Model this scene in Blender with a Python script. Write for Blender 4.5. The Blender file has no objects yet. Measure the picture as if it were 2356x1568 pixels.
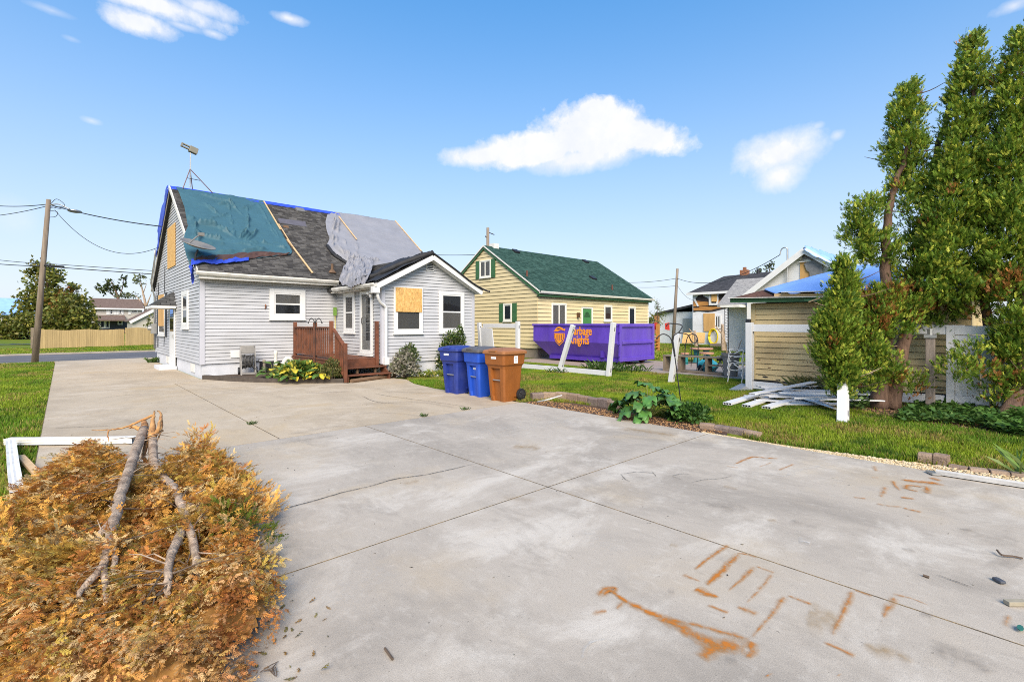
import bpy, bmesh, math, random
import numpy as np
from mathutils import Vector, Matrix, Euler, noise as mnoise
R = math.radians
random.seed(7); rng = np.random.default_rng(11)
sc = bpy.context.scene
COL = sc.collection

# ---------------------------------------------------------------- camera
CAM_H, FPX, CX, YH, WPX, HPX = 1.7, 1115.0, 1177.5, 747.0, 2355.0, 1568.0
AZ = R(47.17)                                  # heading of the view, counter-clockwise from +X
cam = bpy.data.cameras.new('camera'); camo = bpy.data.objects.new('camera', cam); COL.objects.link(camo)
camo.location = (0, 0, CAM_H); camo.rotation_euler = (R(90), 0, AZ - R(90))
cam.sensor_width = 36; cam.lens = 36 * FPX / WPX; cam.shift_y = (YH - HPX / 2) / WPX
cam.clip_start = .05; cam.clip_end = 3000
sc.camera = camo
_c, _s = math.cos(AZ), math.sin(AZ)

# ---------------------------------------------------------------- light
SUN_EL, SUN_AZ = 38.0, 233.0                   # degrees, azimuth counter-clockwise from +X: the side the sun stands on
sd = Vector((math.cos(R(SUN_AZ)) * math.cos(R(SUN_EL)), math.sin(R(SUN_AZ)) * math.cos(R(SUN_EL)), math.sin(R(SUN_EL))))
sl = bpy.data.lights.new('sun', 'SUN'); sl.energy = 3.2; sl.angle = R(40); sl.color = (1, .89, .74)
so = bpy.data.objects.new('sun', sl); COL.objects.link(so); so.location = sd * 60
so.rotation_euler = (-sd).to_track_quat('-Z', 'Y').to_euler()
sc.view_settings.view_transform = 'Standard'; sc.view_settings.look = 'None'; sc.view_settings.gamma = 1
sc.view_settings.use_curve_mapping = False
sc.view_settings.exposure = 0.95
sc.render.engine = 'CYCLES'
cy = sc.cycles; cy.use_adaptive_sampling = True; cy.adaptive_threshold = .006; cy.adaptive_min_samples = 24; cy.filter_width = 1.0; cy.max_bounces = 5; cy.diffuse_bounces = 2; cy.glossy_bounces = 2
cy.transmission_bounces = 3; cy.transparent_max_bounces = 12; cy.use_denoising = False; cy.caustics_reflective = False; cy.caustics_refractive = False

# ---------------------------------------------------------------- sky
def pix_dir(px, py):
    u = (px - CX) / FPX; w = (YH - py) / FPX
    return Vector((_c + u * _s, _s - u * _c, w)).normalized()
wd = bpy.data.worlds.new('World'); sc.world = wd; wd.use_nodes = True
def sky_nodes():
    nt = wd.node_tree; nt.nodes.clear(); N = nt.nodes.new; L = nt.links.new
    out = N('ShaderNodeOutputWorld'); bg = N('ShaderNodeBackground'); bg.inputs[1].default_value = .106
    sky = N('ShaderNodeTexSky'); sky.sky_type = 'NISHITA'; sky.sun_disc = False
    sky.sun_elevation = R(SUN_EL); sky.sun_rotation = R(90 - SUN_AZ)
    sky.air_density = 1.0; sky.dust_density = .4; sky.ozone_density = 3.0; sky.altitude = 100
    tc = N('ShaderNodeTexCoord'); d = tc.outputs['Generated']
    def math_(op, a, b=None, c=None, clamp=False):
        n = N('ShaderNodeMath'); n.operation = op; n.use_clamp = clamp
        for i, v in enumerate((a, b, c)):
            if v is None: continue
            if isinstance(v, (int, float)): n.inputs[i].default_value = v
            else: L(v, n.inputs[i])
        return n.outputs[0]
    def dot(v):
        n = N('ShaderNodeVectorMath'); n.operation = 'DOT_PRODUCT'; L(d, n.inputs[0]); n.inputs[1].default_value = v
        return n.outputs['Value']
    def noise_(scale, det, rough, dist=0):
        n = N('ShaderNodeTexNoise'); n.inputs['Scale'].default_value = scale; n.inputs['Detail'].default_value = det
        n.inputs['Roughness'].default_value = rough; n.inputs['Distortion'].default_value = dist; L(d, n.inputs['Vector'])
        return n.outputs[0]
    n1 = noise_(11, 6, .62, .2); n2 = noise_(46, 5, .62)
    nz = math_('ADD', math_('MULTIPLY', math_('SUBTRACT', n1, .5), 1.5), math_('MULTIPLY', math_('SUBTRACT', n2, .5), .75))
    def blob(px, py, wx, wy, tilt=0, soft=.45, amp=1.0, rag=.85):
        c = pix_dir(px, py); r = pix_dir(px + 4, py) - pix_dir(px - 4, py); u = pix_dir(px, py - 4) - pix_dir(px, py + 4); kr = 8 / r.length; ku = 8 / u.length; r.normalize(); u.normalize()
        r2 = r * math.cos(R(tilt)) + u * math.sin(R(tilt)); u2 = u * math.cos(R(tilt)) - r * math.sin(R(tilt))
        z = dot(c); a = math_('DIVIDE', dot(r2), math_('MAXIMUM', z, .05)); b = math_('DIVIDE', dot(u2), math_('MAXIMUM', z, .05))
        a = math_('MULTIPLY', a, kr / wx); b = math_('MULTIPLY', b, ku / wy)
        e = math_('SQRT', math_('ADD', math_('MULTIPLY', a, a), math_('MULTIPLY', b, b)))
        m = math_('ADD', math_('SUBTRACT', 1, e), math_('MULTIPLY', nz, rag))
        m = math_('MULTIPLY', math_('DIVIDE', m, soft, clamp=True), amp)
        front = math_('GREATER_THAN', z, .3)
        return math_('MULTIPLY', m, front)
    blobs = [(1365, 308, 165, 88, 0, .4, 1, .75), (1240, 342, 190, 50, 6, .4, 1, .7), (1450, 308, 150, 52, -14, .4, 1, .7), (1110, 358, 120, 30, 4, .55, 1, .6), (1340, 362, 170, 42, 4, .7, 1, .5), (1370, 262, 80, 46, 0, .35, 1, .8),
             (1790, 352, 118, 58, 0, .7, 1, .6), (1795, 398, 66, 50, 0, .9, 1, .6), (1925, 312, 20, 15, 0, .9, .5), (1882, 290, 16, 11, 0, .9, .4),
             (330, 2, 220, 38, 0, .6), (320, 52, 105, 36, 0, .6, .95), (470, 18, 90, 30, 0, .7, .85), (668, 44, 44, 15, 0, 1.0, .85), (490, 78, 34, 14, 0, 1., .85), (420, 60, 60, 14, 0, 1., .7),
             (210, 278, 26, 9, 0, 1.2, .5), (2330, 14, 50, 20, 0, 1.0, .7), (30, 500, 70, 55, 0, 2.2, .5), (120, 25, 60, 12, 0, 1.4, .5), (165, 90, 25, 9, 0, 1.2, .4)]
    tot = None
    for b in blobs:
        m = blob(*b); tot = m if tot is None else math_('MAXIMUM', tot, m)
    # the rest of the sky carries the same scattered small cumulus
    nf = noise_(3.1, 5, .62, 0); far = math_('MULTIPLY', math_('SUBTRACT', nf, .66, clamp=True), 9, clamp=True)
    behind = math_('LESS_THAN', dot(Vector((_c, _s, 0))), .45)
    tot = math_('MAXIMUM', tot, math_('MULTIPLY', far, behind))
    # low cloud bank along the horizon
    zz = dot(Vector((0, 0, 1)))
    el = math_('DIVIDE', math_('ABSOLUTE', zz), .62, clamp=True)
    bank = math_('MULTIPLY', math_('POWER', math_('SUBTRACT', 1, el), 1.65), .92)
    tot = math_('MULTIPLY', tot, math_('ADD', .86, math_('MULTIPLY', n2, .28)), clamp=True)
    gm = N('ShaderNodeGamma'); gm.inputs[1].default_value = .52; L(sky.outputs[0], gm.inputs[0])
    hs = N('ShaderNodeHueSaturation'); hs.inputs['Hue'].default_value = .505; hs.inputs['Saturation'].default_value = 1.85; hs.inputs['Value'].default_value = 2.35
    L(gm.outputs[0], hs.inputs['Color'])
    hz = N('ShaderNodeMix'); hz.data_type = 'RGBA'; L(bank, hz.inputs[0]); L(hs.outputs[0], hz.inputs[6]); hz.inputs[7].default_value = (3.75, 4.05, 4.65, 1)
    mx = N('ShaderNodeMix'); mx.data_type = 'RGBA'; L(tot, mx.inputs[0]); L(hz.outputs[2], mx.inputs[6])
    cc = N('ShaderNodeMix'); cc.data_type = 'RGBA'; L(math_('MULTIPLY', math_('SUBTRACT', n1, .3), 2.6, clamp=True), cc.inputs[0]); cc.inputs[6].default_value = (4.3, 4.5, 4.95, 1); cc.inputs[7].default_value = (5.1, 5.1, 5.2, 1); L(cc.outputs[2], mx.inputs[7])
    L(mx.outputs[2], bg.inputs[0]); L(bg.outputs[0], out.inputs[0])
    return hs, mx, bg
sky_nodes()
wd.cycles.sampling_method = 'MANUAL'; wd.cycles.sample_map_resolution = 256

# ---------------------------------------------------------------- survey helpers: points of the place from bearings on the photograph
def ray(px, py):
    u = (px - CX) / FPX; w = (YH - py) / FPX
    return Vector((_c + u * _s, _s - u * _c, w))
CO = Vector((0, 0, CAM_H))
def G(px, py, z=0.0):
    d = ray(px, py); return CO + d * ((z - CAM_H) / d.z)
def OX(px, py, X):
    d = ray(px, py); return CO + d * (X / d.x)
def OY(px, py, Y):
    d = ray(px, py); return CO + d * (Y / d.y)
def OD(px, py, t): return CO + ray(px, py) * t

# ---------------------------------------------------------------- mesh helpers
class MB:
    def __init__(self): self.v = []; self.f = []
    def add(self, vs, fs):
        o = len(self.v); self.v += [tuple(p) for p in vs]; self.f += [tuple(i + o for i in f) for f in fs]; return self
    def box(self, x0, x1, y0, y1, z0, z1, rot=None, about=None):
        vs = [Vector(p) for p in ((x0, y0, z0), (x1, y0, z0), (x1, y1, z0), (x0, y1, z0), (x0, y0, z1), (x1, y0, z1), (x1, y1, z1), (x0, y1, z1))]
        if rot is not None:
            c = Vector(about) if about is not None else Vector(((x0 + x1) / 2, (y0 + y1) / 2, (z0 + z1) / 2))
            vs = [c + rot @ (p - c) for p in vs]
        return self.add(vs, [(3, 2, 1, 0), (4, 5, 6, 7), (0, 1, 5, 4), (1, 2, 6, 5), (2, 3, 7, 6), (3, 0, 4, 7)])
    def bar(self, a, b, w, h, up=(0, 0, 1)):
        a = Vector(a); b = Vector(b); d = (b - a).normalized(); up = Vector(up)
        s = d.cross(up)
        if s.length < 1e-4: s = d.cross(Vector((1, 0, 0)))
        s.normalize(); u = s.cross(d)
        q = [(-1, -1), (1, -1), (1, 1), (-1, 1)]
        vs = [p + s * (i * w / 2) + u * (j * h / 2) for p in (a, b) for i, j in q]
        return self.add(vs, [(3, 2, 1, 0), (4, 5, 6, 7), (0, 1, 5, 4), (1, 2, 6, 5), (2, 3, 7, 6), (3, 0, 4, 7)])
    def tube(self, pts, rad, n=8, cap=True):
        pts = [Vector(p) for p in pts]; m = len(pts)
        if isinstance(rad, (int, float)): rad = [rad] * m
        t0 = (pts[1] - pts[0]).normalized(); ref = Vector((0, 0, 1)) if abs(t0.z) < .9 else Vector((1, 0, 0))
        s = t0.cross(ref).normalized(); vs = []
        for i, p in enumerate(pts):
            t = (pts[min(i + 1, m - 1)] - pts[max(i - 1, 0)]).normalized()
            s = (s - t * s.dot(t)).normalized(); u = t.cross(s)
            for k in range(n):
                a = 2 * math.pi * k / n; vs.append(p + (s * math.cos(a) + u * math.sin(a)) * rad[i])
        fs = [(i * n + k, i * n + (k + 1) % n, (i + 1) * n + (k + 1) % n, (i + 1) * n + k) for i in range(m - 1) for k in range(n)]
        if cap: fs += [tuple(range(n - 1, -1, -1)), tuple(range((m - 1) * n, m * n))]
        return self.add(vs, fs)
    def cyl(self, a, b, r0, r1=None, n=12): return self.tube([a, b], [r0, r0 if r1 is None else r1], n)
    def loft(self, rings, cap=True):
        n = len(rings[0]); vs = [p for r in rings for p in r]
        fs = [(i * n + k, i * n + (k + 1) % n, (i + 1) * n + (k + 1) % n, (i + 1) * n + k) for i in range(len(rings) - 1) for k in range(n)]
        if cap: fs += [tuple(range(n - 1, -1, -1)), tuple(range((len(rings) - 1) * n, len(rings) * n))]
        return self.add(vs, fs)
    def prism(self, poly, off):
        off = Vector(off); n = len(poly); a = [Vector(p) for p in poly]; b = [p + off for p in a]
        return self.add(a + b, [tuple(range(n - 1, -1, -1)), tuple(range(n, 2 * n))] + [(k, (k + 1) % n, n + (k + 1) % n, n + k) for k in range(n)])
    def ball(self, c, r, n=8, m=6, sq=(1, 1, 1)):
        c = Vector(c); rings = []
        for i in range(m + 1):
            th = math.pi * i / m; rr = max(math.sin(th), 1e-3)
            rings.append([c + Vector((math.cos(2 * math.pi * k / n) * rr * r * sq[0], math.sin(2 * math.pi * k / n) * rr * r * sq[1], -math.cos(th) * r * sq[2])) for k in range(n)])
        return self.loft(rings)
    def grid(self, nu, nv, fn):
        vs = [fn(i / nu, j / nv) for j in range(nv + 1) for i in range(nu + 1)]
        return self.add(vs, [(j * (nu + 1) + i, j * (nu + 1) + i + 1, (j + 1) * (nu + 1) + i + 1, (j + 1) * (nu + 1) + i) for j in range(nv) for i in range(nu)])
    def obj(self, name, mat, parent=None, smooth=False, bevel=0, solid=0, **kw):
        return mkobj(name, self.v, self.f, mat, parent, smooth, bevel, solid, **kw)

def tag(o, label=None, cat=None, group=None, kind=None):
    if label: o['label'] = label
    if cat: o['category'] = cat
    if group: o['group'] = group
    if kind: o['kind'] = kind
    return o
ORG = {}
def org(o):
    return ORG.get(o.name, Vector((0, 0, 0)))
def mkobj(name, v, f, mat, parent=None, smooth=False, bevel=0, solid=0, label=None, cat=None, group=None, kind=None, local=False, recalc=True):
    v = np.array(v, dtype=np.float32).reshape(-1, 3)
    if parent is None and not local:
        o3 = Vector(((v[:, 0].min() + v[:, 0].max()) / 2, (v[:, 1].min() + v[:, 1].max()) / 2, v[:, 2].min()))
    elif parent is not None and not local: o3 = org(parent)
    else: o3 = Vector((0, 0, 0))
    v = v - np.array(o3, dtype=np.float32)
    me = bpy.data.meshes.new(name); me.from_pydata(v.tolist(), [], f)
    if recalc and len(f) < 30000:
        bm = bmesh.new(); bm.from_mesh(me); bmesh.ops.recalc_face_normals(bm, faces=bm.faces)
        if bevel:
            bmesh.ops.bevel(bm, geom=[e for e in bm.edges if len(e.link_faces) == 2 and e.calc_face_angle(0) > .6], offset=bevel, segments=2, affect='EDGES', profile=.6)
        bm.to_mesh(me); bm.free()
    if smooth: me.polygons.foreach_set('use_smooth', [True] * len(me.polygons))
    if mat: me.materials.append(mat)
    o = bpy.data.objects.new(name, me); COL.objects.link(o)
    if parent is None: o.location = o3; ORG[o.name] = o3
    else: o.parent = parent; ORG[o.name] = org(parent)
    if solid:
        m = o.modifiers.new('thickness', 'SOLIDIFY'); m.thickness = solid; m.offset = 0
    return tag(o, label, cat, group, kind)
def thing(name, loc, label, cat, group=None, rz=0, local=False):
    o = bpy.data.objects.new(name, None); COL.objects.link(o); o.location = loc; o.rotation_euler = (0, 0, rz)
    o.empty_display_size = .2
    ORG[o.name] = Vector((0, 0, 0)) if local else Vector(loc)
    return tag(o, label, cat, group)
def inst(src, name, parent, loc=(0, 0, 0), rot=(0, 0, 0), scl=(1, 1, 1), mat=None):
    """another object on the same mesh data"""
    o = bpy.data.objects.new(name, src if isinstance(src, bpy.types.Mesh) else src.data); COL.objects.link(o)
    o.parent = parent; o.location = loc; o.rotation_euler = rot; o.scale = scl
    if mat: o.material_slots[0].link = 'OBJECT'; o.material_slots[0].material = mat
    return o
def copy_tree(o, parent=None):
    c = o.copy(); COL.objects.link(c)
    if parent: c.parent = parent
    ORG[c.name] = org(o)
    for ch in list(o.children): copy_tree(ch, c)
    return c
def raw(name, V, F, mat, parent=None, cols=None, smooth=False, loc=None, **kw):
    """big mesh from numpy: V (n,3), F (m,k) with k = 3 or 4"""
    V = np.asarray(V, np.float32); F = np.asarray(F, np.int32)
    if parent is None:
        o3 = Vector(loc) if loc is not None else Vector(((V[:, 0].min() + V[:, 0].max()) / 2, (V[:, 1].min() + V[:, 1].max()) / 2, V[:, 2].min()))
    else: o3 = org(parent)
    V = V - np.array(o3, np.float32)
    me = bpy.data.meshes.new(name); k = F.shape[1]
    me.vertices.add(len(V)); me.vertices.foreach_set('co', V.ravel())
    me.loops.add(F.size); me.loops.foreach_set('vertex_index', F.ravel())
    me.polygons.add(len(F)); me.polygons.foreach_set('loop_start', np.arange(0, F.size, k, dtype=np.int32))
    me.polygons.foreach_set('loop_total', np.full(len(F), k, np.int32))
    if smooth: me.polygons.foreach_set('use_smooth', np.ones(len(F), bool))
    me.update(calc_edges=True)
    if cols is not None:
        a = me.color_attributes.new('Col', 'FLOAT_COLOR', 'POINT'); c4 = np.ones((len(V), 4), np.float32); c4[:, :3] = cols; a.data.foreach_set('color', c4.ravel())
    me.materials.append(mat)
    o = bpy.data.objects.new(name, me); COL.objects.link(o)
    if parent is None: o.location = o3; ORG[o.name] = o3
    else: o.parent = parent
    return tag(o, **kw)

# ---------------------------------------------------------------- materials
def newmat(name):
    m = bpy.data.materials.new(name); m.use_nodes = True; nt = m.node_tree
    return m, nt, nt.nodes.new, nt.links.new, nt.nodes['Principled BSDF']
def M(name, col, rough=.6, var=.12, scale=3., bump=0., bscale=60., metal=0., spec=.4, col2=None, mix=(.45, .65), stretch=(1, 1, 1), rnd=0., coat=0., fine=.0):
    """one base colour varied by noise in space, optional second colour in patches, fine bump, small per-object change"""
    m, nt, N, L, B = newmat(name)
    B.inputs['Roughness'].default_value = rough; B.inputs['Metallic'].default_value = metal
    B.inputs['Specular IOR Level'].default_value = spec; B.inputs['Coat Weight'].default_value = coat
    ge = N('ShaderNodeNewGeometry'); mp = N('ShaderNodeMapping'); mp.inputs['Scale'].default_value = stretch; L(ge.outputs['Position'], mp.inputs['Vector'])
    nz = N('ShaderNodeTexNoise'); nz.inputs['Scale'].default_value = scale; nz.inputs['Detail'].default_value = 8; nz.inputs['Roughness'].default_value = .62; L(mp.outputs[0], nz.inputs['Vector'])
    mr = N('ShaderNodeMapRange'); mr.inputs[1].default_value = .3; mr.inputs[2].default_value = .7; mr.inputs[3].default_value = 1 - var; mr.inputs[4].default_value = 1 + var; L(nz.outputs[0], mr.inputs[0])
    val = mr.outputs[0]
    if rnd:
        oi = N('ShaderNodeObjectInfo'); m2 = N('ShaderNodeMapRange'); m2.inputs[3].default_value = 1 - rnd; m2.inputs[4].default_value = 1 + rnd; L(oi.outputs['Random'], m2.inputs[0])
        mm = N('ShaderNodeMath'); mm.operation = 'MULTIPLY'; L(val, mm.inputs[0]); L(m2.outputs[0], mm.inputs[1]); val = mm.outputs[0]
    if fine:
        nf = N('ShaderNodeTexNoise'); nf.inputs['Scale'].default_value = bscale; nf.inputs['Detail'].default_value = 4; L(mp.outputs[0], nf.inputs['Vector'])
        m3 = N('ShaderNodeMapRange'); m3.inputs[1].default_value = .3; m3.inputs[2].default_value = .7; m3.inputs[3].default_value = 1 - fine; m3.inputs[4].default_value = 1 + fine; L(nf.outputs[0], m3.inputs[0])
        mm = N('ShaderNodeMath'); mm.operation = 'MULTIPLY'; L(val, mm.inputs[0]); L(m3.outputs[0], mm.inputs[1]); val = mm.outputs[0]
    vm = N('ShaderNodeVectorMath'); vm.operation = 'SCALE'; L(val, vm.inputs['Scale'])
    if col2:
        n2 = N('ShaderNodeTexNoise'); n2.inputs['Scale'].default_value = scale * .7; n2.inputs['Detail'].default_value = 6
        ad = N('ShaderNodeVectorMath'); ad.operation = 'ADD'; ad.inputs[1].default_value = (13.1, 5.7, 3.3); L(mp.outputs[0], ad.inputs[0]); L(ad.outputs[0], n2.inputs['Vector'])
        rm = N('ShaderNodeMapRange'); rm.inputs[1].default_value = mix[0]; rm.inputs[2].default_value = mix[1]; L(n2.outputs[0], rm.inputs[0])
        mx = N('ShaderNodeMix'); mx.data_type = 'RGBA'; mx.inputs[6].default_value = (*col, 1); mx.inputs[7].default_value = (*col2, 1); L(rm.outputs[0], mx.inputs[0]); L(mx.outputs[2], vm.inputs[0])
    else: vm.inputs[0].default_value = col
    L(vm.outputs[0], B.inputs['Base Color'])
    if bump:
        nb = N('ShaderNodeTexNoise'); nb.inputs['Scale'].default_value = bscale; nb.inputs['Detail'].default_value = 5; L(mp.outputs[0], nb.inputs['Vector'])
        bp = N('ShaderNodeBump'); bp.inputs['Strength'].default_value = bump; bp.inputs['Distance'].default_value = .02; L(nb.outputs[0], bp.inputs['Height']); L(bp.outputs[0], B.inputs['Normal'])
    return m
def attr_mat(name, rough=.7, trans=.25, spec=.25):
    """foliage: colour from the mesh attribute, part of the light passes through"""
    m, nt, N, L, B = newmat(name)
    at = N('ShaderNodeAttribute'); at.attribute_name = 'Col'
    L(at.outputs['Color'], B.inputs['Base Color']); B.inputs['Roughness'].default_value = rough; B.inputs['Specular IOR Level'].default_value = spec
    if trans:
        tr = N('ShaderNodeBsdfTranslucent'); L(at.outputs['Color'], tr.inputs[0]); mx = N('ShaderNodeMixShader'); mx.inputs[0].default_value = trans
        L(B.outputs[0], mx.inputs[1]); L(tr.outputs[0], mx.inputs[2]); L(mx.outputs[0], nt.nodes['Material Output'].inputs[0])
    return m
def shingle_mat(name, c1, c2, cm, axis, slope, w=.30, h=.14):
    m, nt, N, L, B = newmat(name); B.inputs['Roughness'].default_value = .92; B.inputs['Specular IOR Level'].default_value = .15
    ge = N('ShaderNodeNewGeometry'); sp = N('ShaderNodeSeparateXYZ'); L(ge.outputs['Position'], sp.inputs[0]); cb = N('ShaderNodeCombineXYZ')
    L(sp.outputs[axis], cb.inputs[0]); mu = N('ShaderNodeMath'); mu.operation = 'MULTIPLY'; mu.inputs[1].default_value = 1 / math.sin(slope); L(sp.outputs['Z'], mu.inputs[0]); L(mu.outputs[0], cb.inputs[1])
    br = N('ShaderNodeTexBrick'); br.inputs['Color1'].default_value = (*c1, 1); br.inputs['Color2'].default_value = (*c2, 1); br.inputs['Mortar'].default_value = (*cm, 1)
    br.inputs['Scale'].default_value = 1; br.inputs['Mortar Size'].default_value = .012; br.inputs['Mortar Smooth'].default_value = .3; br.inputs['Brick Width'].default_value = w; br.inputs['Row Height'].default_value = h; br.offset = .37
    L(cb.outputs[0], br.inputs['Vector'])
    nz = N('ShaderNodeTexNoise'); nz.inputs['Scale'].default_value = 5; nz.inputs['Detail'].default_value = 10; nz.inputs['Roughness'].default_value = .75; L(cb.outputs[0], nz.inputs['Vector'])
    mr = N('ShaderNodeMapRange'); mr.inputs[1].default_value = .3; mr.inputs[2].default_value = .7; mr.inputs[3].default_value = .62; mr.inputs[4].default_value = 1.38; L(nz.outputs[0], mr.inputs[0])
    vm = N('ShaderNodeVectorMath'); vm.operation = 'SCALE'; L(br.outputs['Color'], vm.inputs[0]); L(mr.outputs[0], vm.inputs['Scale']); L(vm.outputs[0], B.inputs['Base Color'])
    bp = N('ShaderNodeBump'); bp.inputs['Strength'].default_value = .5; bp.inputs['Distance'].default_value = .02; L(nz.outputs[0], bp.inputs['Height']); L(bp.outputs[0], B.inputs['Normal'])
    return m
def fbm(x, y, z=0., o=4): return mnoise.fractal(Vector((x, y, z)), 1.0, 2.0, o)
# ================================================================ the ground
def concrete(name, base, dark, light, warm, seed=0., big=.55):
    m, nt, N, L, B = newmat(name); B.inputs['Roughness'].default_value = .78; B.inputs['Specular IOR Level'].default_value = .3
    ge = N('ShaderNodeNewGeometry')
    def nz(scale, det, rough, st=(1, 1, 1), rot=0., off=0.):
        mp = N('ShaderNodeMapping'); mp.inputs['Scale'].default_value = st; mp.inputs['Rotation'].default_value = (0, 0, rot); mp.inputs['Location'].default_value = (seed + off, off * 1.7, off)
        L(ge.outputs['Position'], mp.inputs['Vector']); n = N('ShaderNodeTexNoise'); n.inputs['Scale'].default_value = scale; n.inputs['Detail'].default_value = det; n.inputs['Roughness'].default_value = rough; n.inputs['Distortion'].default_value = .4
        L(mp.outputs[0], n.inputs['Vector']); return n.outputs[0]
    def ramp(v, a, b, x=0., y=1.):
        r = N('ShaderNodeMapRange'); r.interpolation_type = 'SMOOTHSTEP'; r.inputs[1].default_value = a; r.inputs[2].default_value = b; r.inputs[3].default_value = x; r.inputs[4].default_value = y; L(v, r.inputs[0]); return r.outputs[0]
    def mix(f, a, b):
        x = N('ShaderNodeMix'); x.data_type = 'RGBA'; L(f, x.inputs[0])
        for s, v in ((6, a), (7, b)):
            if isinstance(v, tuple): x.inputs[s].default_value = (*v, 1)
            else: L(v, x.inputs[s])
        return x.outputs[2]
    c = mix(ramp(nz(big, 9, .7, (1, .55, 1), R(20)), .42, .66, 0, .8), base, dark)
    c = mix(ramp(nz(1.1, 10, .72, (.6, 1, 1), R(-30), 7.), .48, .66, 0, .8), c, light)
    c = mix(ramp(nz(.7, 5, .6, off=15.), .52, .75, 0, .7), c, warm)
    c = mix(ramp(nz(3.2, 9, .75, (1, .4, 1), R(35), 23.), .48, .72, 0, .55), c, dark)
    c = mix(ramp(nz(5, 8, .75, off=31.), .58, .7, 0, .35), c, light)
    g = N('ShaderNodeVectorMath'); g.operation = 'SCALE'; L(c, g.inputs[0]); fine = nz(170, 3, .7, off=3.)
    L(ramp(fine, .25, .75, .80, 1.17), g.inputs['Scale'])
    c = mix(ramp(nz(38, 2, .5, off=41.), .72, .76, 0, .55), g.outputs[0], tuple(v * .35 for v in dark))
    c = mix(ramp(nz(75, 2, .6, off=57.), .66, .70, 0, .4), c, tuple(v * .5 for v in dark))
    c = mix(ramp(nz(16, 5, .7, (1, .5, 1), R(30), 63.), .52, .72, 0, .3), c, light)
    L(c, B.inputs['Base Color'])
    bp = N('ShaderNodeBump'); bp.inputs['Strength'].default_value = .3; bp.inputs['Distance'].default_value = .01; L(fine, bp.inputs['Height']); L(bp.outputs[0], B.inputs['Normal'])
    return m
M_PATIO = concrete('new_concrete', (.455, .395, .32), (.30, .26, .212), (.60, .54, .455), (.48, .385, .265), 0.)
M_DRIVE = concrete('old_concrete', (.50, .405, .285), (.37, .295, .205), (.57, .475, .355), (.49, .365, .21), 50., .4)
M_BACK = concrete('back_concrete', (.37, .29, .23), (.27, .22, .18), (.42, .35, .29), (.38, .28, .2), 90.)
M_SOIL = M('soil', (.085, .058, .038), .95, .4, 14, .8, 50, fine=.35)
M_MULCH = M('mulch', (.10, .052, .030), .95, .35, 9, .9, 70, col2=(.05, .032, .02), fine=.4)
M_ROAD = M('asphalt', (.115, .11, .115), .9, .12, 2, .3, 150, col2=(.15, .145, .15), stretch=(.25, 1, 1), fine=.12)
M_KERB = M('kerb_concrete', (.36, .31, .25), .85, .15, 3, .2, 80)

def grass_mat():
    m, nt, N, L, B = newmat('lawn_ground'); B.inputs['Roughness'].default_value = .95; B.inputs['Specular IOR Level'].default_value = .1
    ge = N('ShaderNodeNewGeometry')
    def nz(s, d, o=0.):
        ad = N('ShaderNodeVectorMath'); ad.inputs[1].default_value = (o, o * 2, 0); L(ge.outputs['Position'], ad.inputs[0]); n = N('ShaderNodeTexNoise'); n.inputs['Scale'].default_value = s; n.inputs['Detail'].default_value = d; n.inputs['Roughness'].default_value = .65; L(ad.outputs[0], n.inputs['Vector']); return n.outputs[0]
    r = N('ShaderNodeValToRGB'); e = r.color_ramp.elements; e[0].position = .36; e[0].color = (.09, .15, .014, 1); e[1].position = .68; e[1].color = (.20, .19, .035, 1); L(nz(.9, 8), r.inputs[0])
    x = N('ShaderNodeElement') if False else e.new(.52); x.color = (.15, .19, .02, 1)
    v = N('ShaderNodeVectorMath'); v.operation = 'SCALE'; mr = N('ShaderNodeMapRange'); mr.inputs[1].default_value = .3; mr.inputs[2].default_value = .7; mr.inputs[3].default_value = .6; mr.inputs[4].default_value = 1.35; L(nz(45, 5, 9.), mr.inputs[0]); L(mr.outputs[0], v.inputs['Scale']); L(r.outputs[0], v.inputs[0]); L(v.outputs[0], B.inputs['Base Color'])
    return m
M_LAWN = grass_mat()
g = MB(); g.add([(-900, -900, -.03), (900, -900, -.03), (900, 900, -.03), (-900, 900, -.03)], [(0, 1, 2, 3)])
g.obj('ground', M_LAWN, kind='structure', label='wide flat ground of mown lawn')

def slab(name, poly, mat, parent, z=0., th=.12, bev=.004):
    p3 = [(p[0], p[1], z - th) for p in poly]
    b = MB().prism(p3, (0, 0, th)); me_o = b.obj(name, mat, parent, recalc=True)
    bm = bmesh.new(); bm.from_mesh(me_o.data)
    ed = [e for e in bm.edges if all(abs(v.co.z + org(parent).z - z) < 1e-3 for v in e.verts)]
    bmesh.ops.bevel(bm, geom=ed, offset=bev, segments=2, affect='EDGES'); bm.to_mesh(me_o.data); bm.free()
    return me_o
def st(name, loc=(0, 0, 0), label=None):
    o = bpy.data.objects.new(name, None); COL.objects.link(o); o.location = loc; ORG[o.name] = Vector(loc); o['kind'] = 'structure'
    if label: o['label'] = label
    return o
J = .005
patio = st('patio', (3.6, 2, 0), 'pale grey concrete patio with control joints and rust stains')
PX0, PXM, PX1, PYM, PYT = -.25, 3.74, 7.42, 3.48, 7.68
for x0, x1 in ((PX0, PXM), (PXM, PX1)):
    for y0, y1 in ((-5.2, -.85), (-.85, PYM), (PYM, PYT)):
        slab('concrete_panel', [(x0 + J, y0 + J), (x1 - J, y0 + J), (x1 - J, y1 - J), (x0 + J, y1 - J)], M_PATIO, patio)
drive = st('driveway', (2, 14, 0), 'tan weathered concrete driveway running past the grey house to the road')
JX = 2.38
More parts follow.
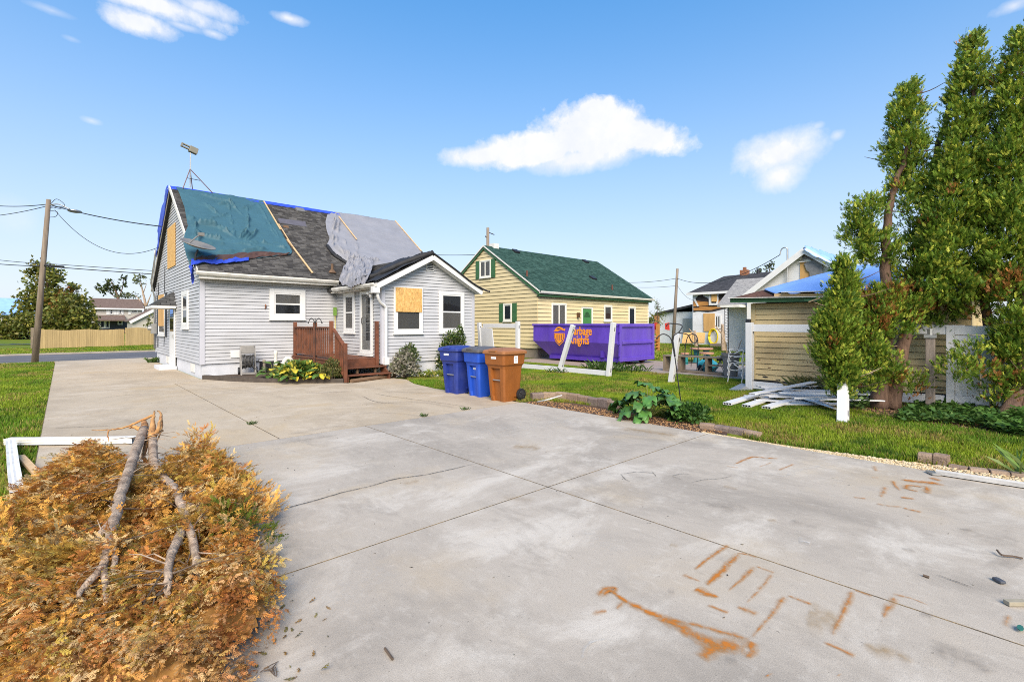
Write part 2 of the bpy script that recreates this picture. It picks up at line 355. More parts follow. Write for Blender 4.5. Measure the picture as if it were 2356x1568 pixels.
for y0, y1 in ((PYT, 12.3), (12.3, 16.9), (16.9, 21.4), (21.4, 25.8), (25.8, 30.1)):
    x1 = JX if y1 < 17 else 3.17
    slab('concrete_panel', [(PX0 + J, y0 + J), (x1 - J, y0 + J), (x1 - J, y1 - J), (PX0 + J, y1 - J)], M_DRIVE, drive)
slab('concrete_panel', [(JX + J, PYT + J), (7.36, PYT + J), (7.38, 9.2), (7.3, 10.9), (7.45, 12.2), (7.86, 13.3), (7.75, 14.15), (6.2, 13.66), (JX + J, 13.4)], M_DRIVE, drive)
slab('concrete_panel', [(JX + J, 13.4 + 2 * J), (6.1, 13.68), (5.0, 14.8), (4.0, 16.1), (3.4, 17.4), (3.17, 17.8), (3.17, 16.9 - J), (JX + J, 16.9 - J)], M_DRIVE, drive)
# apron where the driveway meets the road
slab('concrete_panel', [(-1.6, 30.1 + J), (4.6, 30.1 + J), (6.2, 31.3), (-3.2, 31.3)], M_DRIVE, drive)
jm = M('joint_filler', (.20, .14, .07), .95, .4, 9, .6, 90, col2=(.08, .065, .045), mix=(.45, .56), fine=.4)
f_ = MB(); f_.box(PX0, PX1, -5.2, PYT, -.11, -.003); f_.obj('joint_filler', jm, patio)
f_ = MB(); f_.prism([(PX0, PYT, -.11), (7.36, PYT, -.11), (7.38, 9.2, -.11), (7.3, 10.9, -.11), (7.4, 12.2, -.11), (6.1, 13.6, -.11), (3.3, 17.3, -.11), (3.1, 17.7, -.11), (3.1, 30, -.11), (PX0, 30, -.11)], (0, 0, .107)); f_.obj('joint_filler', jm, drive)

rd = MB(); rd.box(-300, 300, 31.3, 38.6, -.2, -.014); rd.obj('road', M_ROAD, kind='structure', label='grey asphalt street running across beyond the grey house')
k = MB(); k.box(-300, -3.2, 31.0, 31.3, -.2, .05); k.box(6.2, 300, 31.0, 31.3, -.2, .05); k.obj('kerb', M_KERB, kind='structure', label='concrete kerb on the near side of the street', bevel=.02)
k = MB(); k.box(-300, 300, 38.6, 39.1, -.2, .06); k.obj('kerb', M_KERB, kind='structure', label='concrete kerb on the far side of the street', bevel=.02)

backdr = st('back_drive', (18, 6, 0), 'pinkish concrete drive behind the white fence')
for y0, y1 in ((-8, -3), (-3, 2), (2, 7), (7, 11.6), (11.6, 17.2)):
    for x0, x1 in ((15.6, 18.4), (18.4, 21.0)):
        if y1 > 12 and x1 > 20: x1 = 20.6
        slab('concrete_panel', [(x0 + J, y0 + J), (x1 - J, y0 + J), (x1 - J, y1 - J), (x0 + J, y1 - J)], M_BACK, backdr)

# bed beside the steps and its edging
bed = [(3.26, 17.75), (3.95, 16.3), (4.95, 14.95), (6.12, 13.85), (6.05, 14.5), (5.95, 17.8)]
b = MB(); b.prism([(x, y, -.1) for x, y in bed], (0, 0, .19)); b.obj('flower_bed', M_SOIL, kind='structure', label='dark soil bed between the grey house and the driveway')
def path_pts(pts, n=6):
    """Catmull-Rom through 3-D points"""
    P = [Vector(p) for p in pts]; P = [P[0] * 2 - P[1]] + P + [P[-1] * 2 - P[-2]]; o = []
    for i in range(1, len(P) - 2):
        for k in range(n):
            t = k / n; a, b, c, d = P[i - 1:i + 3]
            o.append(.5 * ((2 * b) + (c - a) * t + (2 * a - 5 * b + 4 * c - d) * t * t + (3 * b - a - 3 * c + d) * t ** 3))
    return o + [P[-2]]
def ribbon_wall(mb, pts, w, z0, z1):
    rings = []
    for i, p in enumerate(pts):
        t = (pts[min(i + 1, len(pts) - 1)] - pts[max(i - 1, 0)]); t.z = 0; t.normalize(); s = Vector((-t.y, t.x, 0)) * (w / 2)
        q = fbm(p.x * 3, p.y * 3) * .012
        rings.append([Vector((p.x, p.y, 0)) - s + Vector((0, 0, z0)), Vector((p.x, p.y, 0)) + s + Vector((0, 0, z0)), Vector((p.x, p.y, 0)) + s + Vector((0, 0, z1 + q)), Vector((p.x, p.y, 0)) - s + Vector((0, 0, z1 + q))])
    return mb.loft(rings)
M_EDGE = M('dark_edging', (.072, .058, .046), .85, .3, 6, .4, 50)
e = MB(); ribbon_wall(e, path_pts([(3.24, 17.72, 0), (3.9, 16.22, 0), (4.9, 14.88, 0), (6.05, 13.78, 0)], 8), .09, -.1, .13)
e.obj('bed_edging', M_EDGE, label='dark curved edging along the front of the flower bed', cat='edging')
M_TIMBER = M('old_timber', (.19, .115, .065), .9, .3, 5, .5, 40, stretch=(1, 6, 6))
e = MB(); e.tube(path_pts([(6.2, 13.62, .05), (6.9, 13.82, .06), (7.95, 14.18, .05)], 5), .06, 8)
e.obj('landscape_timber', M_TIMBER, label='old round timber on the concrete in front of the deck steps', cat='timber')

# soil strip and gravel along the patio edge
b = MB(); b.prism([(7.42, 7.7, -.1), (7.75, 7.72, -.1), (8.22, 6.9, -.1), (8.28, 5.7, -.1), (8.1, 4.3, -.1), (7.95, 3.4, -.1), (7.42, 3.2, -.1)], (0, 0, .085)); b.obj('soil_strip', M_MULCH, kind='structure', label='mulched strip between the patio and the stone edging')
M_GRAVELB = M('gravel_base', (.40, .27, .13), .95, .35, 20, .8, 60, fine=.4)
b = MB(); b.prism([(7.42, 3.2, -.1), (7.5, 3.2, -.1), (7.6, 2.0, -.1), (7.8, 1.0, -.1), (7.95, .2, -.1), (8.1, -1.2, -.1), (8.2, -5, -.1), (7.42, -5, -.1)], (0, 0, .085)); b.obj('gravel_base', M_GRAVELB, kind='structure', label='tan gravel strip along the right edge of the patio')
b = MB(); b.prism([(11.6, 3.1, -.1), (13.6, 3.2, -.1), (13.6, -6, -.1), (10.6, -6, -.1), (10.3, -1, -.1), (10.7, 1.2, -.1)], (0, 0, .083)); b.obj('mulch_bed', M_MULCH, kind='structure', label='brown mulch under the conifers')

# stones of the gravel, too many to count
def pebbles(n, fx, r0, r1, z, c0, c1):
    ico = [(0, 0, 1), (.89, 0, .45), (.28, .85, .45), (-.72, .53, .45), (-.72, -.53, .45), (.28, -.85, .45), (.72, .53, -.3), (-.28, .85, -.3), (-.89, 0, -.3), (-.28, -.85, -.3), (.72, -.53, -.3)]
    fc = [(0, 1, 2), (0, 2, 3), (0, 3, 4), (0, 4, 5), (0, 5, 1), (1, 6, 2), (2, 6, 7), (2, 7, 3), (3, 7, 8), (3, 8, 4), (4, 8, 9), (4, 9, 5), (5, 9, 10), (5, 10, 1), (1, 10, 6)]
    I = np.array(ico); F0 = np.array(fc); P = fx(n); n = len(P); s = rng.uniform(r0, r1, (n, 1)) * rng.uniform(.6, 1.2, (n, 3)); s[:, 2] *= .6
    a = rng.uniform(0, 6.28, n); V = I[None] * s[:, None, :]; x = V[..., 0] * np.cos(a)[:, None] - V[..., 1] * np.sin(a)[:, None]; y = V[..., 0] * np.sin(a)[:, None] + V[..., 1] * np.cos(a)[:, None]
    V = np.stack([x, y, V[..., 2]], -1) + np.concatenate([P, np.full((n, 1), z)], 1)[:, None, :]
    t = rng.uniform(0, 1, (n, 1)); c = np.array(c0) * (1 - t) + np.array(c1) * t; c *= rng.uniform(.7, 1.2, (n, 1))
    return V.reshape(-1, 3), (F0[None] + (np.arange(n) * 11)[:, None, None]).reshape(-1, 3), np.repeat(c, 11, 0)
M_ATTR = attr_mat('pebble', .85, 0)
def gx(n):
    y = rng.uniform(-2.2, 3.6, n); w = np.clip((2.6 - y) / 2.2, .10, 1) * .46; x = 7.44 + rng.uniform(0, 1, n) ** 1.4 * w; return np.stack([x, y], 1)
V_, F_, C_ = pebbles(5000, gx, .008, .022, -.008, (.50, .36, .18), (.62, .52, .36))
raw('gravel', V_, F_, M_ATTR, cols=C_, kind='stuff', label='tan gravel spread along the patio edge', cat='gravel')
def mx_(n):
    y = rng.uniform(3.4, 7.6, n); x = 7.45 + rng.uniform(0, .6, n); return np.stack([x, y], 1)
V_, F_, C_ = pebbles(1500, mx_, .006, .02, -.01, (.24, .12, .05), (.42, .25, .12))
raw('mulch_chips', V_, F_, M_ATTR, cols=C_, kind='stuff', label='brown mulch chips along the patio edge near the bins', cat='mulch')
def mx2(n):
    x = rng.uniform(10.5, 13.4, n); y = rng.uniform(-3, 3, n); return np.stack([x, y], 1)
V_, F_, C_ = pebbles(2500, mx2, .012, .035, -.01, (.12, .065, .035), (.24, .14, .085))
raw('bark_chips', V_, F_, M_ATTR, cols=C_, kind='stuff', label='bark chips under the conifers', cat='mulch')

# ---------------------------------------------------------------- grass blades
def in_poly(x, y, P):
    c = np.zeros(len(x), bool); j = len(P) - 1
    for i in range(len(P)):
        xi, yi = P[i]; xj, yj = P[j]
        k = ((yi > y) != (yj > y)) & (x < (xj - xi) * (y - yi) / (yj - yi + 1e-12) + xi); c ^= k; j = i
    return c
def vnoise(x, y, s, o=0.):
    """cheap value noise"""
    X = x * s + o; Y = y * s + o * 1.7; xi = np.floor(X).astype(int); yi = np.floor(Y).astype(int); fx = X - xi; fy = Y - yi; fx = fx * fx * (3 - 2 * fx); fy = fy * fy * (3 - 2 * fy)
    def h(a, b): v = np.sin(a * 127.1 + b * 311.7) * 43758.5453; return v - np.floor(v)
    return (h(xi, yi) * (1 - fx) + h(xi + 1, yi) * fx) * (1 - fy) + (h(xi, yi + 1) * (1 - fx) + h(xi + 1, yi + 1) * fx) * fy
def fb(x, y, s, o=0.): return vnoise(x, y, s, o) * .55 + vnoise(x, y, s * 2.1, o + 5) * .28 + vnoise(x, y, s * 4.3, o + 9) * .17
LAWN_R = [(7.78, 7.78), (8.3, 6.95), (8.36, 5.7), (8.18, 4.3), (7.9, 3.3), (7.56, 2.9), (7.66, 2.0), (7.86, 1.0), (8.0, .2), (8.2, -1.2), (8.3, -3), (12.9, -3), (15.5, 3), (15.5, 11.5), (15.5, 17), (12.6, 17.5), (11.4, 14.1), (8.2, 13.9), (7.9, 13.3), (7.5, 12.2), (7.34, 10.9), (7.42, 9.2), (7.45, 7.75)]
LAWN_L = [(-.27, 4.5), (-.27, 30.5), (-5, 30.9), (-5, 4.5)]
MULCH = [(11.9, 2.9), (13.6, 3.1), (13.6, -6), (10.8, -6), (10.6, -.6), (11.0, 1.2)]
def blades(name, n, poly, label, h0=.025, h1=.06, w=.006, excl=None, thin=0.):
    P = np.array(poly); x = rng.uniform(P[:, 0].min(), P[:, 0].max(), n); y = rng.uniform(P[:, 1].min(), P[:, 1].max(), n)
    k = in_poly(x, y, poly)
    bare = fb(x, y, 1.15, 31.); k &= rng.uniform(0, 1, n) < np.clip((.74 - bare) * 9, .12, 1)
    if excl is not None: k &= ~(in_poly(x, y, excl) & (rng.uniform(0, 1, n) < .9))
    x = x[k]; y = y[k]; n = len(x)
    tall = fb(x, y, .8, 3.)
    h = rng.uniform(h0, h1, n) * (.7 + .7 * tall); a = rng.uniform(0, 6.28, n); ln = rng.uniform(.15, .9, n) * h; b = rng.uniform(0, 6.28, n)
    dist = np.hypot(x, y); ww = w * (.8 + dist / 14)
    dx = np.cos(a) * ww; dy = np.sin(a) * ww
    base = np.stack([x, y, np.full(n, -.03)], 1)
    V = np.stack([base + np.stack([dx, dy, 0 * dx], 1), base - np.stack([dx, dy, 0 * dx], 1), base + np.stack([np.cos(b) * ln, np.sin(b) * ln, h + .02], 1)], 1)
    t = fb(x, y, .85, 1.); t2 = fb(x, y, 3.1, 8.)
    green = np.array((.155, .275, .017)); lime = np.array((.30, .39, .026)); straw = np.array((.46, .36, .10)); dark = np.array((.075, .145, .014))
    q = np.clip((t - .38) * 4.5, 0, 1)[:, None]; c = green * (1 - q) + lime * q
    q = np.clip((t2 - .60) * 5, 0, 1)[:, None]; c = c * (1 - q) + dark * q
    q = (rng.uniform(0, 1, n) < np.clip((fb(x, y, 1.15, 31.) - .47) * 3.4, .05, .9))[:, None]; c = np.where(q, straw * rng.uniform(.6, 1.15, (n, 1)), c); c = c * (.8 + .4 * fb(x, y, .5, 77.))[:, None]
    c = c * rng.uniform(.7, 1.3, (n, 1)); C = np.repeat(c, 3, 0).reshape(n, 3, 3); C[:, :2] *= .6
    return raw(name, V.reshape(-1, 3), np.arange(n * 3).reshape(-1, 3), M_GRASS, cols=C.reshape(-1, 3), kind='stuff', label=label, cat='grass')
M_GRASS = attr_mat('grass_blade', .6, .35, .3)
blades('grass', 430000, LAWN_R, 'mown green lawn between the patio and the white fence', excl=MULCH)
blades('grass', 130000, LAWN_L, 'strip of mown green lawn left of the driveway', .03, .07)
FARL = [(-8, 39.2), (14, 39.2), (14, 51), (-8, 49)]
blades('grass', 60000, FARL, 'green verge in front of the wooden fence across the street', .05, .10, .012)
BACKL = [(21.2, 3), (21.2, 17), (40, 24), (40, 8)]
blades('grass', 50000, BACKL, 'green lawn beyond the back drive', .05, .10, .012)

# ---------------------------------------------------------------- stains, cracks and joints with a shape of their own
def stain_mat(name, c1, c2, amp=1., sc=18.):
    m, nt, N, L, B = newmat(name); B.inputs['Roughness'].default_value = .85; B.inputs['Specular IOR Level'].default_value = .2
    at = N('ShaderNodeAttribute'); at.attribute_name = 'Col'; ge = N('ShaderNodeNewGeometry')
    n1 = N('ShaderNodeTexNoise'); n1.inputs['Scale'].default_value = sc; n1.inputs['Detail'].default_value = 9; n1.inputs['Roughness'].default_value = .75; L(ge.outputs['Position'], n1.inputs['Vector'])
    r = N('ShaderNodeMapRange'); r.inputs[1].default_value = .34; r.inputs[2].default_value = .64; L(n1.outputs[0], r.inputs[0])
    mu = N('ShaderNodeMath'); mu.operation = 'MULTIPLY'; L(at.outputs['Fac'], mu.inputs[0]); L(r.outputs[0], mu.inputs[1])
    m2 = N('ShaderNodeMath'); m2.operation = 'MULTIPLY'; m2.use_clamp = True; L(mu.outputs[0], m2.inputs[0]); m2.inputs[1].default_value = amp
    x = N('ShaderNodeMix'); x.data_type = 'RGBA'; x.inputs[6].default_value = (*c1, 1); x.inputs[7].default_value = (*c2, 1); L(m2.outputs[0], x.inputs[0]); L(x.outputs[2], B.inputs['Base Color']); L(m2.outputs[0], B.inputs['Alpha'])
    return m
M_RUST = stain_mat('rust_stain', (.50, .28, .10), (.46, .155, .024), 1.6)
M_TAN = stain_mat('tan_stain', (.40, .27, .12), (.36, .21, .07), .7, 9)
M_DARKST = stain_mat('dark_stain', (.24, .205, .17), (.2, .17, .14), .5, 11)
M_LIGHTST = stain_mat('light_stain', (.58, .54, .48), (.62, .58, .52), .7, 16)
M_CRACK = stain_mat('crack', (.09, .07, .05), (.05, .04, .03), 2.2, 40)
ZST = [.0035]
def stain(name, pts, widths, mat, parent, strength=1., n=7, jit=.25):
    """soft-edged mark following a line on the slab"""
    ZST[0] += .00006; z = ZST[0]
    P = path_pts([(p.x, p.y, 0) for p in pts], n) if len(pts) > 2 else [Vector((pts[0].x, pts[0].y, 0)).lerp(Vector((pts[1].x, pts[1].y, 0)), i / 14) for i in range(15)]
    m = len(P); V = []; Cc = []; prof = [0, .38, 1, .38, 0]; off = [-1.7, -.75, 0, .75, 1.7]
    for i, p in enumerate(P):
        t = (P[min(i + 1, m - 1)] - P[max(i - 1, 0)]).normalized(); s = Vector((-t.y, t.x, 0)); u = i / (m - 1)
        wi = u * (len(widths) - 1); a = int(min(wi, len(widths) - 2)); w = widths[a] * (1 - wi + a) + widths[a + 1] * (wi - a)
        q = p + s * fbm(p.x * 9, p.y * 9, 3) * w * jit; end = min(1, u * 9, (1 - u) * 9)
        for o_, f in zip(off, prof):
            V.append(q + s * (o_ * w * (1 + .35 * fbm(p.x * 15, p.y * 15, o_))) + Vector((0, 0, z))); Cc.append((f * end * strength,) * 3)
    F = [(i * 5 + k, i * 5 + k + 1, (i + 1) * 5 + k + 1, (i + 1) * 5 + k) for i in range(m - 1) for k in range(4)]
    return raw(name, V, F, mat, parent, cols=np.array(Cc))
def gp(*pts): return [G(a, b) for a, b in pts]
def zq(x, y): return (1700 + x * 1372 / 2356) / 1.3045, (1550 + y * 1372 / 2356) / 1.3045     # from an enlarged survey print
def zr(x, y): return (2072 + x * 1000 / 2356) / 1.3045, (1250 + y * 1000 / 2356) / 1.3045
def zq_(*p): return [G(*zq(*q)) for q in p]
def zr_(*p): return [G(*zr(*q)) for q in p]
for pts, w, s in [
    (zq_((835, 142), (745, 205), (655, 275)), (.016, .016, .01), .9), (zq_((890, 190), (800, 280), (718, 355)), (.018, .022, .016), 1.1), (zq_((875, 185), (930, 195), (985, 212)), (.014, .01, .006), .7),
    (zq_((970, 258), (905, 320), (830, 385)), (.02, .014, .006), .75), (zq_((975, 255), (1030, 275), (1070, 290)), (.012, .01, .014), .7), (zq_((1062, 290), (1000, 370), (925, 445)), (.014, .012, .006), .6),
    (zq_((595, 298), (640, 315), (690, 335)), (.02, .016, .008), .8), (zq_((660, 370), (720, 395), (785, 418)), (.03, .034, .014), 1.3), (zq_((725, 455), (780, 475), (838, 498)), (.014, .014, .02), .7),
    (zq_((875, 465), (925, 480), (985, 508)), (.016, .02, .022), .65), (zq_((1128, 408), (1060, 500), (950, 625)), (.018, .012, .008), .7), (zq_((1135, 405), (1200, 430), (1265, 455)), (.01, .016, .014), .7),
    (zq_((1475, 380), (1430, 480), (1365, 612)), (.02, .016, .012), .75), (zq_((1480, 378), (1530, 395), (1580, 412)), (.01, .008, .01), .7), (zq_((1690, 415), (1660, 470), (1630, 525)), (.016, .02, .008), .75),
    (zq_((1675, 398), (1770, 420), (1868, 458)), (.016, .008, .004), .6), (zq_((165, 425), (215, 385), (245, 395), (330, 450), (450, 505), (570, 560), (660, 615), (760, 660), (850, 665), (940, 690)), (.02, .02, .016, .02, .028, .034, .034, .045, .05, .035), 1.2),
    (zq_((500, 525), (650, 555), (800, 595), (950, 635)), (.018, .016, .02, .022), .8), (zq_((690, 735), (740, 700), (800, 670)), (.03, .035, .035), .95), (zq_((160, 410), (190, 375), (250, 370), (240, 395)), (.014, .02, .02, .02), .9),
    (zq_((130, 505), (170, 490), (210, 488)), (.014, .02, .02), .55), (zq_((255, 478), (275, 455), (295, 435)), (.012, .014, .012), .6), (zq_((950, 640), (945, 690), (925, 730)), (.03, .03, .014), .9),
    (zq_((1320, 645), (1400, 680), (1490, 722)), (.012, .014, .02), .7), (zq_((2275, 505), (2270, 535), (2265, 570)), (.014, .012, .014), .5), (zq_((1035, 815), (1045, 822)), (.02, .02), .8), (zq_((1400, 815), (1408, 820)), (.014, .014), .7),
    (zr_((300, 340), (370, 310), (440, 285), (540, 293), (620, 295)), (.01, .02, .024, .022, .03), .85), (zr_((620, 380), (680, 355), (735, 335)), (.014, .012, .02), .75), (zr_((250, 350), (300, 358), (340, 360)), (.012, .012, .01), .5),
    (zr_((480, 355), (530, 340), (580, 320)), (.014, .012, .008), .4), (zr_((1480, 445), (1560, 455), (1650, 465), (1720, 470), (1790, 490)), (.03, .04, .05, .05, .03), 1.1), (zr_((1680, 435), (1720, 440), (1760, 455)), (.03, .04, .03), .9),
    (zr_((1520, 485), (1580, 490), (1640, 500)), (.02, .022, .018), .9), (zr_((1520, 510), (1560, 520), (1610, 530)), (.022, .022, .02), .8), (zr_((1530, 485), (1522, 515)), (.03, .03), .8), (zr_((1670, 490), (1672, 520), (1680, 545)), (.03, .03, .025), .8),
    (zr_((1480, 570), (1530, 576), (1585, 582)), (.022, .024, .02), 1.), (zr_((1500, 645), (1560, 660), (1635, 678)), (.02, .024, .02), .8), (zr_((1150, 570), (1200, 576), (1240, 580)), (.02, .02, .012), .6), (zr_((1310, 615), (1390, 630), (1500, 640)), (.02, .024, .014), .5),
    (zr_((1425, 450), (1445, 485), (1475, 522)), (.02, .018, .014), .7), (zr_((1375, 495), (1360, 535), (1345, 570)), (.024, .022, .014), .6), (zr_((1295, 345), (1305, 365), (1312, 388)), (.02, .02, .016), .6), (zr_((1270, 430), (1330, 432)), (.01, .01), .5), (zr_((1600, 370), (1650, 380)), (.02, .02), .5)]:
    stain('rust_stain', pts, w, M_RUST, patio, s)
for pts, w, s in [(zq_((1240, 490), (1310, 510), (1400, 530)), (.08, .1, .05), .9), (zq_((1530, 650), (1600, 685), (1690, 705), (1790, 760)), (.03, .05, .04, .015), 1.), (zq_((1230, 550), (1320, 570)), (.06, .07), .5), (zq_((530, 145), (575, 155)), (.03, .03), .6),
                  (gp((1180, 1025), (1245, 1032)), (.12, .1), .8), (gp((1430, 985), (1560, 1002)), (.16, .1), .8), (zr_((540, 735), (600, 730)), (.04, .04), .7), (zr_((230, 490), (330, 515)), (.04, .03), .6), (gp((1150, 1145), (1230, 1150)), (.06, .06), .4), (gp((920, 1115), (965, 1105)), (.04, .05), .5), (zr_((1000, 265), (1340, 310)), (.06, .06), .6)]:
    stain('tan_stain', pts, w, M_TAN, patio, s)
for pts, w, s in [(zq_((1870, 680), (2000, 710), (2100, 760), (2200, 820)), (.06, .08, .07, .04), .9), (zr_((1880, 790), (2100, 850), (2340, 900)), (.1, .22, .3), .5), (zr_((2150, 1000), (2340, 1060)), (.25, .3), .45), (zr_((70, 600), (250, 640), (400, 640)), (.06, .12, .08), .7), (zr_((1495, 940), (1580, 945)), (.03, .03), .9), (zr_((1900, 795), (2000, 805)), (.025, .03), .9), (zr_((1620, 1390), (1720, 1420)), (.03, .03), .9),
                  (zq_((1150, 20), (1300, 60)), (.08, .1), .5), (gp((1390, 940), (1700, 985)), (.25, .2), .35), (gp((560, 1300), (610, 1500)), (.12, .15), .5), (zq_((820, 740), (885, 745)), (.03, .025), .7), (gp((700, 1500), (900, 1560)), (.2, .2), .3), (zq_((520, 385), (560, 392)), (.03, .03), .6)]:
    stain('dark_stain', pts, w, M_DARKST, patio, s)
for pts, w, s in [(zq_((80, 740), (90, 690), (130, 650), (210, 632)), (.008, .01, .008, .004), 1.2), (zr_((765, 880), (850, 895)), (.05, .04), 1.3), (zr_((540, 400), (660, 420), (800, 375), (1060, 330)), (.06, .05, .06, .03), .6), (gp((700, 1420), (900, 1300)), (.25, .2), .35), (gp((1080, 1000), (1350, 960)), (.3, .2), .5), (zq_((70, 70), (300, 200)), (.1, .1), .4)]:
    stain('light_stain', pts, w, M_LIGHTST, patio, s)
def zs(x, y): return (600 + x * 1200 / 2352) / 1.3045, (1000 + y * 1200 / 2352) / 1.3045
for pts in [[zs(*p) for p in ((410, 1055), (620, 1000), (850, 935), (1000, 900), (1150, 858), (1330, 832), (1480, 800), (1630, 765))]]:
    stain('crack', gp(*pts), (.006, .007, .005, .007, .006, .005), M_CRACK, patio, 1.1, n=10, jit=1.2)
for pts in [zr_((0, 468), (100, 447), (200, 440), (295, 422)), gp((1427, 1090), (1438, 1103), (1450, 1108)), gp((1425, 1091), (1470, 1086), (1510, 1090)), gp((1500, 1085), (1510, 1097)), gp((1545, 1095), (1570, 1090), (1590, 1092)), gp((1546, 1096), (1570, 1104)), zr_((1740, 1120), (1850, 1160), (2000, 1215))]:
    stain('crack', pts, (.003, .005, .003), M_CRACK, patio, .7, jit=1.0)
def zd(x, y): return (850 + x * 600 / 2352) / 1.3045, (800 + y * 600 / 2352) / 1.3045
for pts, w, s in [(gp((700, 905), (800, 900)), (.05, .08), .8), (gp((820, 930), (960, 925), (1060, 940)), (.1, .14, .1), .5), (gp((660, 1000), (800, 975)), (.1, .14), .55), (gp((880, 900), (1000, 905)), (.12, .12), .5), (gp((250, 960), (420, 990)), (.12, .12), .4), (gp((600, 935), (690, 930)), (.05, .06), .5), (gp((760, 955), (900, 950), (1010, 965)), (.03, .05, .03), .5), (gp((400, 880), (560, 900)), (.08, .1), .4), (gp((780, 1000), (640, 1020)), (.06, .1), .5)]:
    stain('dark_stain', pts, w, M_DARKST, drive, s)
for pts in [gp((830, 910), (870, 925), (960, 930)), gp((230, 915), (330, 905)), gp((120, 985), (260, 980)), gp((860, 905), (900, 912), (1000, 925), (1100, 940))]:
    stain('crack', pts, (.006, .008, .005), M_CRACK, drive, .9, jit=1.5)
# ================================================================ building kit
M_SHEATHB = M('wall_sheathing', (.05, .045, .045), .9)
M_GREYSIDE = M('grey_vinyl_siding', (.475, .477, .492), .55, .07, 1.2, .08, 30, rnd=.05, col2=(.42, .415, .41), mix=(.5, .8))
M_WHITE = M('white_trim', (.70, .695, .68), .5, .06, 4, .05, 40)
M_DIRTYWHITE = M('weathered_white', (.72, .70, .65), .6, .12, 6, .1, 40, col2=(.58, .54, .46), mix=(.5, .75))
M_FOUND = M('painted_block', (.60, .61, .645), .8, .1, 3, .3, 40, col2=(.6, .6, .6), mix=(.55, .75))
M_OSB = M('osb_board', (.60, .34, .105), .8, .25, 26, .5, 70, col2=(.72, .44, .16), mix=(.4, .6), stretch=(1, 1, .5), fine=.25)
M_PLY = M('plywood', (.56, .33, .12), .8, .16, 3, .2, 50, stretch=(1, 1, .25), fine=.12)
M_LUMBER = M('pale_lumber', (.62, .42, .22), .8, .15, 8, .2, 50, stretch=(1, 1, 1))
M_BLACK = M('black_plastic', (.018, .018, .02), .5, .2, 10)
M_DARK = M('dark_interior', (.022, .022, .026), .8, .3, 4)
M_BLIND = M('closed_blind', (.30, .29, .27), .7, .08, 3, .2, 30, stretch=(.2, .2, 14))
M_CURT = M('pale_curtain', (.42, .40, .36), .8, .15, 3, .2, 20, stretch=(6, 6, .2))
M_GALV = M('galvanised', (.42, .42, .41), .45, .15, 8, .1, 60, metal=.7)
M_DKMETAL = M('dark_metal', (.05, .05, .055), .5, .2, 8, metal=.5)
M_DECK = M('red_brown_stain', (.175, .062, .03), .65, .25, 5, .25, 40, col2=(.11, .045, .025), rnd=.12)
def glass_mat(name, alpha=.5, tint=(.018, .021, .026)):
    m, nt, N, L, B = newmat(name); B.inputs['Base Color'].default_value = (*tint, 1); B.inputs['Roughness'].default_value = .03; B.inputs['Specular IOR Level'].default_value = .55; B.inputs['Alpha'].default_value = alpha
    ge = N('ShaderNodeNewGeometry'); n = N('ShaderNodeTexNoise'); n.inputs['Scale'].default_value = 1.3; L(ge.outputs['Position'], n.inputs['Vector']); bp = N('ShaderNodeBump'); bp.inputs['Strength'].default_value = .02; bp.inputs['Distance'].default_value = .05; L(n.outputs[0], bp.inputs['Height']); L(bp.outputs[0], B.inputs['Normal'])
    return m
M_GLASS = glass_mat('window_glass', .36); M_GLASS_D = glass_mat('dark_window_glass', .8)

def fY(Y0): return lambda s, o, z: Vector((s, Y0 - o, z))
def fX(X0): return lambda s, o, z: Vector((X0 - o, s, z))
def mbox(mb, mp, s0, s1, o0, o1, z0, z1):
    vs = [mp(s, o, z) for z in (z0, z1) for s, o in ((s0, o0), (s1, o0), (s1, o1), (s0, o1))]
    return mb.add(vs, [(3, 2, 1, 0), (4, 5, 6, 7), (0, 1, 5, 4), (1, 2, 6, 5), (2, 3, 7, 6), (3, 0, 4, 7)])
def siding(house, mp, outline, z0, z1, expo, mat, t=.026, clip=None, skip=(), gap=.009):
    """one wall: a backing sheet with every clapboard a piece of its own"""
    b = MB(); n = len(outline); b.add([mp(s, -.004, z) for s, z in outline] + [mp(s, -.12, z) for s, z in outline], [tuple(range(n)), tuple(range(2 * n - 1, n - 1, -1))] + [(k, (k + 1) % n, n + (k + 1) % n, n + k) for k in range(n)])
    w = b.obj('wall', M_SHEATHB, house); z = z0; i = 0
    while z < z1 - .01:
        zt = min(z + expo - gap, z1); (a0, a1), (c0, c1) = clip(z), clip(zt)  # open gap bares the dark backing to draw the shadow line between boards
        if a1 - a0 > .05 and i not in skip:
            if c1 - c0 < .02: c0 = c1 = (a0 + a1) / 2; c1 += .01
            p = MB(); wob = random.uniform(-.0015, .0015)
            vs = [mp(a0, -.006, z + wob), mp(a1, -.006, z + wob), mp(a1, t, z + wob), mp(a0, t, z + wob), mp(c0, -.006, zt), mp(c1, -.006, zt), mp(c1, .006, zt), mp(c0, .006, zt)]
            p.add(vs, [(3, 2, 1, 0), (4, 5, 6, 7), (0, 1, 5, 4), (1, 2, 6, 5), (2, 3, 7, 6), (3, 0, 4, 7)]); p.obj('clapboard', mat, w)
        z += expo; i += 1
    return w
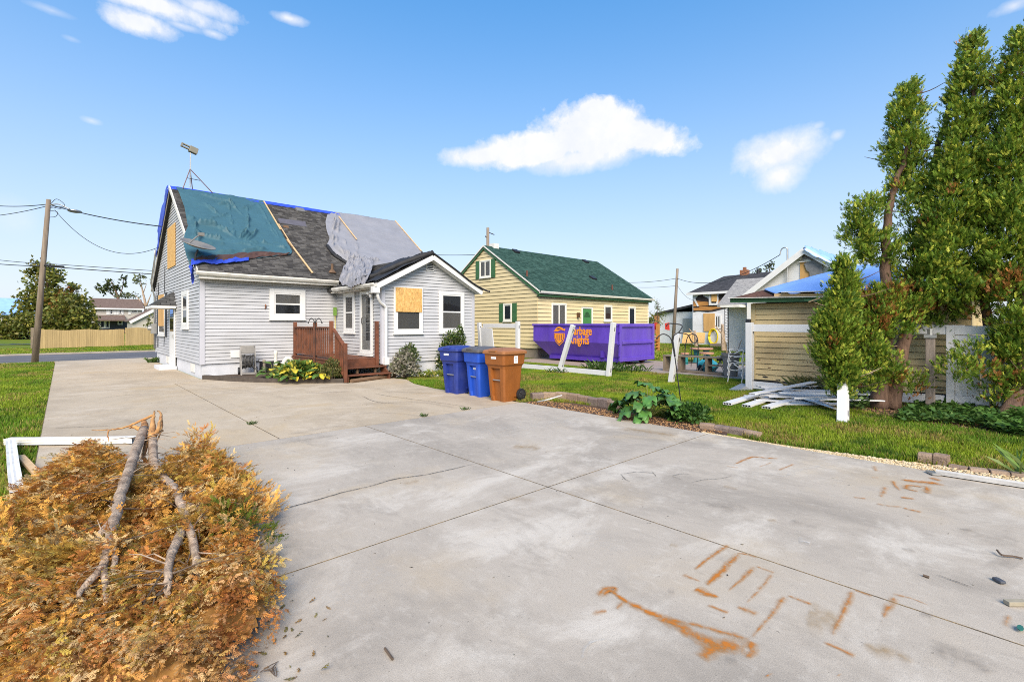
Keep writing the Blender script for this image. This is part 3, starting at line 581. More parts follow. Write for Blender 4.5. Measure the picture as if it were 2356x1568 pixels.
def window(house, mp, s0, s1, z0, z1, trim=.09, rail=True, mull=0, back=None, sill=True, tm=None, name='window', glass=None, back_lo=None, out=.05, proud=.012):
    tm = tm or M_WHITE; b = MB(); mp0 = mp; mp = lambda s, o, z: mp0(s, o + proud, z)
    mbox(b, mp, s0, s0 + trim, .003, out, z0, z1); mbox(b, mp, s1 - trim, s1, .003, out, z0, z1)
    mbox(b, mp, s0 + trim, s1 - trim, .003, out, z1 - trim, z1); mbox(b, mp, s0 + trim, s1 - trim, .003, out, z0, z0 + trim)
    w = b.obj(name, tm, house, bevel=.006); a0, a1, c0, c1 = s0 + trim, s1 - trim, z0 + trim, z1 - trim; e = min(.045, (a1 - a0) * .12)
    b = MB(); mbox(b, mp, a0, a0 + e, .022, .04, c0, c1); mbox(b, mp, a1 - e, a1, .022, .04, c0, c1); mbox(b, mp, a0 + e, a1 - e, .022, .04, c0, c0 + e); mbox(b, mp, a0 + e, a1 - e, .022, .04, c1 - e, c1)
    zs_ = [c0 + e, c1 - e]; ss = [a0 + e, a1 - e]
    if rail: zm = (c0 + c1) / 2; mbox(b, mp, a0 + e, a1 - e, .022, .043, zm - .025, zm + .025); zs_ = [c0 + e, zm - .025, zm + .025, c1 - e]
    if mull: sm = (a0 + a1) / 2; mbox(b, mp, sm - .04, sm + .04, .022, .044, c0 + e, c1 - e); ss = [a0 + e, sm - .04, sm + .04, a1 - e]
    b.obj('sash', tm, w)
    for i in range(0, len(ss), 2):
        for j in range(0, len(zs_), 2):
            b = MB(); mbox(b, mp, ss[i], ss[i + 1], .029, .032, zs_[j], zs_[j + 1]); b.obj('pane', glass or M_GLASS, w)
    b = MB(); mbox(b, mp, a0, a1, .0205, .0225, c0, (c0 + c1) / 2 if back_lo else c1); b.obj('pane_backing', back_lo or back or M_DARK, w)  # the dark default sheet stands for the unlit room behind the glass
    if back_lo: b = MB(); mbox(b, mp, a0, a1, .0205, .0225, (c0 + c1) / 2, c1); b.obj('pane_backing', back or M_DARK, w)
    if sill: b = MB(); mbox(b, mp, s0 - .02, s1 + .02, .003, out + .03, z0 - .045, z0 - .002); b.obj('sill', tm, w, bevel=.006)
    return w
def shingles(parent, mat, o, u, v, W, H, c0, c1, keep=None, tw=.22, th=.12, name='shingles', lift=.010):
    """all tabs of one roof side: o = lower left corner, u along the eave, v up the slope"""
    o, u, v = Vector(o), Vector(u).normalized(), Vector(v).normalized(); nrm = u.cross(v).normalized()
    if nrm.z < 0: nrm = -nrm
    V = []; F = []; C = []; rows = int(H / th)
    for r in range(rows + 1):
        x = -random.uniform(0, tw); y0 = r * th; y1 = min(y0 + th * 1.05, H)
        if y1 - y0 < .03: continue
        while x < W:
            w = tw * random.choice((.5, .75, 1, 1.1)); a = max(x, 0); b = min(x + w, W); x += w
            if b - a < .02: continue
            if keep and not keep((a + b) / 2, (y0 + y1) / 2): continue
            l = lift * random.uniform(.6, 1.6); k = len(V); p = lambda s, t, h: o + u * s + v * t + nrm * h
            V += [p(a, y0, l + .004), p(b - .006, y0, l + .004), p(b - .006, y1, .003), p(a, y1, .003), p(a, y0, 0), p(b - .006, y0, 0)]
            F += [(k, k + 1, k + 2, k + 3), (k + 4, k + 5, k + 1, k)]; t = random.random() ** 1.3; c = [c0[i] * (1 - t) + c1[i] * t for i in range(3)]; C += [c] * 6
    return raw(name, V, F, mat, parent, cols=np.array(C), kind='stuff')
def shingle_attr(name):
    m, nt, N, L, B = newmat(name); B.inputs['Roughness'].default_value = .93; B.inputs['Specular IOR Level'].default_value = .15
    at = N('ShaderNodeAttribute'); at.attribute_name = 'Col'; ge = N('ShaderNodeNewGeometry'); n = N('ShaderNodeTexNoise'); n.inputs['Scale'].default_value = 2.2; n.inputs['Detail'].default_value = 9; n.inputs['Roughness'].default_value = .75; L(ge.outputs['Position'], n.inputs['Vector'])
    r = N('ShaderNodeMapRange'); r.inputs[1].default_value = .3; r.inputs[2].default_value = .7; r.inputs[3].default_value = .7; r.inputs[4].default_value = 1.3; L(n.outputs[0], r.inputs[0])
    v = N('ShaderNodeVectorMath'); v.operation = 'SCALE'; L(at.outputs['Color'], v.inputs[0]); L(r.outputs[0], v.inputs['Scale']); L(v.outputs[0], B.inputs['Base Color']); return m
M_SHING = shingle_attr('asphalt_shingle')
M_ROOFB = M('roof_deck_dark', (.05, .05, .052), .95, .2, 4)
def gable_slab(parent, pts, off, mat=None, name='roof', th=.1):
    """roof body: cross-section (ridge, eave A, eave B) pushed along off"""
    (ra, rz), (ea, ez), (fa, fz), ax = pts; P = [(ea, ez), (ra, rz), (fa, fz), (fa, fz - th), (ra, rz - th * 1.25), (ea, ez - th)]
    if ax == 'X': P3 = [(off[0], a, z) for a, z in P]; d = (off[1] - off[0], 0, 0)
    else: P3 = [(a, off[0], z) for a, z in P]; d = (0, off[1] - off[0], 0)
    b = MB(); a_ = [Vector(p) for p in P3]; b_ = [p + Vector(d) for p in a_]
    b.add(a_ + b_, [(0, 1, 4, 5), (1, 2, 3, 4), (6, 11, 10, 7), (7, 10, 9, 8)] + [(k, (k + 1) % 6, 6 + (k + 1) % 6, 6 + k) for k in range(6)])
    return b.obj(name, mat or M_ROOFB, parent)

# ================================================================ grey house
HX0, HX1, HY0, HY1, RY, RZ = 3.2, 12.65, 17.87, 27.83, 22.85, 7.08
EY, EZ = 17.5, 3.36; SL = (RZ - EZ) / (RY - EY); SA = math.atan(SL)
H = thing('grey_house', ((HX0 + HX1) / 2, 21, 0), 'pale grey clapboard house with tarps on its torn dark roof', 'house')
b = MB(); b.box(HX0 + .03, HX1 - .03, HY0 + .03, HY1 - .03, -.1, .47); b.box(7.58, 11.26, 14.33, 18, -.1, .47); b.obj('foundation', M_FOUND, H)
def gclip(z): k = (RZ - .13 - z) / SL; return max(HY0, RY - k), min(HY1, RY + k)
siding(H, fX(HX0), [(HY0, .46), (HY1, .46), (HY1, gclip(0)[1] * 0 + 3.5), (RY, RZ - .14), (HY0, 3.5)], .46, RZ - .2, .112, M_GREYSIDE, clip=gclip)
siding(H, fY(HY0), [(HX0, .46), (HX1, .46), (HX1, 3.45), (HX0, 3.45)], .46, 3.42, .112, M_GREYSIDE, clip=lambda z: (HX0, HX1))
b = MB(); b.box(HX1 - .1, HX1, HY0 + .01, HY1, .46, 3.4); b.box(HX0 + .1, HX1, HY1 - .1, HY1, .46, 3.4); b.add([(HX1, HY0, 3.4), (HX1, HY1, 3.4), (HX1, RY, RZ - .14)], [(0, 1, 2)]); b.obj('wall', M_GREYSIDE, H)
M_CORNER = M('grey_corner_trim', (.48, .48, .52), .55, .05, 2)
b = MB(); b.box(HX0 - .035, HX0 + .1, HY0 - .035, HY0 + .1, .44, 3.42); b.obj('corner_trim', M_CORNER, H, bevel=.006)
b = MB(); b.box(HX0 - .035, HX0 + .1, HY1 - .1, HY1 + .035, .44, 3.42); b.obj('corner_trim', M_CORNER, H, bevel=.006)
roof = gable_slab(H, ((RY, RZ), (EY, EZ), (2 * RY - EY, EZ), 'X'), (HX0 - .14, HX1 + .14))
shingles(roof, M_SHING, (HX0 - .16, EY - .02, EZ), (1, 0, 0), (0, RY - EY, RZ - EZ), HX1 - HX0 + .32, math.hypot(RY - EY, RZ - EZ) + .02, (.045, .043, .043), (.115, .11, .105))
# rake trim on the left gable, gutter on the eave
b = MB(); k = .14
for sgn in (1, -1):
    a = Vector((HX0 - .155, RY, RZ - .06)); c = Vector((HX0 - .155, RY - sgn * (RY - EY), EZ - .06)); b.bar(a, c, .03, .15)
b.obj('rake_board', M_DIRTYWHITE, H)
def gutter(parent, a, b_, r=.065, mat=None, out=(0, -1, 0), name='gutter'):
    a, b_ = Vector(a), Vector(b_); out = Vector(out); prof = [(-.0, .0), (.0, -.11), (.07, -.115), (.115, -.05), (.12, .005), (.105, .005), (.1, -.04), (.065, -.1), (.015, -.095), (.012, 0)]
    m = MB(); m.loft([[p + out * o + Vector((0, 0, z)) for o, z in prof] for p in (a, a.lerp(b_, .33) + Vector((0, 0, -.008)), a.lerp(b_, .66) + Vector((0, 0, .004)), b_)]); return m.obj(name, mat or M_DIRTYWHITE, parent)
b = MB(); b.box(HX0 - .12, 7.5, EY + .02, EY + .05, EZ - .22, EZ - .02); b.box(HX0 - .1, 7.5, EY + .05, HY0, EZ - .215, EZ - .19); b.obj('fascia', M_DIRTYWHITE, H)
gutter(H, (HX0 - .2, EY + .02, EZ - .005), (7.45, EY + .02, EZ - .035))
# windows and boards of the main block
window(H, fY(HY0), 5.2, 6.4, 1.9, 2.95, .15, back_lo=M_DARK, back=M_CURT, glass=M_GLASS)
window(H, fX(HX0), 19.8, 20.95, 1.58, 2.9, .16, glass=M_GLASS_D)
w = window(H, fX(HX0), 24.95, 26.75, 1.25, 3.0, .1)
b = MB(); mbox(b, fX(HX0), 25.05, 26.55, .064, .08, 1.65, 3.0); b.obj('plywood', M_PLY, w)
M_SHUT = M('dark_shutter', (.035, .04, .05), .6, .2, 5)
for a in (24.5, 26.85):
    b = MB(); mbox(b, fX(HX0), a, a + .4, .02, .05, 1.2, 3.05)
    for i in range(14): mbox(b, fX(HX0), a + .05, a + .35, .05, .058, 1.3 + i * .12, 1.38 + i * .12)
    b.obj('shutter', M_SHUT, H)
b = MB(); mbox(b, fX(HX0), 22.4, 24.2, .03, .048, 3.98, 5.62); b.obj('plywood', M_OSB, H)
# side door with its hood
b = MB(); mbox(b, fX(HX0), 22.42, 23.6, .02, .06, .12, 2.62); d = b.obj('door', M_WHITE, H, bevel=.01)
for z0, z1 in ((1.45, 1.95), (2.0, 2.45)):
    b = MB(); mbox(b, fX(HX0), 22.62, 23.4, .062, .07, z0, z1); b.obj('pane', M_GLASS_D, d)
b = MB(); mbox(b, fX(HX0), 22.58, 22.64, .06, .11, 1.2, 1.32); b.obj('handle', M_GALV, d)
b = MB(); mbox(b, fX(HX0), 22.3, 23.7, .0, .55, -.03, .12); b.obj('door_step', M_FOUND, H)
b = MB(); A = [Vector(p) for p in ((3.17, 22.25, 2.42), (2.42, 22.25, 2.42), (2.42, 24.0, 2.42), (3.17, 24.0, 2.42), (3.17, 22.75, 2.98), (3.17, 23.5, 2.98))]
b.add(A, [(0, 1, 4), (1, 2, 5, 4), (2, 3, 5), (3, 2, 1, 0), (0, 4, 5, 3)]); hd = b.obj('door_hood', shingle_mat('hood_shingle', (.05, .05, .05), (.1, .1, .1), (.02, .02, .02), 'X', .6), H)
b = MB(); b.box(2.4, 3.16, 22.22, 24.03, 2.33, 2.415); b.obj('hood_fascia', M_WHITE, hd)
# basement windows
b = MB(); mbox(b, fX(HX0), 19.0, 19.6, -.025, .0, .12, .4); b.obj('basement_window', M_DIRTYWHITE, H)
b = MB(); mbox(b, fX(HX0), 24.2, 24.9, -.025, .0, .12, .4); b.obj('basement_window', M_DIRTYWHITE, H)
b = MB(); b.box(4.9, 5.55, HY0 - .01, HY0 + .04, .08, .46); b.obj('basement_window', M_DARK, H)
b = MB(); b.box(4.02, 4.32, HY0 - .05, HY0, .62, .86); b.obj('vent_cover', M_WHITE, H, bevel=.01)
# service mast and meter on the far corner
b = MB(); b.tube([(3.12, 27.7, .6), (3.12, 27.7, 3.0), (2.96, 27.4, 3.6), (3.0, 26.6, 4.6), (3.0, 26.4, 5.0)], .035, 8); b.obj('service_mast', M_GALV, H, smooth=True)
b = MB(); b.box(2.95, 3.17, 27.2, 27.5, 1.3, 1.75); b.cyl((2.95, 27.35, 1.55), (2.83, 27.35, 1.55), .1, .09); b.obj('electric_meter', M_GALV, H)
b = MB(); b.tube([(3.17, 25.0, 4.2), (3.16, 25.05, 3.2), (3.17, 25.0, 1.8), (3.15, 25.1, .8)], .012, 5); b.tube([(3.17, 26.9, 3.6), (3.15, 26.8, 2.2), (3.15, 26.9, .7)], .018, 5); b.obj('wall_cable', M_BLACK, H)
# missing siding slot near the corner
b = MB(); mbox(b, fX(HX0), HY0 + .12, HY0 + .17, .015, .024, .95, 1.55); b.obj('siding_gap', M_DARK, H)
b = MB(); b.cyl((5.08, HY0 - .05, 2.32), (5.08, HY0 - .01, 2.4), .03, .02, 6); b.cyl((5.05, HY0 - .03, 2.25), (5.1, HY0 - .03, 2.3), .02, .02, 5); b.obj('shutter_bracket', M('rusty_iron', (.2, .08, .04), .8, .3, 20), H)

# ---------------------------------------------------------------- rear wing
WX0, WX1, WY = 7.55, 11.28, 14.3; WPX, WPZ = 9.32, 4.12; WEX0, WEX1, WEZ = 7.2, 11.5, 3.02; WS = (WPZ - WEZ) / (WPX - WEX0)
def wclip(z): k = (WPZ - .1 - z) / WS; return max(WX0, WPX - k), min(WX1, WPX + k)
siding(H, fY(WY), [(WX0, .46), (WX1, .46), (WX1, 2.98), (WPX, WPZ - .1), (WX0, 3.05)], .46, WPZ - .12, .112, M_GREYSIDE, clip=wclip)
siding(H, fX(WX0), [(WY, .46), (HY0, .46), (HY0, 3.05), (WY, 3.05)], .46, 3.02, .112, M_GREYSIDE, clip=lambda z: (WY, HY0 - .02))
b = MB(); b.box(WX1 - .1, WX1 - .002, WY + .02, HY0, .46, 2.95); b.obj('wall', M_GREYSIDE, H)
for x in (WX0 - .035, WX1 - .09):
    b = MB(); b.box(x, x + .125, WY - .035, WY + .09, .44, 2.95); b.obj('corner_trim', M_CORNER, H, bevel=.006)
wr = gable_slab(H, ((WPX, WPZ), (WEX0, WEZ), (WEX1, WPZ - WS * (WEX1 - WPX)), 'Y'), (WY - .28, 19.2))
shingles(wr, M_SHING, (WEX0, WY - .3, WEZ), (0, 1, 0), (WPX - WEX0, 0, WPZ - WEZ), 4.4, math.hypot(WPX - WEX0, WPZ - WEZ), (.04, .04, .04), (.10, .098, .095))
shingles(wr, M_SHING, (WEX1, WY - .3, WPZ - WS * (WEX1 - WPX)), (0, 1, 0), (WPX - WEX1, 0, WS * (WEX1 - WPX)), 4.4, (WEX1 - WPX) * math.hypot(1, WS), (.04, .04, .04), (.10, .098, .095))
b = MB(); b.bar((WPX + .005, WY - .29, WPZ - .11), (WEX0 + .02, WY - .29, WEZ - .11), .03, .16); b.bar((WPX - .005, WY - .292, WPZ - .11), (WEX1 - .02, WY - .292, WPZ - WS * (WEX1 - WPX) - .11), .03, .16); b.obj('rake_board', M_WHITE, H)
b = MB(); b.bar((WPX, WY - .05, WPZ - .2), (WX0 - .1, WY - .05, WPZ - .2 - WS * (WPX - WX0 + .1)), .4, .02); b.bar((WPX, WY - .05, WPZ - .2), (WX1 + .1, WY - .05, WPZ - .2 - WS * (WX1 - WPX + .1)), .4, .02); b.obj('soffit', M_WHITE, H)
gutter(H, (WEX0 + .0, WY - .32, WEZ - .01), (WEX0 + .0, 17.2, WEZ - .01), out=(-1, 0, 0))
b = MB(); b.box(WEX0 - .1, WEX0 + .12, WY - .3, WY - .1, WEZ - .32, WEZ - .12); b.obj('gutter_end', M_WHITE, H, bevel=.01)
b = MB(); b.box(WEX0 + .02, WX0, WY - .1, HY0 - .3, WEZ - .16, WEZ - .13); b.obj('soffit', M_DIRTYWHITE, H)
w = window(H, fY(WY), 7.95, 9.05, 1.42, 2.96, .1, back=M_BLIND, glass=M_GLASS)
b = MB(); mbox(b, fY(WY), 8.0, 9.0, .064, .08, 2.13, 2.93); b.obj('osb_sheet', M_OSB, w)
window(H, fY(WY), 9.72, 10.82, 1.42, 2.9, .12, back=M_DARK, back_lo=M_CURT, glass=M_GLASS)
window(H, fX(WX0), 16.22, 17.1, 1.42, 2.85, .12, back=M_BLIND, back_lo=M_CURT)
b = MB(); mbox(b, fY(WY), 9.2, 9.5, .02, .05, 3.56, 3.9)
v_ = b.obj('gable_vent', M_WHITE, H)
for i in range(5): b = MB(); mbox(b, fY(WY), 9.225, 9.475, .05, .062, 3.6 + i * .055, 3.63 + i * .055); b.obj('louver', M_DARK if i % 2 < 2 else M_WHITE, v_)
# storm door
mp = fX(WX0 - .012); b = MB()
for s0, s1, z0, z1 in ((14.86, 14.98, .74, 2.84), (15.62, 15.74, .74, 2.84), (14.98, 15.62, 2.72, 2.84), (14.98, 15.62, .74, .86)): mbox(b, mp, s0, s1, .02, .075, z0, z1)
d = b.obj('door', M_WHITE, H, bevel=.008)
b = MB(); mbox(b, mp, 14.98, 15.62, .021, .024, .86, 2.72); b.obj('inner_door', M('inner_door_white', (.42, .42, .4), .6, .05, 3), d)
for i in range(2):
    for j in range(5): b = MB(); mbox(b, mp, 15.06 + i * .16, 15.19 + i * .16, .0245, .028, 1.18 + j * .3, 1.45 + j * .3); b.obj('pane', M_GLASS_D, d)
b = MB(); mbox(b, mp, 14.98, 15.62, .04, .043, .86, 2.72); b.obj('storm_glass', glass_mat('storm_glass', .25, (.05, .05, .05)), d)
b = MB(); b.tube([mp(15.5, .08, 1.72), mp(15.5, .12, 1.75), mp(15.5, .12, 1.92), mp(15.5, .08, 1.95)], .012, 6); b.obj('handle', M_BLACK, d)
b = MB(); mbox(b, mp, 14.84, 15.76, .02, .14, .66, .735); b.obj('threshold', M_WHITE, d)
# downspout at the wing corner
b = MB(); b.box(7.28, 7.36, WY - .26, WY - .17, 2.45, 2.72)
ds = [(7.3, WY - .2, 2.75), (7.3, WY - .2, 2.6), (7.42, WY - .14, 2.42), (7.62, WY - .1, 2.28), (7.64, WY - .09, 2.1), (7.64, WY - .09, .42)]
b = MB(); b.tube(path_pts(ds, 4), .05, 8); b.obj('downspout', M_WHITE, H)
b = MB(); b.box(7.56, 7.72, WY - .17, WY - .02, .42, .66); b.obj('floodlight_bracket', M_WHITE, H)
fl = MB(); fl.cyl((7.5, 14.78, 2.82), (7.44, 14.78, 2.82), .06, .06); fl.ball((7.38, 14.72, 2.78), .08, 10, 6, (1, 1, .9)); fl.ball((7.36, 14.88, 2.74), .07, 10, 6, (1, 1, .9)); fl.box(7.36, 7.44, 14.76, 14.84, 2.6, 2.7); fl.obj('floodlight', M_WHITE, H, smooth=True)
# roof vents and pipes on the main slope
def RP(px, py, lift=0.):
    """point of the front roof slope in the direction of a bearing"""
    n = Vector((0, -(RZ - EZ), RY - EY)).normalized(); d = ray(px, py); p0 = Vector((0, RY, RZ)); t = (p0 - CO).dot(n) / d.dot(n); return CO + d * t + n * lift
RN = Vector((0, -(RZ - EZ), RY - EY)).normalized(); RV = Vector((0, RY - EY, RZ - EZ)).normalized()
def rvent(parent, p, mat, w=.36, name='roof_vent', N_=RN, V_=RV, U_=Vector((1, 0, 0))):
    b = MB(); q = [p + U_ * (sx * w / 2) + V_ * (sy * w / 2) + N_ * h for h in (0, .12) for sx, sy in ((-1, -1), (1, -1), (1, 1), (-1, 1))]
    b.add(q, [(3, 2, 1, 0), (4, 5, 6, 7), (0, 1, 5, 4), (1, 2, 6, 5), (2, 3, 7, 6), (3, 0, 4, 7)]); return b.obj(name, mat, parent, bevel=.02)
rvent(roof, RP(690, 487), M('grey_vent', (.16, .155, .15), .7))
p = RP(764, 628); b = MB(); b.cyl(p, p + Vector((0, 0, .12)), .16, .07, 10); b.cyl(p + Vector((0, 0, .1)), p + Vector((0, 0, .34)), .05, .05, 10); b.obj('vent_pipe', M('rusty_pipe', (.14, .085, .05), .85, .3, 20), roof)
M_FELT = M('exposed_felt', (.10, .095, .115), .9, .15, 5)
def patch(px4, mat, name, lift=.028, parent=None):
    b = MB(); b.add([RP(x, y, lift) for x, y in px4] + [RP(x, y, lift - .01) for x, y in px4], [(0, 1, 2, 3), (7, 6, 5, 4), (0, 4, 5, 1), (1, 5, 6, 2), (2, 6, 7, 3), (3, 7, 4, 0)]); return b.obj(name, mat, parent or roof)
patch([(638, 503), (702, 511), (705, 523), (643, 514)], M_FELT, 'roof_patch'); patch([(651, 519), (663, 521), (664, 526), (652, 524)], M('bare_sheathing', (.16, .085, .04), .9), 'roof_patch')

# ---------------------------------------------------------------- battens lying on the roof
def batten(a, b_, label, w=.045, mat=None, lift=.06, fn=RP):
    m = MB(); m.bar(fn(*a, lift), fn(*b_, lift), w, .03, RN); return m.obj('wood_batten', mat or M_LUMBER, label=label, cat='batten', group='battens pinning the roof tarps')
batten((606, 467), (644, 532), 'upper pale batten along the right edge of the teal tarp', lift=.085)
batten((640, 520), (672, 572), 'thin batten lapped beside the torn edge of the teal tarp', .03, lift=.09)
batten((660, 554), (718, 631), 'lower pale batten running down the bare shingles to the gutter', .055)
batten((778, 503), (819, 556), 'short pale batten on the left part of the grey tarp', lift=.11)
batten((908, 511), (968, 581), 'long pale batten along the right edge of the grey tarp', lift=.085)
# ================================================================ tarps on the grey house
def tarp_mat(name, col, rough=.55, bump=.25):
    m = M(name, col, rough, .10, 1.6, bump, 14, spec=.35, fine=.04); return m
M_TEAL = tarp_mat('teal_tarp', (.045, .115, .145)); M_GREYT = tarp_mat('grey_tarp', (.25, .25, .27)); M_BLUET = tarp_mat('blue_tarp', (.035, .075, .52), .45); M_BROWNT = tarp_mat('brown_tarp_back', (.085, .045, .035)); M_LTBLUE = tarp_mat('light_blue_tarp', (.26, .44, .86), .45); M_BLACKT = M('black_felt_roll', (.022, .022, .024), .7, .3, 5, .4, 30)
def lerp_poly(P, t):
    P = [Vector(p) for p in P]; L_ = [0]
    for a, b in zip(P, P[1:]): L_.append(L_[-1] + (b - a).length)
    s = t * L_[-1]
    for i in range(len(P) - 1):
        if s <= L_[i + 1] or i == len(P) - 2:
            return P[i].lerp(P[i + 1], (s - L_[i]) / max(L_[i + 1] - L_[i], 1e-6))
def wrinkle(x, y, seed, folds):
    h = .03 * fbm(x * .8 + seed, y * .8, 0, 2)
    h += .008 * math.sin(y * 30 + 3 * fbm(x * 2, y * 2, seed))                     # sag between courses
    for (ax, ay, bx, by, w, a) in folds:
        dx, dy = bx - ax, by - ay; l2 = dx * dx + dy * dy; t = max(0, min(1, ((x - ax) * dx + (y - ay) * dy) / l2)); cx_, cy_ = ax + t * dx, ay + t * dy
        q = fbm(x * 1.5, y * 1.5, seed, 2) * .10; d = math.hypot(x - cx_, y - cy_) + q; h += 2.8 * a * math.exp(-(abs(d) / (w * .6)) ** 1.3) * (1 - (2 * t - 1) ** 6)
    return h
def tarp(left, right, nu, nv, seed, folds, base=.035, edge=.02, parent=None, name='tarp', mat=None, **kw):
    """sheet between two edge lines on the front slope; fold positions in bearings"""
    Lp = [RP(*p) for p in left]; Rp = [RP(*p) for p in right]
    F2 = []
    for (ax, ay, bx, by, w, a) in folds:
        p, q = RP(ax, ay), RP(bx, by); F2.append((p.x, (RY - p.y) / math.cos(SA), q.x, (RY - q.y) / math.cos(SA), w, a))
    def fn(u, v):
        p = lerp_poly(Lp, v).lerp(lerp_poly(Rp, v), u); s = (RY - p.y) / math.cos(SA)
        h = base + wrinkle(p.x, s, seed, F2); e = min(u, 1 - u, v, 1 - v) * 12
        h = max(.024, h + edge * max(0, 1 - e) * fbm(p.x * 4, s * 4, seed))
        return p + RN * h
    m = MB(); m.grid(nu, nv, fn); return m.obj(name, mat, parent, smooth=True, solid=.006, **kw)
teal = tarp([(404, 434), (413, 450), (424, 478), (428, 503), (432, 522), (424, 541), (421, 560), (427, 590), (436, 612)], [(606, 464), (622, 490), (641, 524), (656, 553), (672, 581), (668, 588)], 110, 90, 3.1,
            [(452, 516, 500, 522, .10, .09), (445, 512, 455, 560, .07, .07), (500, 522, 545, 553, .07, .06), (460, 505, 430, 505, .06, .05), (520, 460, 560, 500, .05, .05), (568, 480, 570, 530, .035, .06), (570, 530, 545, 556, .04, .06), (612, 515, 560, 560, .04, .05), (490, 474, 525, 470, .05, .05), (425, 590, 650, 575, .05, .05), (450, 540, 520, 556, .06, .045), (460, 450, 540, 470, .06, .03), (600, 560, 660, 574, .06, .05), (500, 495, 470, 470, .06, .05), (425, 470, 600, 484, .03, .02), (432, 492, 590, 504, .03, .018), (436, 532, 612, 538, .03, .022), (428, 566, 652, 560, .035, .03), (522, 452, 540, 560, .03, .022), (592, 470, 640, 552, .03, .025), (470, 545, 600, 572, .03, .025), (455, 516, 590, 470, .035, .025)],
            base=.05, mat=M_TEAL, label='wrinkled teal tarp over the left half of the grey house roof', cat='tarp')
m = MB(); A = [RP(*p, .075) for p in ((470, 594), (540, 588), (600, 582), (668, 588))]; B_ = [RP(*p, .05) for p in ((430, 606), (520, 607), (600, 594), (660, 590))]
C_ = [RP(*p, .16) for p in ((455, 598), (560, 583), (600, 578), (655, 581))]
def ffn(u, v):
    a = lerp_poly(A, u); b_ = lerp_poly(B_, u); c = lerp_poly(C_, u); q = a.lerp(b_, v) + RN * (.05 * math.sin(v * math.pi) + .05 * fbm(a.x * 3, v * 2, 5) + .03 * fbm(a.x * 9, v * 4, 8)); return q
m.grid(60, 12, ffn); m.obj('folded_edge', M_BROWNT, teal, smooth=True, solid=.006)
# blue: ridge strip, corner flap, rake flap
m = MB()
def bf(u, v):
    x = 3.06 + u * 6.7; s = -.28 + v * .62; p = Vector((x, RY, RZ)) - RV * max(s, 0) + Vector((0, .8 * max(-s, 0), -.55 * max(-s, 0))); n = RN if s > 0 else Vector((0, .3, 1)).normalized()
    w = .36 + .04 * fbm(x * 2, 1); return p + n * (.03 + .012 * fbm(x * 5, s * 9)) + Vector((0, 0, .01))
m.grid(80, 8, bf); m.obj('ridge_tarp', M_BLUET, smooth=True, solid=.005, label='blue tarp folded over the ridge of the grey house roof', cat='tarp')
m = MB(); L1 = [RP(440, 602, .05), RP(445, 612, .05)]; 
TOP = [RP(*p, .05) for p in ((440, 600), (480, 600), (530, 597), (571, 594))]; BOT = [RP(*p, .05) for p in ((438, 616), (470, 609), (500, 612), (540, 608), (571, 604))]
def cf(u, v): p = lerp_poly(TOP, u).lerp(lerp_poly(BOT, u), v); return p + RN * (.03 + .05 * fbm(p.x * 3, v * 2, 2) + .02 * fbm(p.x * 11, v * 5, 4) + .03 * math.sin(v * 3))
m.grid(60, 10, cf); ef = m.obj('eave_tarp', M_BLUET, smooth=True, solid=.005, label='crumpled blue tarp piece at the left eave of the grey house', cat='tarp')
m = MB(); T0 = RP(441, 600, .06); K0 = Vector((HX0 - .22, EY + .25, EZ + .2))
def hf(u, v):
    a = Vector((HX0 - .2, EY + .12 + .5 * u, EZ + .12 + .35 * u)); return a + Vector((-.05 - .06 * math.sin(v * 3 + u * 4), .03 * math.sin(v * 9), -(.55 - .25 * u) * v)) + Vector((.03, .05, 0)) * fbm(u * 5, v * 5, 9)
m.grid(14, 16, hf); m.obj('hanging_flap', M_BLUET, ef, smooth=True, solid=.005)
m = MB()
def rf(u, v):
    t = u; p = Vector((HX0 - .17, RY + .05 + t * 3.2, RZ + .02 - t * 3.2 * SL)); bulge = math.sin(math.pi * min(1, t * 1.05)) * .55
    return p + Vector((-.02 - .06 * fbm(t * 5, v * 3), bulge * (1 - v) * .9, bulge * (1 - v) * .55 + .04)) + Vector((0, 0, -.28 * v)) 
m.grid(30, 8, rf); m.obj('rake_tarp', M_BLUET, smooth=True, solid=.005, label='blue tarp billowing over the far slope at the gable edge', cat='tarp')
# grey tarp and its bunched foot
gt = tarp([(768, 489), (752, 497), (748, 512), (750, 532), (757, 552), (751, 566), (762, 580), (786, 597), (803, 612), (830, 640)], [(908, 510.5), (925, 530), (944, 553), (960, 571), (969, 583), (940, 596), (905, 613), (870, 630)], 90, 90, 7.7,
          [(772, 493, 762, 540, .05, .09), (762, 540, 765, 570, .05, .09), (780, 505, 772, 560, .04, .05), (765, 570, 800, 604, .07, .10), (775, 560, 812, 608, .04, .06), (790, 550, 805, 600, .05, .05), (800, 600, 850, 612, .07, .09), (815, 580, 830, 610, .05, .05), (800, 610, 840, 630, .06, .06), (820, 560, 822, 600, .03, .03), (838, 605, 870, 600, .04, .05)],
          base=.06, mat=M_GREYT, label='grey tarp over the right part of the grey house roof', cat='tarp')
def WP(px, py, lift=0.):
    n = Vector((-WS, 0, 1)).normalized(); d = ray(px, py); p0 = Vector((WEX0, 0, WEZ)); return CO + d * ((p0 - CO).dot(n) / d.dot(n)) + n * lift
m = MB(); LB = [RP(800, 604, .1), RP(787, 624, .15), OX(779, 645, 7.1), OX(785, 659, 7.05), OX(806, 667, 7.05)]; RB = [RP(852, 604, .15), WP(860, 620, .15), WP(857, 636, .15), WP(851, 647, .12), OX(836, 664, 7.1)]
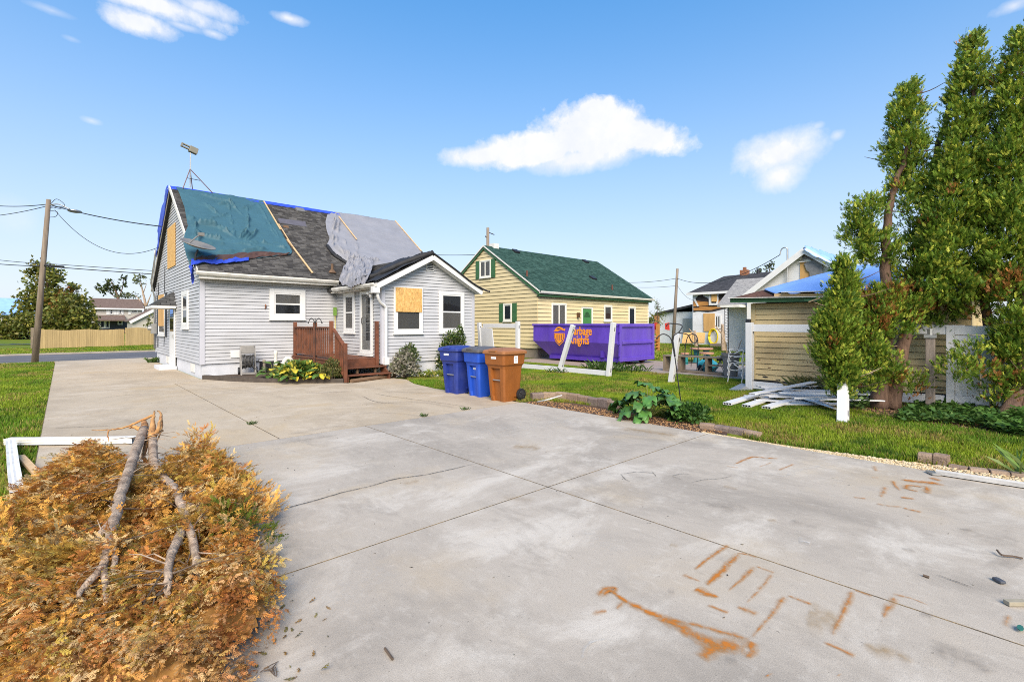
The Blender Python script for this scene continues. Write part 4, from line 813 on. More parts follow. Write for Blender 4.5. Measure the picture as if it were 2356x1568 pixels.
def gfn(u, v):
    p = lerp_poly(LB, v).lerp(lerp_poly(RB, v), u); k = math.sin(math.pi * u) * (.4 + .6 * v)
    w = 1 - abs(fbm(u * 3.1 + 4, v * 3.3, 2)); w2 = 1 - abs(fbm(u * 7 + 1, v * 6, 5)); sw = math.sin(math.hypot(u - .3, v - .45) * 26 + 4 * fbm(u * 3, v * 3, 9))
    return p + Vector((-.06, -.16, .12)) * k + RN * (.15 * w ** 3 + .06 * w2 ** 3 + .028 * sw - .05)
m.grid(70, 70, gfn); m.obj('bunched_foot', M_GREYT, gt, smooth=True, solid=.006)
# black felt rolled back along the valley and rake of the wing
m = MB(); pts = [Vector((7.3, 15.9, WEZ + .14)), Vector((7.26, 15.3, WEZ + .16)), Vector((7.7, 14.9, WEZ + .36)), Vector((8.3, 14.5, 3.72)), Vector((9.0, 14.12, 4.05)), Vector((WPX, 14.05, WPZ + .05))]
P = path_pts(pts, 6); m.tube(P, [.10 + .04 * fbm(i * .4, 0, 3) for i in range(len(P))], 9); fr = m.obj('felt_roll', M_BLACKT, smooth=True, label='black roofing felt rolled up along the rear wing roof', cat='roofing felt')
m = MB()
def vf(u, v): p = Vector((WEX0 + .02 + v * 2.15, WY - .27 + u * (2.1 + .3 * v), WEZ + .03 + v * 2.15 * WS)); return p + Vector((-WS, 0, 1)).normalized() * (.03 + .05 * abs(fbm(u * 4, v * 3, 7)) + .03 * fbm(u * 9, v * 2, 1))
m.grid(40, 20, vf); m.obj('loose_sheet', M_BLACKT, fr, smooth=True, solid=.005)
m = MB(); P = path_pts([RP(752, 568, .06), RP(768, 590, .08), RP(790, 604, .07), RP(806, 614, .06)], 6); m.tube(P, [.07] * len(P), 7); m.obj('felt_edge', M_BLACKT, fr, smooth=True)
m = MB(); m.tube(path_pts([(WPX, WY - .32, WPZ + .02), (10.2, WY - .33, 3.67), (11.0, WY - .33, 3.22), (11.6, WY - .36, 2.98), (11.75, WY - .4, 2.95)], 5), [.03] * 20 + [.05], 6); m.obj('drip_edge', M_BLACKT, fr)

# ---------------------------------------------------------------- dish and ridge tripod
dm = M('dish_grey', (.20, .19, .175), .6, .12, 5)
p0 = RP(449, 607, .03); D = thing('satellite_dish', p0, 'grey satellite dish on a bent mast at the left eave of the grey house', 'satellite dish')
b = MB(); b.tube(path_pts([p0, p0 + Vector((0, -.02, .22)), p0 + Vector((.06, -.05, .42))], 4), .03, 8); b.box(p0.x - .09, p0.x + .09, p0.y - .1, p0.y + .1, p0.z - .02, p0.z + .02); b.obj('mast', M_DKMETAL, D)
c0 = p0 + Vector((.05, -.02, .50)); nd = Vector((.18, -.34, .92)).normalized(); ux = nd.cross(Vector((0, 1, 0))).normalized(); uy = nd.cross(ux)
fv = Vector((_c, _s, 0)); rt = Vector((_s, -_c, 0)); ux = (rt - nd * rt.dot(nd)).normalized(); uy = nd.cross(ux)
b = MB(); b.loft([[c0 + ux * (math.cos(a * math.pi / 14) * r * .49) + uy * (math.sin(a * math.pi / 14) * r * .49) + nd * (.11 * r * r) for a in range(28)] for r in (.02, .25, .5, .75, .95, 1.0)], cap=False); b.obj('reflector', dm, D, smooth=True, solid=.02)
b = MB(); b.tube([c0 - uy * .46 + nd * .1, c0 - uy * .2 + nd * .32, c0 + nd * .42], .02, 6); b.box(*[q for a_, r_ in zip(c0 + nd * .42, (.08, .06, .05)) for q in (a_ - r_, a_ + r_)]); b.obj('feed_arm', dm, D)
tp = Vector((3.72, RY, RZ + .03)); T = thing('ridge_tripod', tp, 'thin metal tripod with a boxy antenna on the ridge of the grey house', 'antenna')
top = tp + Vector((0, 0, .78))
for q in (Vector((-.28, -.25, -.1)), Vector((.75, -.12, -.05)), Vector((.15, .28, -.16))):
    b = MB(); b.tube([tp + q, top], .018, 6); b.obj('leg', M('reddish_tube', (.16, .09, .085), .5, .2, 10), T)
b = MB(); b.tube([tp + Vector((0, 0, .05)), tp + Vector((.01, 0, 1.45))], .02, 8); b.obj('mast', M_GALV, T)
b = MB(); b.bar(tp + Vector((-.12, -.1, .38)), tp + Vector((.33, -.05, .38)), .02, .02); b.obj('brace', M_DKMETAL, T)
am = M('antenna_tan', (.25, .23, .18), .6, .1, 8); rot = Euler((0, R(14), R(8))).to_matrix(); c1 = tp + Vector((.02, 0, 1.58))
b = MB(); b.box(c1.x - .05, c1.x + .24, c1.y - .09, c1.y + .09, c1.z - .12, c1.z + .12, rot, c1); b.obj('antenna_box', am, T, bevel=.015)
b = MB(); b.box(c1.x - .30, c1.x - .05, c1.y - .05, c1.y + .05, c1.z + .05, c1.z + .09, rot, c1); b.box(c1.x - .30, c1.x - .05, c1.y - .05, c1.y + .05, c1.z - .06, c1.z - .02, rot, c1); b.box(c1.x - .34, c1.x - .30, c1.y - .06, c1.y + .06, c1.z - .06, c1.z + .09, rot, c1); b.obj('antenna_fork', am, T)
# ================================================================ deck and steps
DK = thing('deck', (6.75, 15.8, 0), 'red-brown stained wooden deck with railing and two steps at the storm door', 'deck')
DX0, DX1, DY0, DY1, DZ = 5.94, 7.5, 14.42, 17.8, .64
y = DY0 + .03
while y < DY1 - .1:
    b = MB(); b.box(DX0 - .03, DX1, y, y + .132, DZ - .03, DZ + random.uniform(-.002, .002)); b.obj('deck_board', M_DECK, DK, bevel=.004); y += .14
b = MB(); b.box(DX0 - .02, DX1, DY0, DY0 + .04, DZ - .26, DZ - .032); b.obj('front_fascia', M_DECK, DK)
b = MB(); b.box(DX0, DX0 + .04, DY0 + .042, DY1, DZ - .26, DZ - .032); b.obj('side_fascia', M_DECK, DK)
for i in range(20):
    if i % 7 == 5: continue
    b = MB(); yy = DY0 + .12 + i * .16; b.box(DX0 + .005, DX0 + .03, yy, yy + .1, .05, DZ - .262); b.obj('skirt_slat', M_DECK, DK)
def post(x, y, z0, z1, w=.1): b = MB(); b.box(x - w / 2, x + w / 2, y - w / 2, y + w / 2, z0, z1); return b.obj('post', M_DECK, DK, bevel=.006)
P_ = [(5.96, 17.58, .1, 1.80), (5.96, 15.75, .1, 1.78), (5.96, 14.46, .0, 1.82)]
for p in P_: post(*p)
post(6.10, 13.8, 0, 1.16); post(7.42, 14.42, .3, 1.82, .105)
for (y0, y1) in ((17.53, 15.8), (15.7, 14.51)):
    b = MB(); b.bar((5.96, y0, 1.62), (5.96, y1, 1.62), .09, .045); b.obj('top_rail', M_DECK, DK); b = MB(); b.bar((5.96, y0, .74), (5.96, y1, .74), .06, .045); b.obj('bottom_rail', M_DECK, DK)
    n = int((y0 - y1) / .155)
    for i in range(n):
        yy = y0 - (i + .6) * (y0 - y1) / n; b = MB(); b.box(5.94, 5.98, yy - .03, yy + .03, .765, 1.598); b.obj('baluster', M_DECK, DK)
b = MB(); b.bar((6.0, 14.42, 1.58), (6.1, 13.85, 1.08), .1, .04); b.obj('stair_rail', M_DECK, DK); b = MB(); b.bar((5.98, 14.42, .72), (6.08, 13.85, .22), .06, .06); b.obj('stair_rail', M_DECK, DK)
for i in range(4):
    t = (i + .7) / 4.6; y = 14.42 - t * .57; b = MB(); b.box(6.0 + t * .08, 6.04 + t * .08, y - .035, y + .035, .66 - t * .48, 1.55 - t * .5); b.obj('baluster', M_DECK, DK)
for i, (z, y0) in enumerate(((.40, 14.12), (.20, 13.84))):
    b = MB(); b.box(6.16, 7.62 + .1 * i, y0, y0 + .29, z - .04, z); b.obj('tread', M_DECK, DK, bevel=.006)
    for x in (6.65, 7.25): b = MB(); b.box(x, x + .06, y0 + .1, y0 + .16, z - .2, z - .042); b.obj('step_support', M_TIMBER, DK)
b = MB(); b.prism([(6.2, 14.42, 0), (6.2, 14.42, .55), (6.2, 13.84, .14), (6.2, 13.84, 0)], (.04, 0, 0)); b.obj('stringer', M_DECK, DK)
b = MB(); b.prism([(7.55, 14.42, 0), (7.55, 14.42, .55), (7.55, 13.84, .14), (7.55, 13.84, 0)], (.04, 0, 0)); b.obj('stringer', M_DECK, DK)

# hose reel
HR = thing('hose_reel', (4.42, 17.42, .09), 'grey plastic garden hose reel cart against the grey foundation', 'hose reel', rz=R(-8), local=True)
M_REEL = M('grey_reel_plastic', (.26, .245, .225), .6, .15, 8); M_HOSE = M('dark_hose', (.06, .058, .055), .5, .2, 10)
for x in (-.22, .19):
    b = MB(); b.prism([(x, -.24, 0), (x, .18, 0), (x, .1, .92), (x, .02, .92)], (.035, 0, 0)); b.obj('side_frame', M_REEL, HR, local=True)
b = MB(); b.box(-.185, .19, -.02, .1, .68, .94); b.obj('hose_tray', M_REEL, HR, local=True, bevel=.02)
b = MB(); b.box(-.185, .19, -.26, -.2, .02, .08); b.obj('foot_bar', M_REEL, HR, local=True)
for i in range(9):
    x = -.16 + i * .04; r = .2 + random.uniform(-.02, .03); b = MB(); b.tube([(x + .01 * math.sin(a), math.cos(a * math.pi / 9) * r - .02, .42 + math.sin(a * math.pi / 9) * r) for a in range(19)], .016, 6); b.obj('hose_coil', M_HOSE, HR, local=True, smooth=True)
for x in (-.27, .235): b = MB(); b.cyl((x, .08, .12), (x + .05, .08, .12), .12, .12, 16); b.obj('wheel', M_BLACK, HR, local=True)
b = MB(); b.tube([(.22, -.02, .42), (.32, -.02, .42), (.32, -.02, .5), (.44, -.02, .5)], .016, 6); b.obj('crank', M_BLACK, HR, local=True)
b = MB(); b.tube(path_pts([(.1, -.2, .3), (.3, -.3, .12), (.6, -.2, .1), (.9, -.15, .3)], 5), .014, 6); b.obj('hose_tail', M_HOSE, HR, local=True, smooth=True)

# broom, ornaments and the small double hook by the bed
b = MB(); b.tube([(7.28, 17.3, .66), (7.44, 17.72, 2.1)], .016, 7); br = b.obj('broom', M('yellow_handle', (.55, .48, .12), .5), label='yellow-handled broom standing in the corner of the grey house', cat='broom')
b = MB(); b.box(7.38, 7.48, 17.66, 17.74, 2.05, 2.35); b.obj('bristles', M('green_bristle', (.16, .3, .05), .8, .3, 40), br)
def shepherd(name, base, h, arm, label, r=.012):
    o = thing(name, base, label, 'garden hook'); base = Vector(base); b = MB(); b.tube([base, base + Vector((0, 0, h))], r, 6); b.obj('pole', M_BLACK, o)
    for s in (-1, 1):
        a = Vector((_s, -_c, 0)) * s; P = [base + Vector((0, 0, h * .9)) , base + a * arm * .25 + Vector((0, 0, h * .97)), base + a * arm * .6 + Vector((0, 0, h)), base + a * arm * .92 + Vector((0, 0, h * .955)), base + a * arm + Vector((0, 0, h * .915)), base + a * arm * 1.12 + Vector((0, 0, h * .93))]
        b = MB(); b.tube(path_pts(P, 4), r, 6); b.obj('hook_arm', M_BLACK, o, smooth=True)
    return o
shepherd('garden_hook', (5.62, 14.85, .08), 1.82, .2, 'small black double garden hook in front of the deck railing')
SH = G(1570, 955); o = thing('shepherd_hook', SH, 'tall thin black shepherd hook leaning on the lawn behind the rhubarb', 'garden hook')
pt = OD(1546, 742, SH.dot(Vector((_c, _s, 0))) + .05); pm = OD(1551, 812, SH.dot(Vector((_c, _s, 0))) + .04)
b = MB(); b.tube([SH, pm], .011, 6); b.tube([pm - (pm - SH) * .05, OD(1547, 785, 9.15)], .02, 6); b.obj('pole', M_BLACK, o)
dD = 9.15
for pts in ([(1547, 790), (1540, 775), (1526, 768), (1515, 773), (1511, 779)], [(1547, 790), (1550, 772), (1562, 763), (1568, 748), (1540, 744), (1532, 750)], [(1562, 765), (1582, 770), (1590, 785), (1600, 788), (1604, 778)]):
    b = MB(); b.tube(path_pts([OD(x, y, dD) for x, y in pts], 5), .011, 6); b.obj('hook_arm', M_BLACK, o, smooth=True)
M_STONEW = M('white_ornament', (.66, .63, .56), .8, .2, 12, .4, 30)
b = MB(); b.loft([[Vector((5.15 + math.cos(a * .785) * r, 17.0 + math.sin(a * .785) * r, z)) for a in range(8)] for z, r in ((.08, .1), (.2, .12), (.35, .07), (.55, .05), (.72, .05), (.8, .07), (.86, .03))]); b.obj('garden_statue', M_STONEW, smooth=True, label='slim pale garden ornament beside the deck railing', cat='ornament')
b = MB(); b.tube(path_pts([(5.35, 16.9, .08), (5.36, 16.9, .4), (5.45, 16.88, .58), (5.58, 16.86, .55), (5.62, 16.86, .42)], 4), [.07] * 12 + [.06] * 4 + [.05], 8); b.obj('swan_ornament', M_STONEW, smooth=True, label='white swan-necked ornament between the hostas and the house', cat='ornament')
b = MB(); b.cyl((4.95, 17.55, .1), (4.95, 17.55, .42), .05, .04, 8); b.ball((4.95, 17.55, .48), .06); b.obj('garden_figure', M('stone_figure', (.3, .26, .2), .9, .3, 20), label='small weathered stone figure by the foundation beside the hose reel', cat='ornament')
b = MB(); b.prism([(9.0, 13.25, .0), (9.1, 13.45, .0), (8.65, 13.85, .08), (8.5, 13.7, .08)], (0, 0, .07)); b.obj('splash_block', M_WHITE, label='white splash trough on the grass beside the silvery shrub', cat='splash block')
# ================================================================ three wheeled bins
def rrect(hx, hy, r, z, notch=0., nw=.13, n=4):
    """ring of a rounded box, front (-x) with an optional notch"""
    P = []
    for cx_, cy_, a0 in ((hx - r, hy - r, 0), (-hx + r, hy - r, 90), (-hx + r, -hy + r, 180), (hx - r, -hy + r, 270)):
        for k in range(n + 1): a = R(a0 + 90 * k / n); P.append(Vector((cx_ + math.cos(a) * r, cy_ + math.sin(a) * r, z)))
        if a0 == 90: P += [Vector((-hx, nw + .012, z)), Vector((-hx + notch, nw, z)), Vector((-hx + notch, -nw, z)), Vector((-hx, -nw - .012, z))]
    return P
def bin_(loc, rz, body, lid, label, ht=1.0, sticker=None, bar=M_GALV, tag_side=False, lid_lift=.0, name='wheeled_bin'):
    T = thing(name, loc, label, 'bin', 'wheeled bins lined up on the driveway', rz, local=True)
    b = MB(); b.loft([rrect(.235, .225, .05, 0, .05, .10), rrect(.25, .24, .05, .1 * ht, .06), rrect(.275, .262, .05, .40 * ht, .065), rrect(.29, .278, .05, .655 * ht, .065), rrect(.292, .28, .05, .66 * ht, .0), rrect(.30, .285, .05, .70 * ht), rrect(.335, .315, .055, .735 * ht), rrect(.35, .33, .055, .94 * ht)])
    b.obj('body', body, T, local=True, bevel=0)
    L_ = MB(); L_.loft([rrect(.372, .352, .06, .935 * ht), rrect(.385, .362, .06, .945 * ht), rrect(.385, .362, .06, .985 * ht), rrect(.36, .34, .06, 1.01 * ht), rrect(.20, .19, .06, 1.055 * ht)])
    lid_o = L_.obj('lid', lid, T, local=True)
    h = MB(); h.box(-.40, -.26, -.11, .11, .985 * ht, 1.025 * ht); h.obj('lid_grip', lid, lid_o, local=True, bevel=.012)
    b = MB(); b.tube([(.38, -.24, .98 * ht), (.44, -.24, .97 * ht), (.44, .24, .97 * ht), (.38, .24, .98 * ht)], .016, 6); b.obj('handle', lid, T, local=True)
    b = MB(); b.cyl((-.245, -.125, .42 * ht), (-.245, .125, .42 * ht), .014, .014, 8); b.obj('lift_bar', bar, T, local=True)
    for s in (-1, 1):
        w = MB(); w.tube([(.24, s * .255, .135), (.24, s * .31, .135)], .135, 20); wo = w.obj('wheel', M_BLACK, T, local=True, bevel=.012)
        q = MB(); q.cyl((.24, s * .311, .135), (.24, s * .318, .135), .085, .08, 14)
        for k in range(5):
            a = k * 1.2566; q.bar((.24, s * .32, .135), (.24 + math.cos(a) * .1, s * .318, .135 + math.sin(a) * .1), .022, .012)
        q.obj('hub', M('hub_grey', (.035, .035, .037), .4), wo, local=True)
    b = MB(); b.box(.05, .34, -.26, .26, .1, .16); b.obj('axle_housing', body, T, local=True)
    return T
M_BLUE1 = M('dark_blue_plastic', (.018, .036, .22), .48, .12, 4, .08, 30, spec=.45, col2=(.035, .055, .24), mix=(.5, .75), fine=.08); M_BLUE2 = M('bright_blue_plastic', (.014, .075, .46), .45, .10, 5, col2=(.05, .13, .55), mix=(.55, .8), spec=.5, stretch=(1, 1, .3))
M_BROWNB = M('brown_plastic', (.26, .085, .016), .5, .12, 4, .08, 30, spec=.45, col2=(.31, .125, .04), mix=(.5, .75), stretch=(1, 1, .4), fine=.08); M_BROWNL = M('brown_lid', (.30, .125, .045), .5, .08, 4); M_GREYL = M('grey_lid', (.10, .095, .10), .5, .1, 5); M_STICK = M('white_sticker', (.78, .78, .78), .5, .05)
M_MARK = M('sticker_print', (.25, .25, .27), .6)
def plate(T, x0, y0, z0, sx, sy, sz, marks=4):
    b = MB(); b.box(x0 - sx / 2, x0 + sx / 2, y0 - sy / 2, y0 + sy / 2, z0 - sz / 2, z0 + sz / 2); s = b.obj('sticker', M_STICK, T, local=True)
    m = MB(); ax = sy > sx
    for i in range(marks):
        t = (i + .5) / marks - .5
        if ax: m.box(x0 - sx / 2 - .001, x0 - sx / 2, y0 + t * sy * .8 - .006, y0 + t * sy * .8 + .006, z0 - sz * .28, z0 + sz * .28)
        else: m.box(x0 - sx * .3, x0 + sx * .3, y0 - sy / 2 - .001, y0 - sy / 2, z0 + t * sz * .8 - .008, z0 + t * sz * .8 + .008)
    m.obj('print', M_MARK, s, local=True); return s
B3 = bin_((7.34, 8.16, 0), R(2), M_BROWNB, M_BROWNL, 'brown wheeled bin with a white side sticker, nearest the patio', 1.12)
plate(B3, -.347, .0, .97, .006, .16, .05); plate(B3, .03, -.327, .93, .12, .006, .16, 3)
B2 = bin_((7.42, 9.06, 0), R(-4), M_BLUE2, M_GREYL, 'scuffed bright blue wheeled bin with a grey lid, in the middle of the row', 1.12)
plate(B2, -.226, .0, .66, .006, .10, .045)
B1 = bin_((7.30, 9.88, 0), R(7), M_BLUE1, M_BLUE1, 'dark blue wheeled bin with a blue lid, farthest from the patio', 1.12)
plate(B1, -.347, .05, .97, .006, .17, .05)
# ================================================================ purple roll-off dumpster
M_PURPLE = M('purple_paint', (.11, .055, .42), .38, .14, 1.5, .12, 9, spec=.45, col2=(.15, .095, .40), mix=(.52, .72), stretch=(1, 1, .35), fine=.06); M_PURPD = M('purple_frame', (.085, .04, .37), .4, .1, 3); M_ORANGE = M('orange_vinyl', (.85, .30, .02), .5, .04); M_DKPRINT = M('dark_outline', (.035, .02, .12), .5)
QX0, QX1, QY0, QY1, QZ0, QZ1 = 16.93, 19.62, 11.78, 16.72, .22, 1.75
Q = thing('roll_off_dumpster', (18.25, 14.2, 0), 'purple roll-off dumpster with orange lettering parked behind the white fence', 'dumpster')
b = MB(); zk = .92; bi = .42
prof = [(QX0 + bi, QZ0), (QX0, zk), (QX0, QZ1 - .1), (QX0 + .04, QZ1 - .1), (QX0 + .04, zk), (QX0 + bi + .03, QZ0 + .04), (QX1 - bi - .03, QZ0 + .04), (QX1 - .04, zk), (QX1 - .04, QZ1 - .1), (QX1, QZ1 - .1), (QX1, zk), (QX1 - bi, QZ0)]
def ring(y, yb): return [Vector((x, yb if z < zk - .01 else y, z)) for x, z in prof]
b.loft([ring(QY0 + .06, QY0 + .06), ring(QY1, QY1 - .75)]); b.obj('body', M_PURPLE, Q)
b = MB(); b.add([(QX0 + .02, QY1, zk), (QX1 - .02, QY1, zk), (QX1 - .02, QY1, QZ1 - .1), (QX0 + .02, QY1, QZ1 - .1), (QX0 + bi, QY1 - .75, QZ0), (QX1 - bi, QY1 - .75, QZ0)], [(0, 1, 2, 3), (4, 5, 1, 0)]); b.obj('front_wall', M_PURPLE, Q, solid=.03)
b = MB(); b.box(QX0 - .05, QX0 + .07, QY0, QY1 + .04, QZ1 - .1, QZ1); b.obj('top_rail', M_PURPLE, Q, bevel=.01); b = MB(); b.box(QX1 - .07, QX1 + .05, QY0, QY1 + .04, QZ1 - .1, QZ1); b.obj('top_rail', M_PURPLE, Q, bevel=.01); b = MB(); b.box(QX0 + .071, QX1 - .071, QY1 - .06, QY1 + .04, QZ1 - .1, QZ1); b.obj('top_rail', M_PURPLE, Q, bevel=.01)
b = MB(); b.box(QX0 + .3, QX0 + .45, QY0 + .1, QY1 - .8, .1, .26); b.obj('bottom_rail', M_PURPD, Q); b = MB(); b.box(QX1 - .45, QX1 - .3, QY0 + .1, QY1 - .8, .1, .26); b.obj('bottom_rail', M_PURPD, Q)
# tailgate
b = MB(); b.box(QX0 + .06, QX1 - .02, QY0 - .02, QY0 + .03, .2, QZ1 - .02); gate = b.obj('tailgate', M_PURPLE, Q)
for x0, x1, z0, z1 in ((QX0 + .02, QX0 + .16, .16, QZ1), (QX1 - .14, QX1 + .0, .16, QZ1), (QX0 + .161, QX1 - .141, QZ1 - .14, QZ1), (QX0 + .161, QX1 - .141, .16, .32)):
    b = MB(); b.box(x0, x1, QY0 - .09, QY0 - .021, z0, z1); b.obj('gate_frame', M_PURPLE, gate, bevel=.012)
b = MB(); b.prism([(QX0 + .17, QY0 - .022, .86), (QX0 + .17, QY0 - .10, .90), (QX0 + .17, QY0 - .10, 1.0), (QX0 + .17, QY0 - .022, 1.04)], (QX1 - QX0 - .33, 0, 0)); b.obj('gate_rib', M_PURPLE, gate)
for z in (.45, .95, 1.45): b = MB(); b.cyl((QX0 + .0, QY0 - .05, z - .07), (QX0 + .0, QY0 - .05, z + .07), .03, .03, 8); b.obj('hinge', M_PURPD, Q)
b = MB(); b.box(QX1 - .02, QX1 + .06, QY0 - .05, QY0 + .1, .5, .7); b.box(QX1 - .02, QX1 + .05, QY0 - .05, QY0 + .08, 1.2, 1.32); b.obj('latch', M_DKMETAL, Q)
b = MB(); b.box(QX0 + .2, QX0 + .3, QY0 + .9, QY0 + 1.05, .28, .62); b.obj('side_hook', M_PURPD, Q)
M_RUSTW = M('rusty_wheel', (.14, .08, .045), .7, .3, 12)
for x in (QX0 + .45, QX1 - .55):
    for y in (QY0 + .28, QY1 - 1.2): b = MB(); b.cyl((x, y, .12), (x + .16, y, .12), .12, .12, 14); b.obj('wheel', M_RUSTW, Q)
# lettering and shield on the long side
def text_obj(body, size, loc, parent, mat, sx=.78, bold=.018, ext=.004):
    cu = bpy.data.curves.new('lettering', 'FONT'); cu.body = body; cu.size = size; cu.offset = bold * size; cu.extrude = ext; cu.align_x = 'LEFT'
    o = bpy.data.objects.new('tmp', cu); COL.objects.link(o); dg = bpy.context.evaluated_depsgraph_get(); me = bpy.data.meshes.new_from_object(o.evaluated_get(dg)); bpy.data.objects.remove(o)
    me.name = 'lettering'; me.materials.clear(); me.materials.append(mat); l = bpy.data.objects.new('lettering', me); COL.objects.link(l); l.parent = parent
    l.location = Vector(loc) - org(parent); l.rotation_euler = (R(90), 0, R(-90)); l.scale = (sx, 1, 1); return l
tx = QX0 - .012
text_obj('Garbage', .52, (tx, 14.44, 1.26), Q, M_ORANGE, .74, .022); text_obj('Knights', .52, (tx, 14.44, .86), Q, M_ORANGE, .74, .022)
def shield(pts, mat, o_, name='emblem'):
    b = MB(); b.add([Vector((tx - o_, y, z)) for y, z in pts] + [Vector((tx - o_ + .006, y, z)) for y, z in pts], [tuple(range(len(pts))), tuple(range(2 * len(pts) - 1, len(pts) - 1, -1))]); return b.obj(name, mat, Q)
SY, SZ = 15.02, 1.18
def sh(k, dy=0, dz=0): return [(SY + .33 * k + dy, SZ + .14 * k + dz), (SY + .33 * k + dy, SZ - .05 * k + dz), (SY + .24 * k + dy, SZ - .26 * k + dz), (SY + dy, SZ - .45 * k + dz), (SY - .24 * k + dy, SZ - .26 * k + dz), (SY - .33 * k + dy, SZ - .05 * k + dz), (SY - .33 * k + dy, SZ + .14 * k + dz)]
shield(sh(1.0), M_ORANGE, 0); shield(sh(.9), M_DKPRINT, .004); shield(sh(.8), M_ORANGE, .008)
for i, yy in enumerate((-.13, 0, .13)): shield([(SY + yy + .025, SZ + .06), (SY + yy + .02, SZ - .2), (SY + yy - .02, SZ - .2), (SY + yy - .025, SZ + .06)], M_DKPRINT, .012)
shield([(SY + .36, SZ + .22), (SY + .3, SZ + .26), (SY + .18, SZ + .4), (SY, SZ + .44), (SY - .2, SZ + .38), (SY - .24, SZ + .32), (SY - .36, SZ + .36), (SY - .34, SZ + .24), (SY - .1, SZ + .30), (SY + .1, SZ + .22)], M_ORANGE, 0)
shield([(SY + .2, SZ + .32), (SY + .05, SZ + .36), (SY - .12, SZ + .33), (SY + .05, SZ + .31)], M_DKPRINT, .004)
# ================================================================ yellow house
M_YEL = M('yellow_siding', (.63, .52, .295), .6, .06, 1.5, .08, 30, rnd=.03); M_GREENT = M('green_trim', (.045, .13, .05), .55, .15, 5); M_YWHITE = M('cream_trim', (.74, .72, .64), .5, .05)
YX0, YX1, YY0, YY1, YRY, YRZ = 17.93, 28.4, 17.4, 25.9, 21.65, 6.28; YEY, YEZ = 17.12, 3.42; YS = (YRZ - YEZ) / (YRY - YEY)
YH_ = thing('yellow_house', (23, 21.6, 0), 'yellow clapboard house with green shingle roof and green shutters', 'house')
b = MB(); b.box(YX0 + .04, YX1 - .04, YY0 + .04, YY1 - .04, -.1, .5); b.obj('foundation', M('tan_foundation', (.3, .24, .19), .9, .15, 4), YH_)
def yclip(z): k = (YRZ - .12 - z) / YS; return max(YY0, YRY - k), min(YY1, YRY + k)
siding(YH_, fX(YX0), [(YY0, .48), (YY1, .48), (YY1, 3.45), (YRY, YRZ - .12), (YY0, 3.45)], .48, YRZ - .15, .205, M_YEL, .04, gap=.016, clip=yclip)
siding(YH_, fY(YY0), [(YX0, .48), (YX1, .48), (YX1, 3.45), (YX0, 3.45)], .48, 3.42, .205, M_YEL, .04, gap=.016, clip=lambda z: (YX0, YX1))
b = MB(); b.box(YX1 - .1, YX1 - .002, YY0 + .02, YY1, .48, 3.4); b.box(YX0 + .1, YX1, YY1 - .1, YY1, .48, 3.4); b.add([(YX1, YY0, 3.4), (YX1, YY1, 3.4), (YX1, YRY, YRZ - .12)], [(0, 1, 2)]); b.obj('wall', M_YEL, YH_)
b = MB(); b.box(YX1 - .08, YX1 + .03, YY0 - .03, YY0 + .08, .4, 3.4); b.obj('corner_trim', M_YWHITE, YH_)
yr = gable_slab(YH_, ((YRY, YRZ), (YEY, YEZ), (2 * YRY - YEY, YEZ), 'X'), (YX0 - .12, YX1 + .12), M_ROOFB)
shingles(yr, M_SHING, (YX0 - .14, YEY - .02, YEZ), (1, 0, 0), (0, YRY - YEY, YRZ - YEZ), YX1 - YX0 + .28, math.hypot(YRY - YEY, YRZ - YEZ) + .02, (.022, .056, .048), (.05, .105, .09))
b = MB(); b.bar((YX0 - .125, YRY, YRZ - .02), (YX0 - .125, YEY, YEZ - .02), .03, .07); b.bar((YX0 - .126, YRY, YRZ - .02), (YX0 - .126, 2 * YRY - YEY, YEZ - .02), .03, .07); b.obj('drip_trim', M_YWHITE, YH_)
b = MB(); b.bar((YX0 - .09, YRY, YRZ - .14), (YX0 - .09, YEY + .05, YEZ - .14), .04, .14); b.bar((YX0 - .091, YRY, YRZ - .14), (YX0 - .091, 2 * YRY - YEY - .05, YEZ - .14), .04, .14); b.obj('rake_board', M_GREENT, YH_)
gutter(YH_, (YX0 - .14, YEY + .02, YEZ - .0), (YX1 + .2, YEY + .02, YEZ - .03), mat=M_YWHITE)
b = MB(); b.box(YX0 - .1, YX1 + .1, YEY + .06, YEY + .1, YEZ - .26, YEZ - .1); b.box(YX0 - .08, YX1 + .08, YEY + .1, YY0 + .0, YEZ - .24, YEZ - .21); b.obj('fascia', M_GREENT, YH_)
def shutter(parent, mp, s0, s1, z0, z1, mat):
    b = MB(); mbox(b, mp, s0, s1, .034, .065, z0, z1); zm = (z0 + z1) / 2
    for a, c in ((z0 + .08, zm - .05), (zm + .05, z1 - .08)): mbox(b, mp, s0 + .06, s1 - .06, .065, .075, a, c)
    return b.obj('shutter', mat, parent)
mp = fX(YX0); window(YH_, mp, 21.05, 22.05, 4.42, 5.42, .06, rail=False, mull=1, tm=M_YWHITE, proud=.03, back=M_CURT, glass=M_GLASS, out=.06); shutter(YH_, mp, 20.68, 21.03, 4.38, 5.44, M_GREENT); shutter(YH_, mp, 22.08, 22.43, 4.38, 5.44, M_GREENT)
window(YH_, mp, 19.3, 19.98, 1.9, 2.86, .07, rail=False, tm=M_YWHITE, proud=.03, back=M_BLIND, glass=M_GLASS_D, out=.06); shutter(YH_, mp, 18.92, 19.27, 1.86, 2.88, M_GREENT); shutter(YH_, mp, 20.0, 20.34, 1.86, 2.88, M_GREENT)
